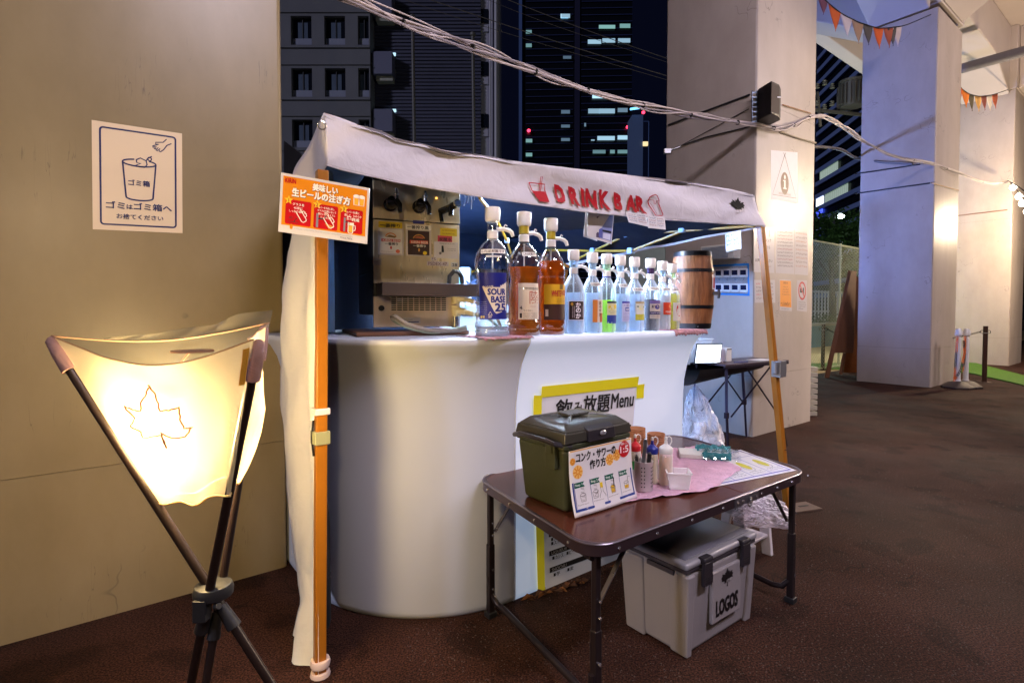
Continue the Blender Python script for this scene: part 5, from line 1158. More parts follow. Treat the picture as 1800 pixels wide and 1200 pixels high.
def beer_sign():
    dy = PL.y - .045; d = [at(489, 407, dy), at(645, 429, dy), at(650, 331, dy), at(494, 303, dy)]
    for p in d[1:3]: p += Vector((0, .09, 0)) * 0
    t, S, hu = board('instruction_sign', 'orange and red sign on pouring beer, fixed to the orange pole at left', 'sign', d, mat('laminated_paper', rgb('e2dfe4'), .22), .003)
    og = ink('d88418', .25); rd = ink('b8161c', .25); wt = ink('f0e8e0'); ye = ink('f0b81c'); kk = ink('2a1a18'); gy = ink('7a7884')
    S.rect(3, 8.5, 97.5, hu - 3, og, 1, 'panel')
    S.text('KIRIN', 5.5, hu - 10, 5, rd, 3, .04, 12)
    S.text('美味しい', 37, hu - 14.5, 8, kk, 2, .05, 28); S.text('美味しい', 36.6, hu - 14, 8, wt, 3, .05, 28)
    S.text('生ビールの注ぎ方', 14.4, hu - 24.6, 9, kk, 2, .05, 65); S.text('生ビールの注ぎ方', 14, hu - 24, 9, wt, 3, .05, 65)
    def rbox(x0, x1): S.poly(S.arc(x1 - 2, hu - 30, 2, 2, 0, 90, 4) + S.arc(x0 + 2, hu - 30, 2, 2, 90, 180, 4) + S.arc(x0 + 2, 12, 2, 2, 180, 270, 4) + S.arc(x1 - 2, 12, 2, 2, 270, 360, 4), rd, 2, 'step_panel')
    for i, (x0, x1) in enumerate(((7, 36), (39, 66), (69, 94))):
        rbox(x0, x1); cx, cy = x0 + 3.5, hu - 29
        S.poly([(cx + (5.2 if k % 2 == 0 else 2.4) * math.cos(R(90 + 36 * k)), cy + (5.2 if k % 2 == 0 else 2.4) * math.sin(R(90 + 36 * k))) for k in range(10)], ye, 3, 'star'); S.ctext(str(i + 1), cx, cy - 2.2, 4, ink('7a4a10'), 4)
    for i, s in enumerate(('グラスを', '45度に', 'しっかり傾ける。')): S.ctext(s, 21.5, hu - 34 - i * 4, 2.8, wt, 3, .01, (13, 10, 20)[i])
    for i, s in enumerate(('レバーを手前に倒し、', 'グラスの内側に沿って', '静かに流れるように', 'ビールを注ぐ。')): S.ctext(s, 53.5, hu - 33 - i * 3.6, 2.6, wt, 3, .01, (18, 21, 19, 13)[i])
    for i, s in enumerate(('レバーを奥に', '倒して、なめらか', '泡づけする。')): S.ctext(s, 83, hu - 33 - i * 4, 2.8, wt, 3, .01, (14, 19, 14)[i])
    def mug(x, y, s, ang, fill=None):
        rot = lambda p: (x + s * (p[0] * math.cos(ang) - p[1] * math.sin(ang)), y + s * (p[0] * math.sin(ang) + p[1] * math.cos(ang)))
        S.line([rot(p) for p in ((-3, 8), (-3, -4), (-2, -6), (2, -6), (3, -4), (3, 8))], .9, wt, 4, 'mug_drawing'); S.line([rot(p) for p in ((3, 5), (5.5, 4.5), (6, 1), (5.5, -1.5), (3, -2))], .8, wt, 4, 'mug_drawing')
    mug(26, 20, 1.0, R(35)); S.line([(10, 13), (22, 13)], .5, kk, 3); S.line([(17.5, 13), (18.5, 16), (21, 17.5)], .8, kk, 3, 'arrow'); S.text('45°', 11.5, 16, 3.2, kk, 3, 0)
    S.rect(42, 11, 44.5, 27, gy, 3, 'tap_drawing'); S.line([(44.5, 21), (51, 21.5), (53, 26)], 1.6, kk, 3, 'tap_drawing'); mug(57, 18, 1.0, R(35)); S.poly([(52, 17), (62, 14.5), (60, 12), (56.5, 11)], ink('d89020'), 3, 'beer'); S.line([(51, 28.5), (54, 28.5), (56, 26.5)], .8, wt, 3, 'arrow')
    S.rect(73, 11, 75, 27, gy, 3, 'tap_drawing'); S.line([(75, 22), (79, 22), (79, 18)], 1.4, kk, 3, 'tap_drawing'); S.rect(78, 11, 84, 19, ink('e0a838'), 3, 'beer'); S.rect(77.6, 18.5, 84.4, 22, wt, 3, 'foam'); mug(81, 15, .9, 0); S.text('完成', 82, 24, 4, wt, 3, .02); S.line([(76.5, 28), (79, 29), (81, 28)], .8, wt, 3, 'arrow')
    for x, a in ((86, .15), (92, -.15)): S.poly([(x - 2.6, hu - 22), (x + 2.6, hu - 22), (x + 3, hu - 13), (x - 3, hu - 13)], ink('f0a820'), 3, 'beer'); S.disc(x, hu - 12.4, 3.6, 2.2, wt, 4, 'foam'); S.line([(x - 3, hu - 13), (x - 2.6, hu - 22.5), (x + 2.6, hu - 22.5), (x + 3, hu - 13)], .8, wt, 4, 'mug_drawing')
    S.disc(14.5, 7.6, 1.8, 3, ink('d88418'), 2, 'drop'); S.scrib(18, 5.4, 66, 1.3, ink('8a8088')); S.scrib(70, 2.6, 14, 1.8, K); S.done()
beer_sign()

# ================================================================ LANTERN
def lantern():
    H1, H2, H3 = at(368, 1032, 1.255), at(368, 1040, 1.235), at(389, 1035, 1.285)
    T1, T2, T3 = at(98, 610, 1.26), at(452, 618, 1.12), at(462, 590, 1.40)
    base = Vector((H1.x, H1.y, 0)); t = thing('tripod_lantern', 'glowing cream fabric lantern on a dark three legged stand in the foreground', 'lantern', base)
    P = lambda p: Vector(p) - base
    lm = mat('leg_brown', rgb('241a18'), .35, .3, var=.15, vs=12)
    for T_, H_, r in ((T1, H1, .0105), (T2, H2, .0105), (T3, H3, .0095)):
        f = H_ + (H_ - T_) * (H_.z / (T_.z - H_.z)); mb = MB(); mb.tube([P(T_), P(H_), P(f)], r, 12); leg = obj('leg', mb, lm, t, smooth=True)
        mb = MB(); d = (T_ - H_).normalized(); mb.tube([P(f), P(f) + d * .04], r * 1.35, 12); obj('rubber_foot', mb, M_dark, leg, smooth=True)
        mb = MB(); q = H_ - d * .05; mb.tube([P(q), P(q - d * .06)], r * 1.5, 12, rr=[r * 1.2, r * 1.6]); obj('ferrule', mb, M_dark, leg, smooth=True)
    mb = MB(); c = P((H1 + H2 + H3) / 3); mb.lathe([(.025, -.018), (.042, -.014), (.044, .0), (.040, .014), (.022, .018)], 20, c); mb.box(c + Vector((-.01, -.03, -.03)), (.03, .03, .05)); mb.tube([c + Vector((.02, -.03, -.025)), c + Vector((.032, -.035, -.02))], .008, 8); obj('hub', mb, M_dark, t, smooth=True, bev=.002)
    # fabric: three sided tapering tube, concave sides, sagging rim
    ctr = P(at(300, 700, 1.27))
    top = [P(at(90, 590, 1.26)), P(at(446, 596, 1.10)), P(at(474, 567, 1.42))]
    bot = [P(at(272, 880, 1.26)), P(at(405, 866, 1.17)), P(at(432, 822, 1.37))]
    sh = sheer('lantern_canvas', rgb('e6d6b4'), (.34, .30, .23), .34, (.05, .045, .035))  # inner face coloured dark to hold down the glow seen through the cloth
    def side(i, nu=26, nv=26):
        a0, a1, b0, b1 = top[i], top[(i + 1) % 3], bot[i], bot[(i + 1) % 3]
        sag = (.062, .02, .028)[i]; hang = (.014, .008, .012)[i]
        def f(a, b):
            tp = a0.lerp(a1, a) - Z * sag * 4 * a * (1 - a); bt = b0.lerp(b1, a) - Z * hang * math.sin(math.pi * a) - Z * .006 * math.sin(a * 14)
            p = bt.lerp(tp, b); mid = (ctr + Z * (p.z - ctr.z)); inn = Vector((mid.x - p.x, mid.y - p.y, 0))
            bow = 4 * a * (1 - a) * (.10 + .14 * b)
            bulge = -.04 * math.sin(math.pi * b) * math.sin(math.pi * a)
            w_ = .008 * noise.noise(Vector((a * 5 + i * 7, b * 5, 0))) + .012 * math.exp(-((b - .86) / .08) ** 2) * math.sin(a * 18) * .4
            return p + inn * (bow * .55 if b > .6 else bow * .35) * min(1, b + .3) + inn.normalized() * (bulge + w_) * min(1, 6 * a, 6 * (1 - a)) * 1.0
        def f2(a, b): # smooth in b
            return f(a, b) if not .5 < b < .7 else f(a, .5).lerp(f(a, .7), (b - .5) / .2)
        return f2
    trim = mat('trim_brown', rgb('8a6a50'), .8)
    for i in range(3):
        f = side(i); mb = MB(); mb.grid(f, 28, 28); pn = obj('fabric_panel', mb, sh, t, smooth=True)
        mb = MB(); mb.tube([f(k / 28, 1) for k in range(29)], .0018, 6); obj('rim_binding', mb, trim, pn, smooth=True)
        mb = MB(); mb.tube([f(k / 28, 0) for k in range(29)], .0028, 6); obj('hem', mb, clothmat('hem_cream', rgb('c9b07c'), .3), pn, smooth=True)
        if i == 0:
            S = Sheet(lambda x, y, l: f(x, y) + (Vector((0, -1, 0)) * (.0025 + l)), pn, .0003)
            pts = []
            base_ = [(a / 1108, b / 1200) for a, b in [(485, 235), (505, 262), (515, 290), (520, 318), (550, 315), (583, 305), (588, 345), (600, 375), (625, 370), (605, 400), (560, 405), (525, 388), (535, 420), (545, 440), (528, 395), (500, 400), (468, 405), (460, 385), (425, 368), (440, 340), (405, 302), (435, 315), (460, 318), (458, 290), (478, 262), (485, 235)]]
            # place by looking up the panel parameters whose picture position matches
            def solve(px, py):
                best = None; a, b = .5, .6
                for it in range(14):
                    g = f(a, b) + base; x, y = proj(g); ga = f(a + .01, b) + base; gb = f(a, b + .01) + base
                    xa, ya = proj(ga); xb, yb = proj(gb); J = ((xa - x) / .01, (xb - x) / .01, (ya - y) / .01, (yb - y) / .01)
                    det = J[0] * J[3] - J[1] * J[2]; dx, dy = px - x, py - y
                    a += (J[3] * dx - J[1] * dy) / det * .8; b += (-J[2] * dx + J[0] * dy) / det * .8; a = min(.98, max(.02, a)); b = min(.97, max(.03, b))
                return a, b
            rp = [(x * 600, 550 + y * 650) for x, y in base_]
            fine = []
            rnd = random.Random(4)
            for (x0, y0), (x1, y1) in zip(rp, rp[1:]):
                for k in range(4):
                    s = k / 4; fine.append(solve(x0 + (x1 - x0) * s + rnd.uniform(-1, 1), y0 + (y1 - y0) * s + rnd.uniform(-1, 1)))
            q = [f(a, b) + Vector((0, -.003, 0)) for a, b in fine]; mb = MB(); mb.tube(q, .0019, 5); obj('maple_outline', mb, mat('outline_brown', rgb('6a3a28'), .7), pn)
    # loose back flap folded above the rear rim
    a0, a1 = top[2], top[0]
    def flap(a, b):
        p = a0.lerp(a1, a * .8) - Z * .028 * 4 * a * .8 * (1 - a * .8); up = (.030 * (1 - a) ** .7 + .012 * math.sin(a * 9) ** 2 * (1 - a)) * b
        return p + Z * (up + .004) + Vector((0, .02 * math.sin(a * 13 + b * 2) * b, 0)) - Z * .012 * (1 - b)
    mb = MB(); mb.grid(flap, 30, 6); obj('back_flap', mb, sh, t, smooth=True)
    # corner pockets where the legs enter
    pk = clothmat('pocket_mauve', rgb('8a6a64'), .12, .8, .3, 30)
    for T_, tp, sx in ((T1, top[0], .035), (T2, top[1], .042), (T3, top[2], .03)):
        H_ = H1 if T_ is T1 else H2 if T_ is T2 else H3
        d = (T_ - H_).normalized(); a = P(T_) + d * .012; mb = MB(); mb.tube([a + d * .014, a + d * .008, a - d * .03, a - d * .075], .02, 10, rr=[.006, .012, .016, .0175]); o = obj('corner_pocket', mb, pk, t, smooth=True)
    # stitched yellow edge beside the right pocket
    p0, p1 = P(at(428, 614, 1.085)), P(at(420, 678, 1.105)); mb = MB(); mb.grid(lambda a, b: p0.lerp(p1, b) + Vector((.014, -.004, .004)) * a, 1, 4); obj('webbing', mb, clothmat('webbing_gold', rgb('c8962c'), .3), t, solid=.002)
    # lamp body inside
    c = P(LAMP_P); mb = MB(); mb.lathe([(.02, .05), (.028, .06), (.028, .085), (.004, .10)], 16, c); mb.tube([c + Z * .1, P(at(335, 616, 1.27))], .0025, 5); mb.lathe([(.001, -.004), (.045, -.002), (.045, .002), (.001, .004)], 20, P(at(338, 617, 1.27))); obj('lamp_holder', mb, mat('holder_brown', rgb('6a4a3a'), .6), t, smooth=True)
def proj(p):
    q = Vector(p) - CAM; c, s = math.cos(PITCH), math.sin(PITCH); fz = q.y * c - q.z * s; up = q.y * s + q.z * c
    return CX + F * q.x / fz, PP - F * up / fz
lantern()

# ================================================================ TABLE WITH THINGS ON IT
TH = .57
def table():
    B = onz(1041, 969, TH); C = onz(1424, 827, TH); e1 = (C - B); L1 = e1.length; e1.normalize()
    ang = R(119); e2 = Vector((math.cos(ang), math.sin(ang), 0)); L2 = .78
    t = thing('folding_table', 'brown folding table with rounded corners and metal rim, front of the counter', 'table', Vector((B.x, B.y, 0)))
    q = lambda a, b, z: e1 * a + e2 * b + Z * z
    r = .10
    def outline(ins):
        pts = []
        for (ca, cb, a0) in ((r + ins, r + ins, 180), (L1 - r - ins, r + ins, 270), (L1 - r - ins, L2 - r - ins, 0), (r + ins, L2 - r - ins, 90)):
            for k in range(9): a = R(a0 + 90 * k / 8); pts.append((ca + r * math.cos(a), cb + r * math.sin(a)))
        return pts
    top = mat('table_brown', rgb('502a20'), .2, var=.15, vs=2, spec=.6, bump=.06, bs=5)
    for a0, a1 in ((0, .617), (.622, 1)):
        pts = [(min(max(a, L1 * a0), L1 * a1), b) for a, b in outline(.010)]; pp = []
        for p in pts:
            if not pp or (abs(p[0] - pp[-1][0]) + abs(p[1] - pp[-1][1])) > 1e-5: pp.append(p)
        mb = MB(); mb.prism(pp, TH - .014, TH, lambda a, b, h: q(a, b, h)); obj('table_leaf', mb, top, t)
    o_, i_ = outline(0), outline(.012); n = len(o_); mb = MB()
    prof = [(o_, TH - .034), (o_, TH - .002), (outline(.004), TH + .0025), (i_, TH + .0015), (i_, TH - .034)]
    vs = [q(a, b, z) for ring, z in prof for a, b in ring]; m_ = len(prof)
    fs = [(i * n + k, i * n + (k + 1) % n, ((i + 1) % m_) * n + (k + 1) % n, ((i + 1) % m_) * n + k) for i in range(m_) for k in range(n)]
    mb.add(vs, fs); rim = obj('rim', mb, mat('rim_violet', rgb('55464e'), .30, .75), t, smooth=True)
    mb = MB(); mb.tube([q(a, b, TH + .001) for a, b in outline(.0)] + [q(*outline(0)[0], TH + .001)], .003, 6); obj('rim_bead', mb, mat('bead_metal', rgb('8a8490'), .3, .8), rim, smooth=True)
    sc_ = mat('screw_metal', (.7, .7, .72), .25, .9)
    def screw(a, b, z, nx):
        p = q(a, b, z); mb = MB(); mb.lathe([(.0055, 0), (.005, .002), (.002, .0035)], 10); o = obj('screw', mb, sc_, t, smooth=True, loc=p); o.rotation_euler = Vector(nx).to_track_quat('Z', 'Y').to_euler()
    n1 = Vector((e1.y, -e1.x, 0)); n2 = Vector((-e2.y, e2.x, 0)); n2 = n2 if n2.dot(e1) < 0 else -n2
    for s in (.085, .22, .36, .50, .70, .79, .88, .985): screw(L1 * s, -.001, TH - .018, n1)
    for s in (.15, .4, .62, .85): screw(-.001, L2 * s, TH - .018, n2)
    # hinge plate with hook
    mb = MB(); c = q(L1 * .62, -.0, TH - .016) + n1 * .003; mb.bar(c - e1 * .085, c + e1 * .075, .005, .028); hp = obj('hinge_plate', mb, mat('hinge_steel', rgb('77727a'), .35, .8), t)
    for s in (-.07, -.035, .02, .055): mb = MB(); p = c + e1 * s + n1 * .003; mb.tube([p, p + n1 * .003], .005, 8); obj('rivet', mb, sc_, hp)
    mb = MB(); p = c + n1 * .009 - Z * .012; mb.tube([p + (e1 * math.cos(R(a)) + Z * math.sin(R(a))) * .013 for a in range(-200, 100, 20)], .003, 6); mb.tube([p + Z * .013, p + Z * .022 + e1 * .004], .003, 6); mb.lathe([(.004, -.004), (.004, .004)], 8, p); obj('hook', mb, sc_, hp, smooth=True)
    lm = mat('leg_dark', rgb('2a2225'), .35, .4)
    # legs: four, with lower frames
    feet = []
    for (a, b) in ((.060, .05), (.050, L2 - .05), (L1 - .055, .05), (L1 - .055, L2 - .08)):
        p0 = q(a, b, TH - .03); p1 = q(a, b, .0)
        mb = MB(); mb.bar(p0, q(a, b, .27), .022, .022, e1); leg = obj('leg', mb, lm, t, bev=.004)
        mb = MB(); mb.bar(q(a, b, .30), q(a, b, .02), .027, .027, e1); obj('leg_sleeve', mb, lm, leg, bev=.004)
        mb = MB(); mb.box(q(a, b, .012), (.040, .040, .024), Matrix.Rotation(A, 3, 'Z')); obj('rubber_foot', mb, M_dark, leg, bev=.004)
        for z in (.12, .20, .34, .39): mb = MB(); p = q(a, b, z) + n1 * .016; mb.tube([p, p + n1 * .004], .0045, 8); obj('bolt', mb, sc_, leg)
    for a in (.045, L1 - .055):
        b0, b1 = (.05, L2 - .05) if a < .5 else (.05, L2 - .08); s = 1 if a < .5 else -1
        mb = MB(); pts = [q(a, b1, .17), q(a + s * .005, b1, .10), q(a + s * .02, b1 - .03, .062), q(a + s * .03, b1 - .07, .055), q(a + s * .03, b0 + .07, .055), q(a + s * .02, b0 + .03, .062), q(a, b0, .10), q(a, b0, .17)]
        mb.tube(pts, .012, 10); obj('foot_bar', mb, lm, t, smooth=True)
        mb = MB(); mb.tube([q(a, b0, TH - .05), q(a, b1, TH - .05)], .011, 8); obj('cross_bar', mb, lm, t, smooth=True)
        for b in (b0 + .01, b1 - .01):
            br = obj('brace', MB().bar(q(a + s * .17, b, TH - .04), q(a + s * .02, b, TH - .22), .004, .016, e2), mat('brace_steel', rgb('77727a'), .35, .8) if s > 0 else lm, t)
            for k in (.05, .5, .95): mb = MB(); p = q(a + s * .17, b, TH - .04).lerp(q(a + s * .02, b, TH - .22), k) + n1 * .004; mb.tube([p, p + n1 * .004], .005, 8); obj('rivet', mb, sc_, br)
    return e1, e2, B
TE1, TE2, TB = table()
def tp(px, py, dz=0): return onz(px, py, TH + .001 + dz)
def green_cooler():
    p = tp(992, 906); rz = R(38); t = thing('cooler_box', 'olive green cooler box with dark lid carrying a recipe sheet, on the brown table', 'cooler', p, rz)
    Wd, D, H = .325, .25, .235
    gm = mat('cooler_olive', rgb('3a3e2a'), .45, var=.06, vs=3, bump=.1, bs=120); lidm = mat('cooler_lid', rgb('3c3a34'), .28, var=.05, vs=3); dk = mat('latch_black', rgb('2a262c'), .35)
    i = .018
    mb = MB(); mb.hexa([(i, i * .6, 0), (Wd - i, i * .6, 0), (Wd - i, D - i, 0), (i, D - i, 0)], [(0, 0, H - .02), (Wd, 0, H - .02), (Wd, D, H - .02), (0, D, H - .02)]); obj('body', mb, gm, t, bev=.014, seg=4)
    mb = MB(); mb.box((Wd / 2, D / 2, H - .012), (Wd + .008, D + .008, .02)); obj('collar', mb, gm, t, bev=.006)
    mb = MB(); s = .014; mb.hexa([(-.006, -.008, H), (Wd + .006, -.008, H), (Wd + .006, D + .006, H), (-.006, D + .006, H)], [(0, -.004, H + .035), (Wd, -.004, H + .035), (Wd, D, H + .035), (0, D, H + .035)]); lid = obj('lid', mb, lidm, t, bev=.005, seg=3)
    mb = MB(); mb.hexa([(.002, -.002, H + .0352), (Wd - .002, -.002, H + .0352), (Wd - .002, D - .002, H + .0352), (.002, D - .002, H + .0352)], [(.035, .03, H + .060), (Wd - .035, .03, H + .060), (Wd - .035, D - .03, H + .060), (.035, D - .03, H + .060)]); obj('lid_top', mb, lidm, lid, bev=.006, seg=3)
    # raised cross of creases on the lid
    c = Vector((Wd / 2, D / 2, H + .0665)); 
    for x, y in ((.045, .04), (Wd - .045, .04), (.045, D - .04), (Wd - .045, D - .04)):
        mb = MB(); a = Vector((x, y, H + .0605)); b = c + Vector(((x - c.x) * .28, (y - c.y) * .28, -.001)); sd = Vector((c.y - y, x - c.x, 0)).normalized() * .017; mb.add([a - sd * .8, a + sd * .8, b + sd * .3, b - sd * .3, a + Z * .001, b + Z * .009], [(0, 1, 4), (1, 2, 5, 4), (2, 3, 5), (3, 0, 4, 5)]); obj('lid_ridge', mb, lidm, lid)
    mb = MB(); mb.box((c.x, c.y, c.z + .002), (.10, .07, .010)); obj('lid_boss', mb, lidm, lid, bev=.004)
    mb = MB(); mb.hexa([(Wd * .30, -.016, H - .004), (Wd * .72, -.016, H - .004), (Wd * .72, .0, H - .004), (Wd * .30, .0, H - .004)], [(Wd * .30, -.012, H + .036), (Wd * .72, -.012, H + .036), (Wd * .72, .02, H + .050), (Wd * .30, .02, H + .050)]); lt = obj('latch', mb, dk, t, bev=.004)
    mb = MB(); mb.lathe([(.011, 0), (.012, .002), (.008, .004)], 16, sx=1.3, sy=.7); obj('emblem', mb, mat('silver_emblem', rgb('a8a8b0'), .3, .6), lt, loc=(Wd * .51, -.0165, H + .022), rot=(R(90), 0, 0))
    # handle folded round the left side
    mb = MB(); mb.tube([(.03, -.001, H - .012)] + [(-.030, .02, H + .004), (-.036, .06, H + .010), (-.036, D * .75, H + .010), (-.02, D - .01, H - .005)], .009, 8); obj('handle', mb, dk, t, smooth=True)
    mb = MB(); mb.box((-.008, .055, H - .045), (.018, .05, .085)); mb.box((-.016, .055, H - .02), (.014, .03, .03)); obj('handle_bracket', mb, gm, t, bev=.004)
    # recipe sheet taped on the front, bottom curling forward
    sh = thing('recipe_sheet', 'curling recipe sheet with oranges and four drink steps on the green cooler', 'sheet', p, rz)
    k = (Wd - .012) / 100; hu = .215 / k
    def f(x, y, l):
        b = y / hu; out = .004 + .030 * (1 - b) ** 2.4 + .006 * math.sin(x / 100 * 3.14) * (1 - b)
        return Vector((x * k + .006, -.010 - out - l + (.012 * b if False else 0), .004 + y * k * .985))
    mb = MB(); mb.grid(lambda a, b: f(a * 100, b * hu, 0), 10, 24); obj('sheet', mb, mat('laminated_recipe', rgb('dcd8dc'), .3), sh, smooth=True, solid=.0016)
    S = Sheet(f, sh, .0005); bl = ink('28408c', .3); w1 = ink('e6e2e6', .3); gd = ink('0f5a48', .3); og = ink('e0902c', .3)
    def R_(x0, y0, x1, y1, m, lay, nm='print'): S.rect(x0, y0, x1, y1, m, lay, nm, 4, max(1, int((y1 - y0) / 4)))
    S.line([(1, hu - 1)] + [(99, hu - 1)], 1.6, ink('d8a860'), 2); R_(0.5, 1.5, 99.5, 2.8, ink('c8a050'), 1)
    R_(2.5, 4.5, 97.5, 7, bl, 2, 'border'); R_(2.5, 5, 4.5, hu * .5, bl, 2, 'border'); R_(95.5, 5, 97.5, hu * .5, bl, 2, 'border')
    for cx, cy, r_ in ((12, hu - 24, 9), (62, hu - 19, 8), (74, hu - 16, 8), (5, hu - 12, 5)):
        cy = max(cy, 44); S.disc(cx, cy, r_, r_, og, 1, 'orange_slice'); S.disc(cx, cy, r_ * .82, r_ * .82, ink('f0c070'), 2, 'orange_slice')
        for a in range(0, 360, 45): S.line([(cx + r_ * .15 * math.cos(R(a)), cy + r_ * .15 * math.sin(R(a))), (cx + r_ * .75 * math.cos(R(a)), cy + r_ * .75 * math.sin(R(a)))], 1.6, og, 3, 'orange_slice')
    S.disc(24, 42, 5, 4, ink('8a90d8'), 1, 'splash'); S.disc(88, hu - 26, 6, 4, ink('8a90d8'), 1, 'splash'); S.disc(2.5 + 92, hu - 12, 3, 5, ink('8a90d8'), 1, 'splash')
    S.text('コンク・サワーの', 10, hu - 13.5, 9.5, K, 4, .045, 62); S.text('作り方', 30, hu - 24, 9.5, K, 4, .045, 25)
    S.disc(87, hu - 11, 9.5, 9.5, ink('c01c24', .3), 4, 'badge'); S.ctext('1:5', 87, hu - 15, 7.5, ink('f0e8e8'), 5, .03, 14); S.ctext('濃縮レシピ', 87, hu - 6, 2.6, ink('f0e8e8'), 5, .01, 12)
    yb, yt = 7.6, hu * .50
    for i in range(4):
        x0, x1 = 6 + i * 23.2, 6 + i * 23.2 + 21; S.line([(x0 - 1, yb), (x0 - 1, yt)], .5, bl, 2, 'border'); S.poly([(x0 - .5, yt - 6), (x0 - .5, yt - .5), (x0 + 14, yt - .5), (x0 + 11.5, yt - 3), (x0 + 14, yt - 6)], gd, 3, 'step_flag'); S.text('Step %d' % (i + 1), x0 + .5, yt - 5, 3.2, ink('e8f0e8'), 4, .02, 10)
        cx = x0 + 10; gl = [(cx - 4, yt - 14), (cx - 3.2, yb + 6), (cx + 3.2, yb + 6), (cx + 4, yt - 14)]
        if i == 1:
            S.line([(cx + 1, yb + 5), (cx + 1, yt - 20), (cx + 4, yt - 16), (cx + 4, yt - 10), (cx + 7, yt - 10), (cx + 7, yt - 16), (cx + 10, yt - 20), (cx + 10, yb + 5)], .5, ink('5a5458'), 3, 'bottle_drawing'); S.rect(cx + 3.4, yt - 12, cx + 7.6, yt - 6.5, ink('e0c020'), 3, 'label'); cx -= 4; gl = [(a - 5, b) for a, b in gl]; S.line([(cx + 3, yt - 15), (cx - 3, yb + 8)], .4, ink('5a5458'), 3, 'glass_drawing')
        S.line(gl, .5, ink('5a5458'), 3, 'glass_drawing'); S.line(S.arc(cx, yt - 14, 4, 1.3, 0, 360, 12), .4, ink('5a5458'), 3, 'glass_drawing')
        if i < 3:
            for kk in range(4): S.line([(cx - 2.5, yb + 8 + kk * 4), (cx + 2, yb + 7 + kk * 4), (cx + 2.5, yb + 10 + kk * 4), (cx - 2, yb + 11 + kk * 4)], .35, ink('7a7478'), 3, 'ice_drawing')
        if i == 2: S.poly([(cx - 2.8, yb + 6.4), (cx + 2.8, yb + 6.4), (cx + 3.2, yb + 14), (cx - 3.2, yb + 14)], ink('e0b020'), 2, 'drink'); S.line([(cx + 2, yt - 14), (cx + 3, yt - 5)], 1.2, K, 3)
        if i == 3: S.poly([(cx - 3, yb + 6.4), (cx + 3, yb + 6.4), (cx + 3.8, yt - 17), (cx - 3.8, yt - 17)], ink('e0b020'), 2, 'drink'); S.line([(cx - 1, yt - 20), (cx + 4, yt - 8), (cx + 7, yt - 9)], .5, ink('5a5458'), 4)
        S.scrib(x0 + 1, yb + 2.5, 16, 1.3, ink('5a5458')); 
    S.done()
green_cooler()
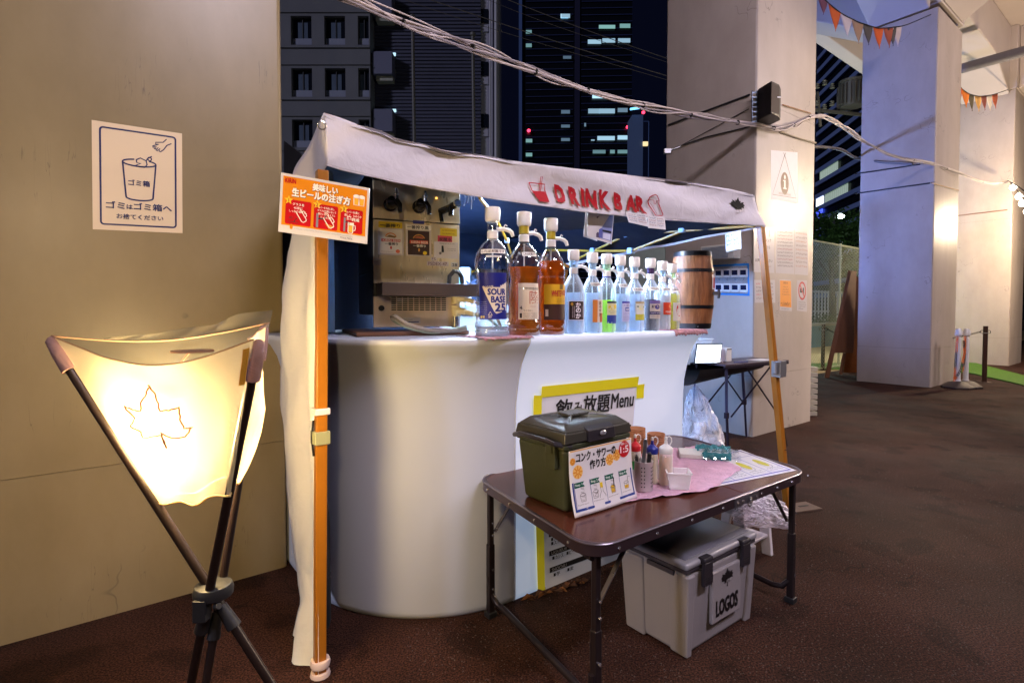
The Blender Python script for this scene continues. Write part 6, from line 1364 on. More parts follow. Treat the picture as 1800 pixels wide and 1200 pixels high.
def table_items():
    # pink cloth on the table
    c = [tp(1108, 880), tp(1322, 838), tp(1190, 800), tp(1148, 796)]
    def f(a, b):
        p = [tp(1072, 886), tp(1240, 866), tp(1305, 826)]
        lo = p[0].lerp(p[1], min(1, a * 1.6)) if a < .625 else p[1].lerp(p[2], (a - .625) / .375)
        hi = tp(1090, 805).lerp(tp(1222, 785), a)
        q = lo.lerp(hi, b); n_ = noise.noise(Vector((q.x * 16, q.y * 16, 0))); e = min(1, 8 * b, 8 * (1 - b), 8 * a, 8 * (1 - a))
        q = q + Z * (.003 + .012 * max(0, n_) + .005 * abs(noise.noise(Vector((q.x * 45, q.y * 45, 3)))))
        if b < .02: q += Vector((.006 * math.sin(a * 19), .006 * math.cos(a * 31), 0))
        return q
    # recipe sheet lying on the table
    cs = [tp(1257, 855, .0015), tp(1400, 826, .0015), tp(1302, 790, .0015), tp(1180, 812, .0015)]
    t, S, hu = board('recipe_sheet', 'blue bordered recipe sheet lying flat at the right end of the table', 'sheet', cs, mat('laminated_recipe', rgb('dcd8dc'), .3), .001)
    bl = ink('3a3ca0', .3); S.line([(4, 4), (96, 4), (96, hu - 4), (4, hu - 4)], 2.2, bl, 1, 'border', True)
    for x in (27, 50, 73): S.line([(x, 5), (x, hu * .72)], .7, bl, 1, 'border')
    S.line([(5, hu * .72), (95, hu * .72)], .7, bl, 1, 'border')
    for i, x in enumerate((16, 39, 62, 85)):
        S.line(S.arc(x, hu * .35, 5, 9, 0, 360, 14), .5, ink('6a6a78'), 1, 'glass_drawing'); S.scrib(x - 8, 9, 16, 2, ink('5a5a68')); S.scrib(x - 8, 13, 16, 2, ink('5a5a68'))
        if i > 1: S.disc(x, hu * .42, 4, 11, ink('c8c040'), 2, 'drink')
    S.text('作り方', 20, hu * .78, 10, K, 2, .03, 26); S.done()
    mb = MB(); mb.grid(f, 60, 34); obj('table_cloth', mb, mat('pink_cloth', rgb('d6aac0'), .85, var=.14, vs=26, bump=1, bs=130), smooth=True, solid=.001, label='crumpled pink wiping cloth spread under the sauce bottles on the brown table', cat='cloth')
    z = .006
    # paper cups
    def cups(px, py, n, lab, s=1):
        p = tp(px, py); t = thing('cup_stack', lab, 'cups', p, 0, 'stacks of brown paper cups'); m = mat('kraft_paper', rgb('a8714c'), .7, var=.1, vs=20)
        for i in range(n):
            z0 = i * .0085; mb = MB(); mb.lathe([(.027, 0), (.0385, .078), (.0405, .079), (.041, .081), (.0395, .083), (.0375, .081), (.026, .003)], 28, (0, 0, z0), cap=False); 
            if i == n - 1: mb.lathe([(.026, .004), (.001, .004)], 28, (0, 0, z0), cap=False)
            obj('cup', mb, m, t, smooth=True)
    cups(1119, 798, 6, 'taller stack of brown paper cups, left of the two, beside the green cooler'); cups(1153, 806, 5, 'shorter stack of brown paper cups behind the blue capped sauce bottle')
    # squeeze bottles
    def sauce(px, py, lab, body, lev, bodym, capc, r=.023, h=.115, labc=None, sc_=1.0):
        p = tp(px, py, z); t = thing('sauce_bottle', lab, 'bottle', p, R(25), 'squeeze bottles on the brown table')
        pr = [(r * .9, 0), (r, .004), (r, h - .01), (r * .95, h), (r * .8, h + .004)]
        mb = MB(); mb.lathe([(q, zz) for q, zz in pr], 24); obj('shell', mb, body, t, smooth=True)
        mb = MB(); mb.lathe([(r * .88, .003), (r * .95, .006), (r * .95, lev), (.001, lev)], 24); obj('sauce', mb, bodym, t, smooth=True)
        mb = MB(); mb.lathe([(r * .98, h + .001), (r * 1.02, h + .003), (r * 1.02, h + .020), (r * .9, h + .024), (r * .5, h + .032), (r * .3, h + .036)], 24); obj('cap', mb, capc[0], t, smooth=True)
        mb = MB(); mb.lathe([(r * .3, h + .034), (.004, h + .056)], 12); obj('nozzle', mb, capc[1], t, smooth=True)
        mb = MB(); mb.lathe([(.004, h + .050), (.0065, h + .056), (.005, h + .064), (.001, h + .066)], 12); mb.tube([(.004, 0, h + .060), (.016, 0, h + .064), (.027, 0, h + .056), (.028, 0, h + .042), (.020, 0, h + .030)], .0022, 6); obj('cap_tip', mb, M_white, t, smooth=True)
        if labc: mb = MB(); mb.lathe([(r + .0008, labc[1]), (r + .0008, labc[2])], 24, cap=False); obj('label', mb, labc[0], t, smooth=True)
        return t
    cl = clearmat('soft_bottle', (.95, .93, .9), .55, .35); rd = mat('cap_red', rgb('c02028'), .35); bu = mat('cap_blue', rgb('202c88'), .35)
    sauce(1116, 842, 'red capped squeeze bottle with green band beside the cooler', cl, .10, mat('sauce_white', rgb('cfc4b8'), .5), (rd, rd), labc=(mat('band_green', rgb('1c8a3c'), .4), .045, .078))
    sauce(1146, 848, 'blue capped squeeze bottle of yellow sauce with ruler marks', cl, .105, mat('sauce_yellow', rgb('d6bc62'), .4), (bu, bu))
    t = sauce(1170, 850, 'white capped squeeze bottle of pale orange sauce, the rightmost of three', cl, .10, mat('sauce_cream', rgb('dca878'), .45), (M_white, M_white), r=.026, h=.12)
    # cutlery holder with tongs
    p = tp(1131, 860, z); t = thing('cutlery_holder', 'perforated steel cutlery holder with tongs on the pink cloth', 'holder', p, R(10)); ss = mat('steel_bright', rgb('c8c0c0'), .28, .5)
    mb = MB(); mb.lathe([(.032, 0), (.034, .002), (.034, .108), (.0355, .110), (.0345, .111), (.0325, .108), (.032, .004)], 32); obj('cup_body', mb, ss, t, smooth=True)
    for a in (-125, -108, -60, -42, -25):
        for k in range(6):
            an = R(a); mb = MB(); c = Vector((math.cos(an) * .0342, math.sin(an) * .0342, .02 + k * .014)); n = Vector((math.cos(an), math.sin(an), 0)); mb.tube([c, c + n * .0005], .0026, 8); obj('hole', mb, M_dark, t)
    dt = mat('utensil_dark', rgb('2c2a2c'), .35, .3)
    for a, b, w_, m in (((-.012, .0, .01), (.012, .01, .185), .014, mat('tong_steel', rgb('9a9ca0'), .3, .9)), ((-.004, .005, .01), (.010, .014, .180), .010, dt), ((.012, .0, .01), (.022, -.004, .135), .016, dt), ((-.02, .01, .01), (-.024, .012, .125), .012, dt)):
        mb = MB(); mb.bar(a, b, w_, .003, (0, 1, 0)); mb.tube([b, Vector(b) + Vector((.002, 0, .006))], w_ * .5, 10, rr=[w_ * .5, w_ * .2]); obj('utensil', mb, m, t, bev=.001)
    # open plastic box
    p = tp(1192, 856, z); t = thing('plastic_box', 'open frosted plastic box beside the sauce bottles on the brown table', 'box', p, R(-8)); fm = clearmat('frosted_plastic', (.93, .92, .93), .75, .3)
    a, b, h = .042, .036, .062; mb = MB(); o = [(-a, -b), (a, -b), (a, b), (-a, b)]; k = .82
    bt = [Vector((x * k, y * k, .001)) for x, y in o]; tpv = [Vector((x, y, h)) for x, y in o]
    mb.add(bt + tpv, [(3, 2, 1, 0)] + [(i, (i + 1) % 4, 4 + (i + 1) % 4, 4 + i) for i in range(4)]); obj('tub', mb, fm, t, solid=.0018, bev=.003)
    mb = MB(); lid = [Vector((x, y, 0)) for x, y in o]; mb.box((-.075, .03, h * .75), (.075, .004, .055), Matrix.Rotation(R(14), 3, 'Y')); obj('lid', mb, fm, t, bev=.004)
    mb = MB(); mb.tube([Vector((x * 1.05, y * 1.05, h)) for x, y in o + [o[0]]], .0035, 5); obj('rim', mb, fm, t)
    # packet of napkins in a film
    p = tp(1245, 802, .004); t = thing('napkin_pack', 'stack of white napkins in torn clear and teal film on the table', 'napkins', p, R(-14))
    mb = MB(); mb.box((-.03, .0, .010), (.20, .12, .020)); obj('napkins', mb, mat('napkin_white', rgb('d4d2cc'), .8), t, bev=.004)
    tl = clearmat('teal_film', (.10, .42, .46), .75, .4)
    def film(nm, m, x0, x1, y0, y1, h0, sd, kk=.012):
        mb = MB(); mb.grid(lambda a, b: (x0 + (x1 - x0) * a + .01 * noise.noise(Vector((b * 6, sd, 0))), y0 + (y1 - y0) * b, h0 + .026 * math.sin(math.pi * b) ** .5 + kk * noise.noise(Vector((a * 7, b * 6, sd))) + kk * .8 * abs(noise.noise(Vector((a * 15, b * 14, sd))))), 26, 20); obj(nm, mb, m, t, smooth=True)
    film('film', M_pet, -.04, .13, -.075, .075, .004, 3, .016); film('teal_film', tl, -.05, .10, .012, .06, .012, 7, .014); film('teal_film', tl, -.03, .09, -.066, -.048, .004, 9, .010)
table_items()
def silver_cooler():
    p = gnd(1205, 1163); q = gnd(1322, 1087); rz = math.atan2((q - p).y, (q - p).x); t = thing('cooler_box', 'large silver grey cooler box with black latches and maple leaf emblem under the table', 'cooler', p, rz)
    Wd = (q - p).length + .01; D = .30; H = .325; sm = mat('cooler_silver', rgb('8c8689'), .42, var=.04, vs=3, bump=.06, bs=150); lm = mat('cooler_lid_grey', rgb('63636f'), .32, .1, var=.04, vs=3); le = mat('lid_rim_silver', rgb('9a989f'), .35, .2)
    k = .016; mb = MB(); mb.hexa([(k, k, 0), (Wd - k, k, 0), (Wd - k, D - k, 0), (k, D - k, 0)], [(0, 0, H - .012), (Wd, 0, H - .012), (Wd, D, H - .012), (0, D, H - .012)]); obj('body', mb, sm, t, bev=.02, seg=4)
    for x in (-.001, Wd - .045): mb = MB(); mb.hexa([(x + (k if x < .1 else -k * .7), k - .012, 0), (x + .046 - (0 if x < .1 else k), k - .012, 0), (x + .046 - (0 if x < .1 else k), .08, 0), (x + (k if x < .1 else -k * .7), .08, 0)], [(x, -.010, H - .02), (x + .046, -.010, H - .02), (x + .046, .08, H - .02), (x, .08, H - .02)]); obj('corner_post', mb, sm, t, bev=.008, seg=3)
    mb = MB(); mb.hexa([(.006, D - .11, 0), (.03, D - .11, 0), (.03, D - .02, 0), (.006, D - .02, 0)], [(-.008, D - .11, H - .02), (.03, D - .11, H - .02), (.03, D, H - .02), (-.008, D, H - .02)]); obj('corner_post', mb, sm, t, bev=.008, seg=3)
    mb = MB(); mb.box((Wd / 2, D / 2, H - .004), (Wd + .006, D + .006, .016)); obj('gasket', mb, mat('gasket_dark', rgb('3c363c'), .5), t, bev=.004)
    mb = MB(); mb.box((Wd / 2, D / 2, H + .016), (Wd + .018, D + .018, .026)); lid = obj('lid', mb, le, t, bev=.011, seg=4)
    mb = MB(); mb.hexa([(.01, .012, H + .030), (Wd - .01, .012, H + .030), (Wd - .01, D - .012, H + .030), (.01, D - .012, H + .030)], [(.035, .035, H + .044), (Wd - .035, .035, H + .044), (Wd - .035, D - .035, H + .044), (.035, D - .035, H + .044)]); obj('lid_top', mb, lm, lid, bev=.006, seg=3)
    bk = mat('latch_black', rgb('18161a'), .3)
    for x in (.10, Wd - .10):
        mb = MB(); mb.box((x, -.018, H - .028), (.055, .014, .085)); mb.box((x, -.010, H + .022), (.055, .028, .020)); mb.tube([(x - .028, -.016, H + .022), (x + .028, -.016, H + .022)], .011, 10); l = obj('latch', mb, bk, t, bev=.003)
        for i in range(3):
            for j in range(4): mb = MB(); mb.box((x - .015 + j * .01, -.0255, H - .058 + i * .009), (.003, .002, .003)); obj('grip_dot', mb, M_dark, l)
    mb = MB(); x0, x1 = .145, Wd - .12; mb.box(((x0 + x1) / 2, -.004, H * .56), (x1 - x0, .016, H * .60)); pl = obj('badge_plate', mb, sm, t, bev=.006, seg=3)
    S = Sheet(plane_fn(((x0 + x1) / 2, -.0125, H * .30), (1, 0, 0), (0, 0, 1), 1.0), t, .0005)
    mp = [(x * .056, .128 + y * .050) for x, y in MAPLE] + [(0, .135)]; S.tri(mp, [(i, (i + 1) % (len(mp) - 1), len(mp) - 1) for i in range(len(mp) - 1)], ink('161418', .3), 1, 'maple_emblem'); S.ctext('LOGOS', 0.0, .012, .058, ink('161418', .3), 2, .05, .145); S.ctext('LOGOS', .010, .125, .010, ink('b8b2b4'), 3, .03, .032); S.done()
    for y in (.08, .20): mb = MB(); mb.box((Wd * .55 + y * .2, D - .02, H + .046), (.05, .012, .004)); obj('vent_slot', mb, M_dark, lid)
    # side recess on the left
    mb = MB(); mb.box((-.002, .11, H * .93), (.010, .12, .016)); obj('hinge_recess', mb, mat('gasket_dark', rgb('3c363c'), .5), t)
silver_cooler()
def stool_and_bags():
    p = gnd(1343, 985); rz = R(38); t = thing('step_stool', 'white plastic step stool behind the silver cooler, under the table end', 'stool', p, rz); wm = mat('stool_white', rgb('cfc8cc'), .45); h = .34
    mb = MB(); mb.box((-.03, .14, h), (.26, .25, .02)); obj('seat', mb, wm, t, bev=.008)
    for x in (-.15, .085):
        mb = MB(); mb.hexa([(x - .012, .0, 0), (x + .012, .0, 0), (x + .012, .05, 0), (x - .012, .05, 0)], [(x - .010, .03, h - .01), (x + .010, .03, h - .01), (x + .010, .09, h - .01), (x - .010, .09, h - .01)]); obj('leg', mb, wm, t, bev=.004)
        mb = MB(); mb.hexa([(x - .012, .25, 0), (x + .012, .25, 0), (x + .012, .29, 0), (x - .012, .29, 0)], [(x - .010, .19, h - .01), (x + .010, .19, h - .01), (x + .010, .26, h - .01), (x - .010, .26, h - .01)]); obj('leg', mb, wm, t, bev=.004)
        mb = MB(); mb.box((x, .145, h - .05), (.018, .21, .09)); obj('side_panel', mb, wm, t, bev=.004)
    mb = MB(); mb.box((-.03, .05, h - .07), (.22, .014, .12)); obj('front_panel', mb, wm, t, bev=.004)
    mb = MB(); mb.box((-.03, .10, .10), (.22, .16, .016)); obj('step', mb, wm, t, bev=.005)
    bagm = clearmat('bag_film', (.95, .92, .96), .40, .38, bump=.5, bs=9)
    b = at(1335, 898, 2.60); crumple('plastic_bag', 'clear plastic bag hanging off the white step stool', 'bag', b, (.14, .08, .075), bagm, 3, .32, 3, rz=R(-22), freq=1.3)
    g = gnd(1240, 776); g = Vector((g.x, g.y, 0)); g = at(1240, 778, 4.85); g.z = 0
    t = thing('plastic_bag', 'tall full clear plastic bag standing on the ground behind the counter end', 'bag', (g.x, g.y, 0))
    def bag(a, b_):
        an = a * 2 * math.pi; z = b_ * .56; r = .20 * (1 - b_ ** 1.3 * .80) * (.75 + .25 * min(1, b_ * 10)); r *= 1 + .28 * noise.noise(Vector((math.cos(an) * 1.6, math.sin(an) * 1.6, z * 6))) + .26 * abs(noise.noise(Vector((math.cos(an) * 4, math.sin(an) * 4, z * 12))))
        return (math.cos(an) * r - .10 * b_, math.sin(an) * r * .8, max(.002, z + .03 * noise.noise(Vector((an, z * 8, 2)))))
    mb = MB(); mb.grid(lambda a, b_: bag(a, b_), 64, 40); obj('film', mb, bagm, t, smooth=True)
    mb = MB(); mb.lathe([(.001, .01), (.075, .012), (.088, .035), (.09, .10), (.075, .105), (.07, .04)], 20, (.04, 0, .01)); mb.lathe([(.04, .12), (.055, .2), (.05, .21)], 16, (-.05, 0, .02)); obj('contents', mb, mat('tub_white', rgb('cfc6bc'), .5), t, smooth=True)
stool_and_bags()

# ---------------------------------------------------------------- rear table with tablet
def camp_table():
    h = .79; Pn = onz(1275, 641, h); a1 = R(30); e1 = Vector((math.cos(a1), math.sin(a1), 0)); e2 = Vector((-e1.y, e1.x, 0)); L1, L2 = .88, .38
    t = thing('camp_table', 'dark slatted camp table with crossed legs beside the speaker pillar', 'table', (Pn.x, Pn.y, 0), a1)
    dk = mat('camp_dark', rgb('2c2430'), .35, .4); n = 7
    for i in range(n):
        mb = MB(); mb.box((L1 * (i + .5) / n, L2 / 2, h - .008), (L1 / n - .004, L2, .014)); obj('slat', mb, mat('camp_slat', rgb('453740'), .4, .2), t, bev=.002)
    mb = MB(); mb.box((L1 / 2, .01, h - .026), (L1, .018, .018)); mb.box((L1 / 2, L2 - .01, h - .026), (L1, .018, .018)); obj('frame', mb, dk, t)
    for x0, x1 in ((.05, -.02), (L1 - .2, L1 - .1)):
        for y in (.03, L2 - .03):
            mb = MB(); s = -1 if y < .2 else 1; mb.bar((x0, y, h - .03), ((x0 + x1) / 2 + .02, y + s * .02, h * .45), .022, .016); lg = obj('leg', mb, mat('camp_leg', rgb('484660'), .35, .5), t)
            mb = MB(); mb.bar(((x0 + x1) / 2 + .02, y + s * .02, h * .48), (x1 + .05, y + s * .05, 0), .017, .014); obj('lower_leg', mb, dk, lg); mb = MB(); mb.box(((x0 + x1) / 2 + .02, y + s * .02, h * .45), (.032, .03, .05)); obj('clamp', mb, dk, lg, bev=.003)
    for y in (.03, L2 - .03): 
        mb = MB(); mb.bar((.12, y, h * .42), (L1 - .2, y, h - .03), .010, .010); mb.bar((L1 - .15, y, h * .42), (.3, y, h - .03), .010, .010); obj('brace', mb, dk, t)
    mb = MB(); mb.grid(lambda a, b: (-.28 + .85 * a, .02 + .34 * b, h - .03 - .15 * math.sin(math.pi * b) ** .6 * (1 - a * .6)), 16, 10); obj('storage_net', mb, mat('net_black', (.01, .01, .012), .6), t, smooth=True)
    T = lambda x, y, z: Pn + e1 * x + e2 * y + Z * (z - 0)
    # tablet propped up
    q = T(-.06, .12, 0); tt = thing('tablet', 'lit tablet with a white screen propped on the rear table', 'tablet', Vector((q.x, q.y, h)), R(8))
    f = lambda x, y, o=0: Vector((x + .28 * y, y * math.sin(R(32)) * .6 - o, y * .9))
    cs = [(-.135, 0), (.105, 0), (.105, .19), (-.135, .19)]
    fr = [f(x, y) for x, y in cs]; mb = MB(); mb.hexa([v + Vector((0, .012, 0)) for v in fr], fr); obj('case', mb, M_dark, tt, bev=.003)
    sc4 = [f(x * .93 - .001, .012 + y * .88, .002) for x, y in cs]; mb = MB(); mb.add(sc4, [(0, 1, 2, 3)]); obj('screen', mb, mat('tablet_screen', (1, 1, 1), .3, emit=(.80, .93, 1), es=1.5), tt)
    mb = MB(); mb.bar((.05, .01, .0), (.10, .12, .10), .06, .004); obj('stand', mb, M_dark, tt)
    q = T(.22, .26, 0); o = thing('card_printer', 'small white box standing beside the tablet', 'printer', Vector((q.x, q.y, h)), R(30))
    mb = MB(); mb.box((-.04, 0, .055), (.16, .10, .11)); obj('casing', mb, mat('printer_lilac', rgb('b8b4c4'), .4), o, bev=.006); mb = MB(); mb.box((.075, -.01, .06), (.07, .11, .12)); fc = obj('front', mb, M_white, o, bev=.004); mb = MB(); mb.box((.075, -.0665, .108), (.06, .002, .008)); obj('paper_slot', mb, M_dark, fc)
    mb = MB(); a = T(.13, .05, h + .008 - Pn.z) + Z * 0; 
    a = Pn + e1 * .20 + e2 * .07; a.z = h + .006; b = a + e1 * .16 - e2 * .02; mb.tube([a, b], .006, 8); obj('pen', mb, mat('pen_blue', rgb('1c2a6a'), .3), label='dark blue pen lying in front of the white box', cat='pen', smooth=True)
    mb = MB(); a = Pn + e1 * .66 + e2 * .14; a.z = h + .002; mb.box(a, (.21, .15, .001), Matrix.Rotation(a1, 3, 'Z')); obj('paper', mb, M_paper, label='blank paper lying on the right end of the slatted camp table', cat='paper')
    mb = MB(); pts = [tt.location + Vector((.10 + .03 * math.cos(k * .7), .02 + .03 * math.sin(k * .9), .01 + .025 * abs(math.sin(k * .5)))) for k in range(16)]; mb.tube(pts, .003, 5); obj('charging_cable', mb, M_white, smooth=True, label='white charging cable looped between tablet and white box', cat='cable')
    # clear crate on the table behind the tablet
    q = T(-.05, .38, 0); cr = thing('clear_crate', 'clear plastic crate behind the glowing tablet', 'crate', Vector((q.x, q.y, h)), R(30)); cm = clearmat('crate_film', (.9, .95, 1), .35, .12)
    a, b, hh = .20, .12, .20; mb = MB(); o4 = [(-a, -b), (a, -b), (a, b), (-a, b)]; mb.add([Vector((x * .88, y * .88, .002)) for x, y in o4] + [Vector((x, y, hh)) for x, y in o4], [(3, 2, 1, 0)] + [(i, (i + 1) % 4, 4 + (i + 1) % 4, 4 + i) for i in range(4)]); obj('tub', mb, cm, cr, solid=.003, bev=.006)
    mb = MB(); mb.tube([Vector((x * 1.03, y * 1.03, hh)) for x, y in o4 + [o4[0]]], .006, 6); obj('rim', mb, cm, cr)
    mb = MB(); mb.box((-.05, 0, .05), (.12, .1, .08)); obj('packet', mb, mat('packet_blue', rgb('8aa0c8'), .5), cr, bev=.01)
camp_table()

# ---------------------------------------------------------------- rear cabinet seen between dispenser and bottles
def back_cabinet():
    D = 3.55; z = at(800, 538, D).z; x0, x1 = (772 - CX) / F * D, (905 - CX) / F * D
    wm = mat('cabinet_white', rgb('c4d2e0'), .4); t = thing('back_cabinet', 'white cabinet behind the counter with sauce bottles standing on it', 'cabinet', ((x0 + x1) / 2, D + .2, 0))
    mb = MB(); mb.box((0, 0, z / 2 - .03), (x1 - x0, .38, z - .06)); obj('carcass', mb, wm, t, bev=.004); mb = MB(); mb.box((0, -.01, z - .02), (x1 - x0 + .02, .42, .05)); obj('worktop', mb, mat('worktop_grey', rgb('a8b6c8'), .4), t, bev=.004)
    for k in (-1, 1): mb = MB(); mb.box((k * (x1 - x0) / 4, -.196, z / 2 - .05), ((x1 - x0) / 2 - .012, .012, z - .16)); d_ = obj('door', mb, wm, t, bev=.003)
    def X(px): return (px - CX) / F * D
    it = [(794, 17, 'teal jar with a yellow lid on the back cabinet', rgb('18a0a8'), rgb('e0c040')), (810, 15, 'white bottle with a red cap on the back cabinet', rgb('d8d4d4'), rgb('d02820')), (822, 17, 'plain white bottle next to the red capped one', rgb('dcdce0'), rgb('dcdce0')), (831, 9, 'short pale jar at the right of the plain white bottle', rgb('b8b8cc'), rgb('c8c8d4'))]
    for px, h, lab, c1, c2 in it:
        k = D / F; b = thing('sauce_jar', lab, 'jar', (X(px), D + .06, z + .005)); r = .022 if px != 794 else .026
        mb = MB(); mb.lathe([(r, 0), (r, h * k * .6), (r * .6, h * k * .75)], 18); obj('body', mb, mat('jar_%d' % px, c1, .4), b, smooth=True); mb = MB(); mb.lathe([(r * .95, 0), (r * .95, h * k * .25), (r * .4, h * k * .32)], 18, (0, 0, h * k * .62)); obj('cap', mb, mat('jarcap_%d' % px, c2, .4), b, smooth=True)
    sh = thing('storage_box', 'white and teal box on the cabinet, seen above the drip tray', 'box', (X(806), D + .2, z + .005)); k = D / F
    mb = MB(); mb.box((0, 0, .13), (.13, .12, .26)); obj('carton', mb, mat('carton_white', rgb('c8d8e0'), .5), sh, bev=.004); mb = MB(); mb.box((-.03, -.061, .20), (.06, .003, .1)); obj('panel', mb, mat('teal_print', rgb('1c9aa0'), .5), sh)
    crumple('plastic_bag', 'dark crumpled bag on the back cabinet behind the tall clear bottle', 'bag', (X(832), D + .2, z + .11), (.09, .07, .10), mat('bag_dark', rgb('2a3448'), .3), 8, .4, 1)
back_cabinet()
def dark_items():
    # dark equipment under the counter at left
    t = thing('gas_cylinder_cover', 'dark grey covered cylinder on the ground behind the orange pole', 'cylinder', (gnd(560, 1110).x - .02, 2.10, 0)); mb = MB(); mb.lathe([(.05, 0), (.055, .02), (.055, .42), (.045, .50), (.02, .53)], 20); obj('cover', mb, mat('cover_grey', rgb('1c2024'), .7), t, smooth=True)
    mb = MB(); mb.lathe([(.0565, .2), (.0565, .21)], 20); obj('seam', mb, M_dark, t)
dark_items()

# ---------------------------------------------------------------- speaker, cables, tape
def speaker():
    d = 5.12; t = thing('loudspeaker', 'black loudspeaker on a perforated bracket high on the pillar', 'speaker', at(1352, 175, d))
    c = t.location.copy(); f = lambda px, py, dd: at(px, py, dd) - c
    a = [f(1333, 158, 5.16), f(1355, 148, 5.0), f(1371, 149, 5.12), f(1372, 201, 5.12), f(1355, 204, 5.0), f(1334, 207, 5.16)]
    q = [f(1333, 157, 5.2), f(1356, 147, 5.02), f(1370, 149, 5.10), f(1373, 153, 5.2)]
    z0, z1 = f(0, 205, 5.1).z, f(0, 148, 5.1).z
    pts = [(v.x, v.y) for v in q] + [(q[3].x - .03, q[3].y + .14), (q[0].x + .03, q[0].y + .12)]
    mb = MB(); mb.prism(pts, z0, z1); obj('cabinet', mb, mat('speaker_black', rgb('241c1c'), .5), t, bev=.012, seg=3)
    mb = MB(); s0, s1 = Vector((q[1].x, q[1].y, 0)), Vector((q[2].x, q[2].y, 0)); n = Vector((.3, -1, 0)).normalized() * .002
    mb.add([s0 + n + Z * (z0 + .02), s1 + n + Z * (z0 + .02), s1 + n + Z * (z1 - .02), s0 + n + Z * (z1 - .02)], [(0, 1, 2, 3)]); g = obj('grille', mb, mat('grille_brown', rgb('3a2c28'), .7), t)
    mb = MB(); mb.box(f(1369, 171, 5.08), (.04, .004, .012)); obj('badge', mb, M_white, t)
    br = mat('bracket_steel', rgb('6a7484'), .4, .7)
    for x in (1322, 1330):
        mb = MB(); mb.bar(f(x, 160, 5.24), f(x, 217, 5.24), .018, .006); obj('bracket', mb, br, t)
    for i in range(7): mb = MB(); mb.bar(f(1322, 163 + i * 8.5, 5.235), f(1330, 163 + i * 8.5, 5.235), .012, .012); obj('bracket_rung', mb, br, t)
speaker()
def cables():
    def spl(ctrl, n=10):
        P_ = [Vector(p) for p in ctrl]; out = []
        for i in range(len(P_) - 1):
            a, b, c, d = P_[max(i - 1, 0)], P_[i], P_[i + 1], P_[min(i + 2, len(P_) - 1)]
            for k in range(n): s = k / n; out.append(.5 * ((2 * b) + (c - a) * s + (2 * a - 5 * b + 4 * c - d) * s * s + (3 * b - a - 3 * c + d) * s ** 3))
        return out + [P_[-1]]
    ctl = [(560, -22, 2.6), (618, 0, 2.75), (720, 45, 3.1), (830, 84, 3.4), (930, 122, 3.8), (1010, 152, 4.1), (1100, 178, 4.5), (1178, 195, 4.8), (1250, 209, 5.0), (1322, 219, 5.22), (1370, 226, 5.5), (1398, 219, 5.75), (1422, 207, 5.95), (1448, 205, 6.2), (1480, 222, 6.7), (1520, 250, 7.3), (1575, 276, 8.0), (1635, 287, 8.62), (1683, 303, 9.3), (1740, 323, 10.6), (1772, 318, 11.9)]
    path = spl([at(*c) for c in ctl], 8); cm = mat('cable_white', rgb('c2b6b4'), .5); cg = mat('cable_grey', rgb('8a8288'), .5)
    t = thing('cable_bundle', 'thick bundle of white cables swagged across from top left to the far lamp', 'cables', path[0]); o0 = path[0]
    rnd = random.Random(5); n = len(path)
    for k in range(6):
        ph = rnd.uniform(0, 6.28); r0 = .016; pts = []
        for i, p in enumerate(path):
            tg = (path[min(i + 1, n - 1)] - path[max(i - 1, 0)]).normalized(); u = tg.cross(Z).normalized(); v = u.cross(tg); a = ph + i * .13 + k
            sc_ = r0 * (1 - .4 * i / n); pts.append(p - o0 + (u * math.cos(a) + v * math.sin(a)) * sc_ + v * .03 * math.sin(i * .35 + k) * (.35 if k < 5 else 1.0))
        mb = MB(); mb.tube(pts, .0075 if k < 4 else .0055, 6); obj('cable', mb, cm if k % 3 else cg, t, smooth=True)
    for i in range(6, n, 9):
        p = path[i] - o0; tg = (path[min(i + 1, n - 1)] - path[i - 1]).normalized(); mb = MB(); mb.tube([p - tg * .006, p + tg * .006], .026 * (1 - .4 * i / n), 10); obj('cable_tie', mb, M_dark, t)
    # single loose wire above the bundle
    pts = spl([at(*c) for c in ((635, -6, 2.8), (740, 38, 3.15), (840, 84, 3.5), (960, 128, 3.9), (1080, 172, 4.4), (1178, 192, 4.8), (1322, 216, 5.24))], 8)
    mb = MB(); mb.tube(pts, .0045, 6); obj('wire', mb, cm, smooth=True, label='single white wire running just above the thick cable bundle', cat='wire')
    ow = mat('overhead_wire', rgb('6e645c'), .7)
    for i, (a, b, d0, d1, lab) in enumerate((((920, 4), (1178, 99), 26, 27, 'upper of two long thin wires crossing the skyscraper'), ((778, 0), (1178, 129), 24, 25, 'lower of two long thin wires crossing the skyscraper'))):
        p, q = at(*a, d0), at(*b, d1); e = (q - p); p2, q2 = p - e * .6, q + e * .5
        pts = [p2.lerp(q2, k / 30) - Z * .9 * 4 * (k / 30) * (1 - k / 30) * .25 for k in range(31)]; mb = MB(); mb.tube(pts, .018, 5); obj('overhead_wire', mb, ow, smooth=True, label=lab, cat='wire')
        mb = MB(); mb.tube([v - Z * (.28 + .1 * math.sin(k * .2)) for k, v in enumerate(pts)], .010, 5); obj('overhead_wire', mb, ow, smooth=True, label='faint thinner wire just below the ' + ('upper' if i == 0 else 'lower') + ' long wire over the skyscraper', cat='wire')
    # pipe-like cable behind pillars 2 and 3
    pts = spl([at(1418, 258, 7.4), at(1450, 259, 7.6), at(1480, 264, 8.2)] + [onside(1506, 278, 5.55) - U * .02, onside(1550, 285, 5.55) - U * .02, onside(1605, 288, 5.55) - U * .02], 6)
    mb = MB(); mb.tube(pts, .022, 8); obj('conduit', mb, mat('conduit_grey', rgb('6a6664'), .5), smooth=True, label='grey conduit bending from behind the speaker pillar onto the blue pillar', cat='conduit')
    # straps round the pillars
    bk = mat('strap_black', (.015, .015, .02), .5)
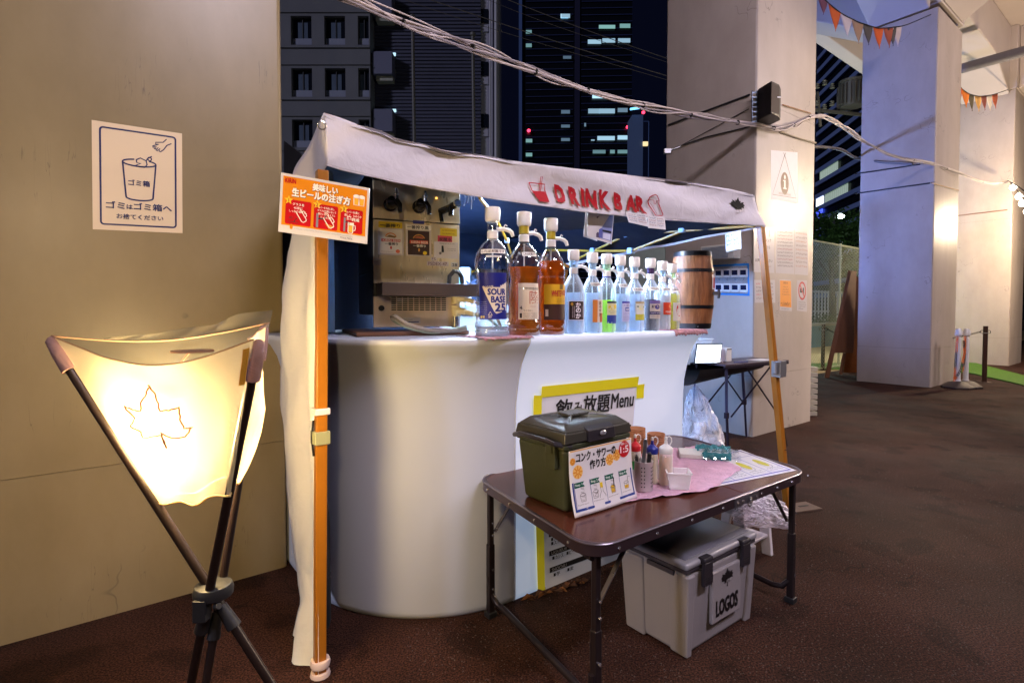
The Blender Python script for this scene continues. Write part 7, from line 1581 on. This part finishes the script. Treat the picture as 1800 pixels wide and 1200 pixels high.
    def strap(pts, r, lab, m=bk):
        mb = MB(); mb.tube(pts, r, 5); obj('strap', mb, m, smooth=True, label=lab, cat='strap')
    s2 = lambda px, py: onside(px, py, 0) - U * .012
    f2 = lambda px, py: onfront(px, py, 0) - V * .012
    s3 = lambda px, py: onside(px, py, 5.55) - U * .012
    f3 = lambda px, py: onfront(px, py, 0) - V * .012
    strap([s2(1176, 220), s2(1319, 167)], .010, 'thick black strap across the left face of the speaker pillar')
    strap([s2(1172, 266), s2(1240, 242), s2(1320, 223)], .007, 'thin dark strap below the thick one, left face of the speaker pillar')
    strap([s2(1195, 258), s2(1318, 192)], .004, 'faint dark cord rising between the two straps of the speaker pillar')
    strap([f2(1374, 185), f2(1423, 200)], .007, 'rusty strap end right of the loudspeaker', mat('strap_rust', rgb('a07858'), .6))
    strap([f2(1370, 232), f2(1400, 243), f2(1432, 252)], .011, 'short cable branch running down right below the loudspeaker', mat('cable_cream', rgb('a89c88'), .5))
    strap([s3(1503, 306), s3(1618, 289)], .012, 'upper black strap on the blue pillar'); strap([s3(1503, 340.5), s3(1635, 322)], .012, 'lower black strap on the blue pillar')
    strap([f3(1636, 322), f3(1684, 335)], .008, 'thin strap on the warm side of the blue pillar', mat('strap_rust', rgb('a07858'), .6))
    s4 = lambda px, py: onside(px, py, 11.12) - U * .012
    strap([s4(1680, 379.5), s4(1771, 369)], .012, 'thin brown strap round the farthest pillar', mat('strap_brown', rgb('7a5a48'), .6))
    o = at(1173, 266, 5.6)
    mb = MB(); mb.box(o, (.07, .04, .05)); mb.tube([o, o + Vector((.14, .0, .05))], .008, 6); obj('turnbuckle', mb, mat('galvanised', (.35, .35, .36), .45, .8), bev=.004, label='small metal turnbuckle at the left edge of the speaker pillar', cat='fitting')
    # string of round lamps near the last pillar
    t = thing('string_lights', 'string of glowing round bulbs by the farthest pillar', 'string lights', at(1776, 322, 11.4)); c = t.location.copy(); gl = mat('bulb_glow', (1, .9, .7), .4, emit=(1, .86, .62), es=9)
    for k, (px, py, d) in enumerate(((1781, 330, 11.3), (1791, 346, 10.9), (1797, 358, 10.6), (1806, 372, 10.2))):
        mb = MB(); mb.lathe([(.01, .09), (.02, .07), (.055, .03), (.06, 0), (.045, -.04), (.01, -.06)], 14, at(px, py, d) - c); obj('bulb', mb, gl, t, smooth=True)
    mb = MB(); mb.tube([at(1772, 318, 11.5) - c, at(1790, 328, 11.0) - c, at(1812, 345, 10.2) - c, at(1850, 350, 9.6) - c], .01, 6); mb.tube([at(1776, 322, 11.4) - c, at(1791, 338, 10.9) - c, at(1806, 362, 10.2) - c], .008, 6); obj('cord', mb, M_dark, t, smooth=True)
cables()
def bunting(name, lab, ctl, cols, d_len):
    pts = [Vector(at(*c)) for c in ctl]; t = thing(name, lab, 'bunting', pts[0]); o0 = pts[0]; seg = []
    for i in range(len(pts) - 1):
        for k in range(10): seg.append(pts[i].lerp(pts[i + 1], k / 10))
    seg.append(pts[-1])
    # smooth
    for _ in range(6): seg = [seg[0]] + [(seg[i - 1] + seg[i] * 2 + seg[i + 1]) / 4 for i in range(1, len(seg) - 1)] + [seg[-1]]
    mb = MB(); mb.tube([p - o0 for p in seg], .008, 5); obj('string', mb, M_dark, t)
    for px0, px1, py, hh, col, dz in cols:
        def pt(px):
            best = min(seg, key=lambda p: abs(proj(p)[0] - px)); 
            for a, b in zip(seg, seg[1:]):
                xa, xb = proj(a)[0], proj(b)[0]
                if (xa - px) * (xb - px) <= 0 and xa != xb: return a.lerp(b, (px - xa) / (xb - xa))
            return best
        a, b = pt(px0), pt(px1); m_ = (a + b) / 2; k = m_.y / F; tip = m_ - Z * hh * k + Vector((dz, -.03, 0)); mb = MB()
        g = lambda s, r: (a.lerp(b, s)).lerp(tip, r) - o0 + Vector((0, .012 * math.sin(s * 3 + r * 4), 0))
        mb.grid(lambda s, r: g(s, r * .995), 3, 5); obj('pennant', mb, clothmat('pennant_' + col, rgb(col), .25, .8), t, smooth=True, solid=.003)
bunting('pennant_bunting', 'orange, white and grey pennants strung above the gap left of the blue pillar', [(1410, -40, 7.4), (1455, 5, 7.6), (1480, 25, 7.8), (1510, 40, 8.0), (1545, 51, 8.2), (1590, 46, 8.4), (1636, 26, 8.7)],
    [(1436, 1455, 0, 32, '7a4a60', 0), (1456, 1478, 0, 42, 'd8682c', 0), (1477, 1498, 0, 38, 'd8ccd0', 0), (1497, 1518, 0, 40, 'b09078', 0), (1516, 1534, 0, 36, '5c5654', 0), (1535, 1553, 0, 38, 'e0682c', 0), (1553, 1570, 0, 36, 'b86048', 0), (1560, 1576, 0, 34, '5c5654', 0), (1568, 1585, 0, 36, 'd8c8c4', 0)], .3)
bunting('pennant_bunting', 'small orange and cream pennants between the blue pillar and the last pillar', [(1676, 132, 9.6), (1690, 156, 10.0), (1704, 166, 10.3), (1722, 170, 10.8), (1745, 167, 11.3), (1772, 158, 12.0)],
    [(1680, 1691, 0, 34, 'c05a28', 0), (1689, 1704, 0, 30, 'e8842c', 0), (1702, 1712, 0, 30, '6a6048', 0), (1713, 1725, 0, 28, 'd8a860', 0), (1725, 1734, 0, 26, '9a5848', 0), (1734, 1744, 0, 28, 'e8dcc8', 0), (1743, 1754, 0, 26, 'b86040', 0)], .3)

# ---------------------------------------------------------------- posts, sandwich board, chain stands, leaves
def chain(parent, pts, cols, r=.010, link=.034):
    seg = []
    for a, b in zip(pts, pts[1:]):
        n = max(2, int((b - a).length / (link * .72)))
        for k in range(n): seg.append((a.lerp(b, k / n), (b - a).normalized()))
    for i, (p, d) in enumerate(seg):
        u = d.cross(Vector((0, 1, 0)) if i % 2 else Vector((.6, .8, .1))).normalized(); mb = MB()
        ring = [p + d * (math.sin(a) * link / 2) + u * (math.cos(a) * link * .3) for a in [R(k * 45) for k in range(9)]]
        mb.tube(ring, r * .45, 4); obj('chain_link', mb, cols[(i // 7) % len(cols)], parent)
def posts():
    br = mat('post_brown', rgb('3a1c10'), .45, var=.2, vs=8)
    def post(px, py, top, lab):
        p = gnd(px, py); h = at(px, top, p.y).z; t = thing('brown_post', lab, 'post', p)
        mb = MB(); mb.lathe([(.042, 0), (.042, .03), (.034, .034), (.034, h)], 16); obj('shaft', mb, br, t, smooth=True); mb = MB(); mb.box((0, 0, .006), (.14, .14, .012)); obj('base_plate', mb, mat('plate_grey', rgb('6a5a50'), .6), t)
        for s in (-1, 1): mb = MB(); mb.tube([(s * (.06 + .028 * math.cos(a)), 0, h - .10 + .028 * math.sin(a)) for a in [R(30 * k) for k in range(13)]], .005, 6); obj('eye_ring', mb, M_dark, t, smooth=True)
        mb = MB(); mb.lathe([(.0355, h - .125), (.0355, h - .112)], 16, cap=False); obj('band', mb, mat('galvanised', (.35, .35, .36), .45, .8), t)
        return t, p, h
    t, p, h = post(1730, 672, 573, 'brown post with two rings at the turf edge, right of the white posts'); blk = M_dark
    chain(t, [Vector((-.09, 0, h - .1)), Vector((-.28, .05, h - .16)), Vector((-.5, .1, h - .22))], [blk], .008)
    t, p, h = post(1446, 651, 570, 'brown post in front of the chain link fence'); chain(t, [Vector((.09, 0, h - .1)), Vector((.2, .0, h - .16)), Vector((.34, 0, h - .2))], [blk], .008)
    wm = mat('post_white', rgb('dcdada'), .4); og = mat('chain_orange', rgb('e8742c'), .45)
    def stand(px, py, ytop, lab, ch):
        p = gnd(px, py); h = at(px, ytop, p.y).z; t = thing('chain_stand', lab, 'barrier post', p)
        mb = MB(); mb.lathe([(.22, 0), (.22, .03), (.12, .10), (.05, .115)], 8); obj('weighted_base', mb, mat('rubber_brown', rgb('3a302e'), .6), t, bev=.008)
        mb = MB(); mb.lathe([(.045, .10), (.045, .13), (.036, .135), (.036, h - .16), (.026, h - .15), (.026, h - .13)], 16); obj('shaft', mb, wm, t, smooth=True); mb = MB(); mb.lathe([(.03, h - .13), (.05, h - .11), (.05, h - .05), (.03, h - .005), (.01, h)], 8); obj('cap', mb, wm, t, bev=.004)
        chain(t, [Vector(q) for q in ch(h)], [og, blk], .012, .045); return t
    stand(1683, 682, 577, 'white plastic chain post nearer the pillar, orange and black chain hanging down', lambda h: [(-.05, -.03, h - .15), (-.08, -.05, h - .5), (-.10, -.06, .14), (-.02, -.08, .3), (.06, -.05, h - .4), (.08, 0, h - .18)])
    stand(1697, 681, 577, 'white plastic chain post on the right of the pair, beside the brown post', lambda h: [(-.05, -.03, h - .15), (-.06, -.04, h - .45), (-.10, -.05, h - .7)])
    # wooden sandwich board
    p = gnd(1456, 664); q2 = gnd(1488, 660); wd = mat('board_oak', rgb('8a5a3c'), .55, var=.2, vs=4, stretch=(1, 1, .3)); t = thing('sandwich_board', 'brown wooden sandwich board leaning beside the blue pillar', 'sandwich board', p)
    d0 = p.y; c = p.copy(); g = lambda px, py, d: at(px, py, d) - c
    def slab(nm, a, b, c2, d, th=Vector((.0, .03, 0)), m=wd, par=t): mb = MB(); mb.hexa([v + th for v in (a, b, c2, d)], [a, b, c2, d]); return obj(nm, mb, m, par, bev=.004)
    E = W(5.5, 0); dd = d0
    slab('side_rail', g(1450, 665, dd), g(1457.5, 666, dd), g(1498, 476, dd + .5), g(1492.5, 475, dd + .5))
    slab('panel', g(1464, 620, dd + .12), g(1500, 620, dd + .3), g(1506, 476, dd + .5), g(1496.5, 476, dd + .48))
    slab('side_rail', g(1476, 657, dd + .3), g(1481, 658, dd + .3), g(1488, 621, dd + .36), g(1483, 620, dd + .36))
    slab('rear_panel', g(1483, 663, dd + .9), g(1520, 668, dd + .9), g(1512, 490, dd + .65), g(1500, 480, dd + .65), m=mat('board_orange', rgb('a05c2c'), .5, var=.15, vs=4))
    mb = MB(); k = g(1484, 540, dd + .33); mb.lathe([(.012, -.004), (.012, .004)], 10, k); obj('knob', mb, M_dark, t)
    # things stacked behind the speaker pillar
    t = thing('cup_rack', 'edge of white stacked containers behind the speaker pillar', 'containers', at(1426, 716, 6.35) * 1.0); t.location.z = 0
    for i in range(9): mb = MB(); mb.box((-.03, 0, .04 + i * .065), (.14, .12, .05)); obj('container', mb, mat('tub_cream', rgb('b8b0a0'), .5), t, bev=.006)
    # dead leaves by the counter
    lm = [mat('dead_leaf', rgb('7a4a22'), .8, var=.3, vs=40), mat('dead_leaf_dark', rgb('4a2c18'), .8)]; rnd = random.Random(9)
    spots = [(925 + i * 6 + rnd.uniform(-4, 4), 1052 - i * 1.9 + rnd.uniform(-3, 5)) for i in range(18)] + [(1080, 996), (1060, 1004), (1050, 1010)]
    big = max(range(len(spots)), key=lambda i: spots[i][1])
    for i, (px, py) in enumerate(spots):
        p = gnd(px, py) - V * .012; s = rnd.uniform(.012, .03); a = rnd.uniform(0, 6.28); mb = MB()
        pts = [(1, 0), (.5, .35), (.1, .6), (-.5, .35), (-.9, .1), (-1.3, 0), (-.9, -.15), (-.4, -.4), (.2, -.5), (.6, -.3)]
        mb.add([Vector((x * s * math.cos(a) - y * s * math.sin(a), x * s * math.sin(a) + y * s * math.cos(a), .004 + abs(y) * s * .8 + (x + 1) * s * .12)) for x, y in pts] + [Vector((0, 0, .003))], [(k, (k + 1) % 10, 10) for k in range(10)])
        obj('dead_leaf', mb, lm[i % 2], loc=p, label='dry brown leaf on the ground along the foot of the glowing counter', cat='leaf', group='dry leaves along the counter foot')
posts()
# lettering and other print that is one drawing of many strokes is kept as one piece
for o in COL.objects:
    if o.type == 'MESH' and o.name.split('.')[0] in ('lettering', 'small_print', 'menu_line', 'print', 'heading_bar', 'glass_drawing', 'ice_drawing', 'label_panel', 'sticker', 'mug_drawing', 'tap_drawing', 'bin_drawing', 'hand_drawing', 'orange_slice', 'step_flag', 'step_panel', 'border', 'star', 'beer', 'foam', 'splash', 'drink', 'arrow', 'barcode', 'crest', 'fruit', 'recycle_mark', 'tent_drawing', 'bottle_drawing', 'icon', 'picture', 'ban_ring', 'board_frame', 'label', 'mullion'):
        o['kind'] = 'stuff'
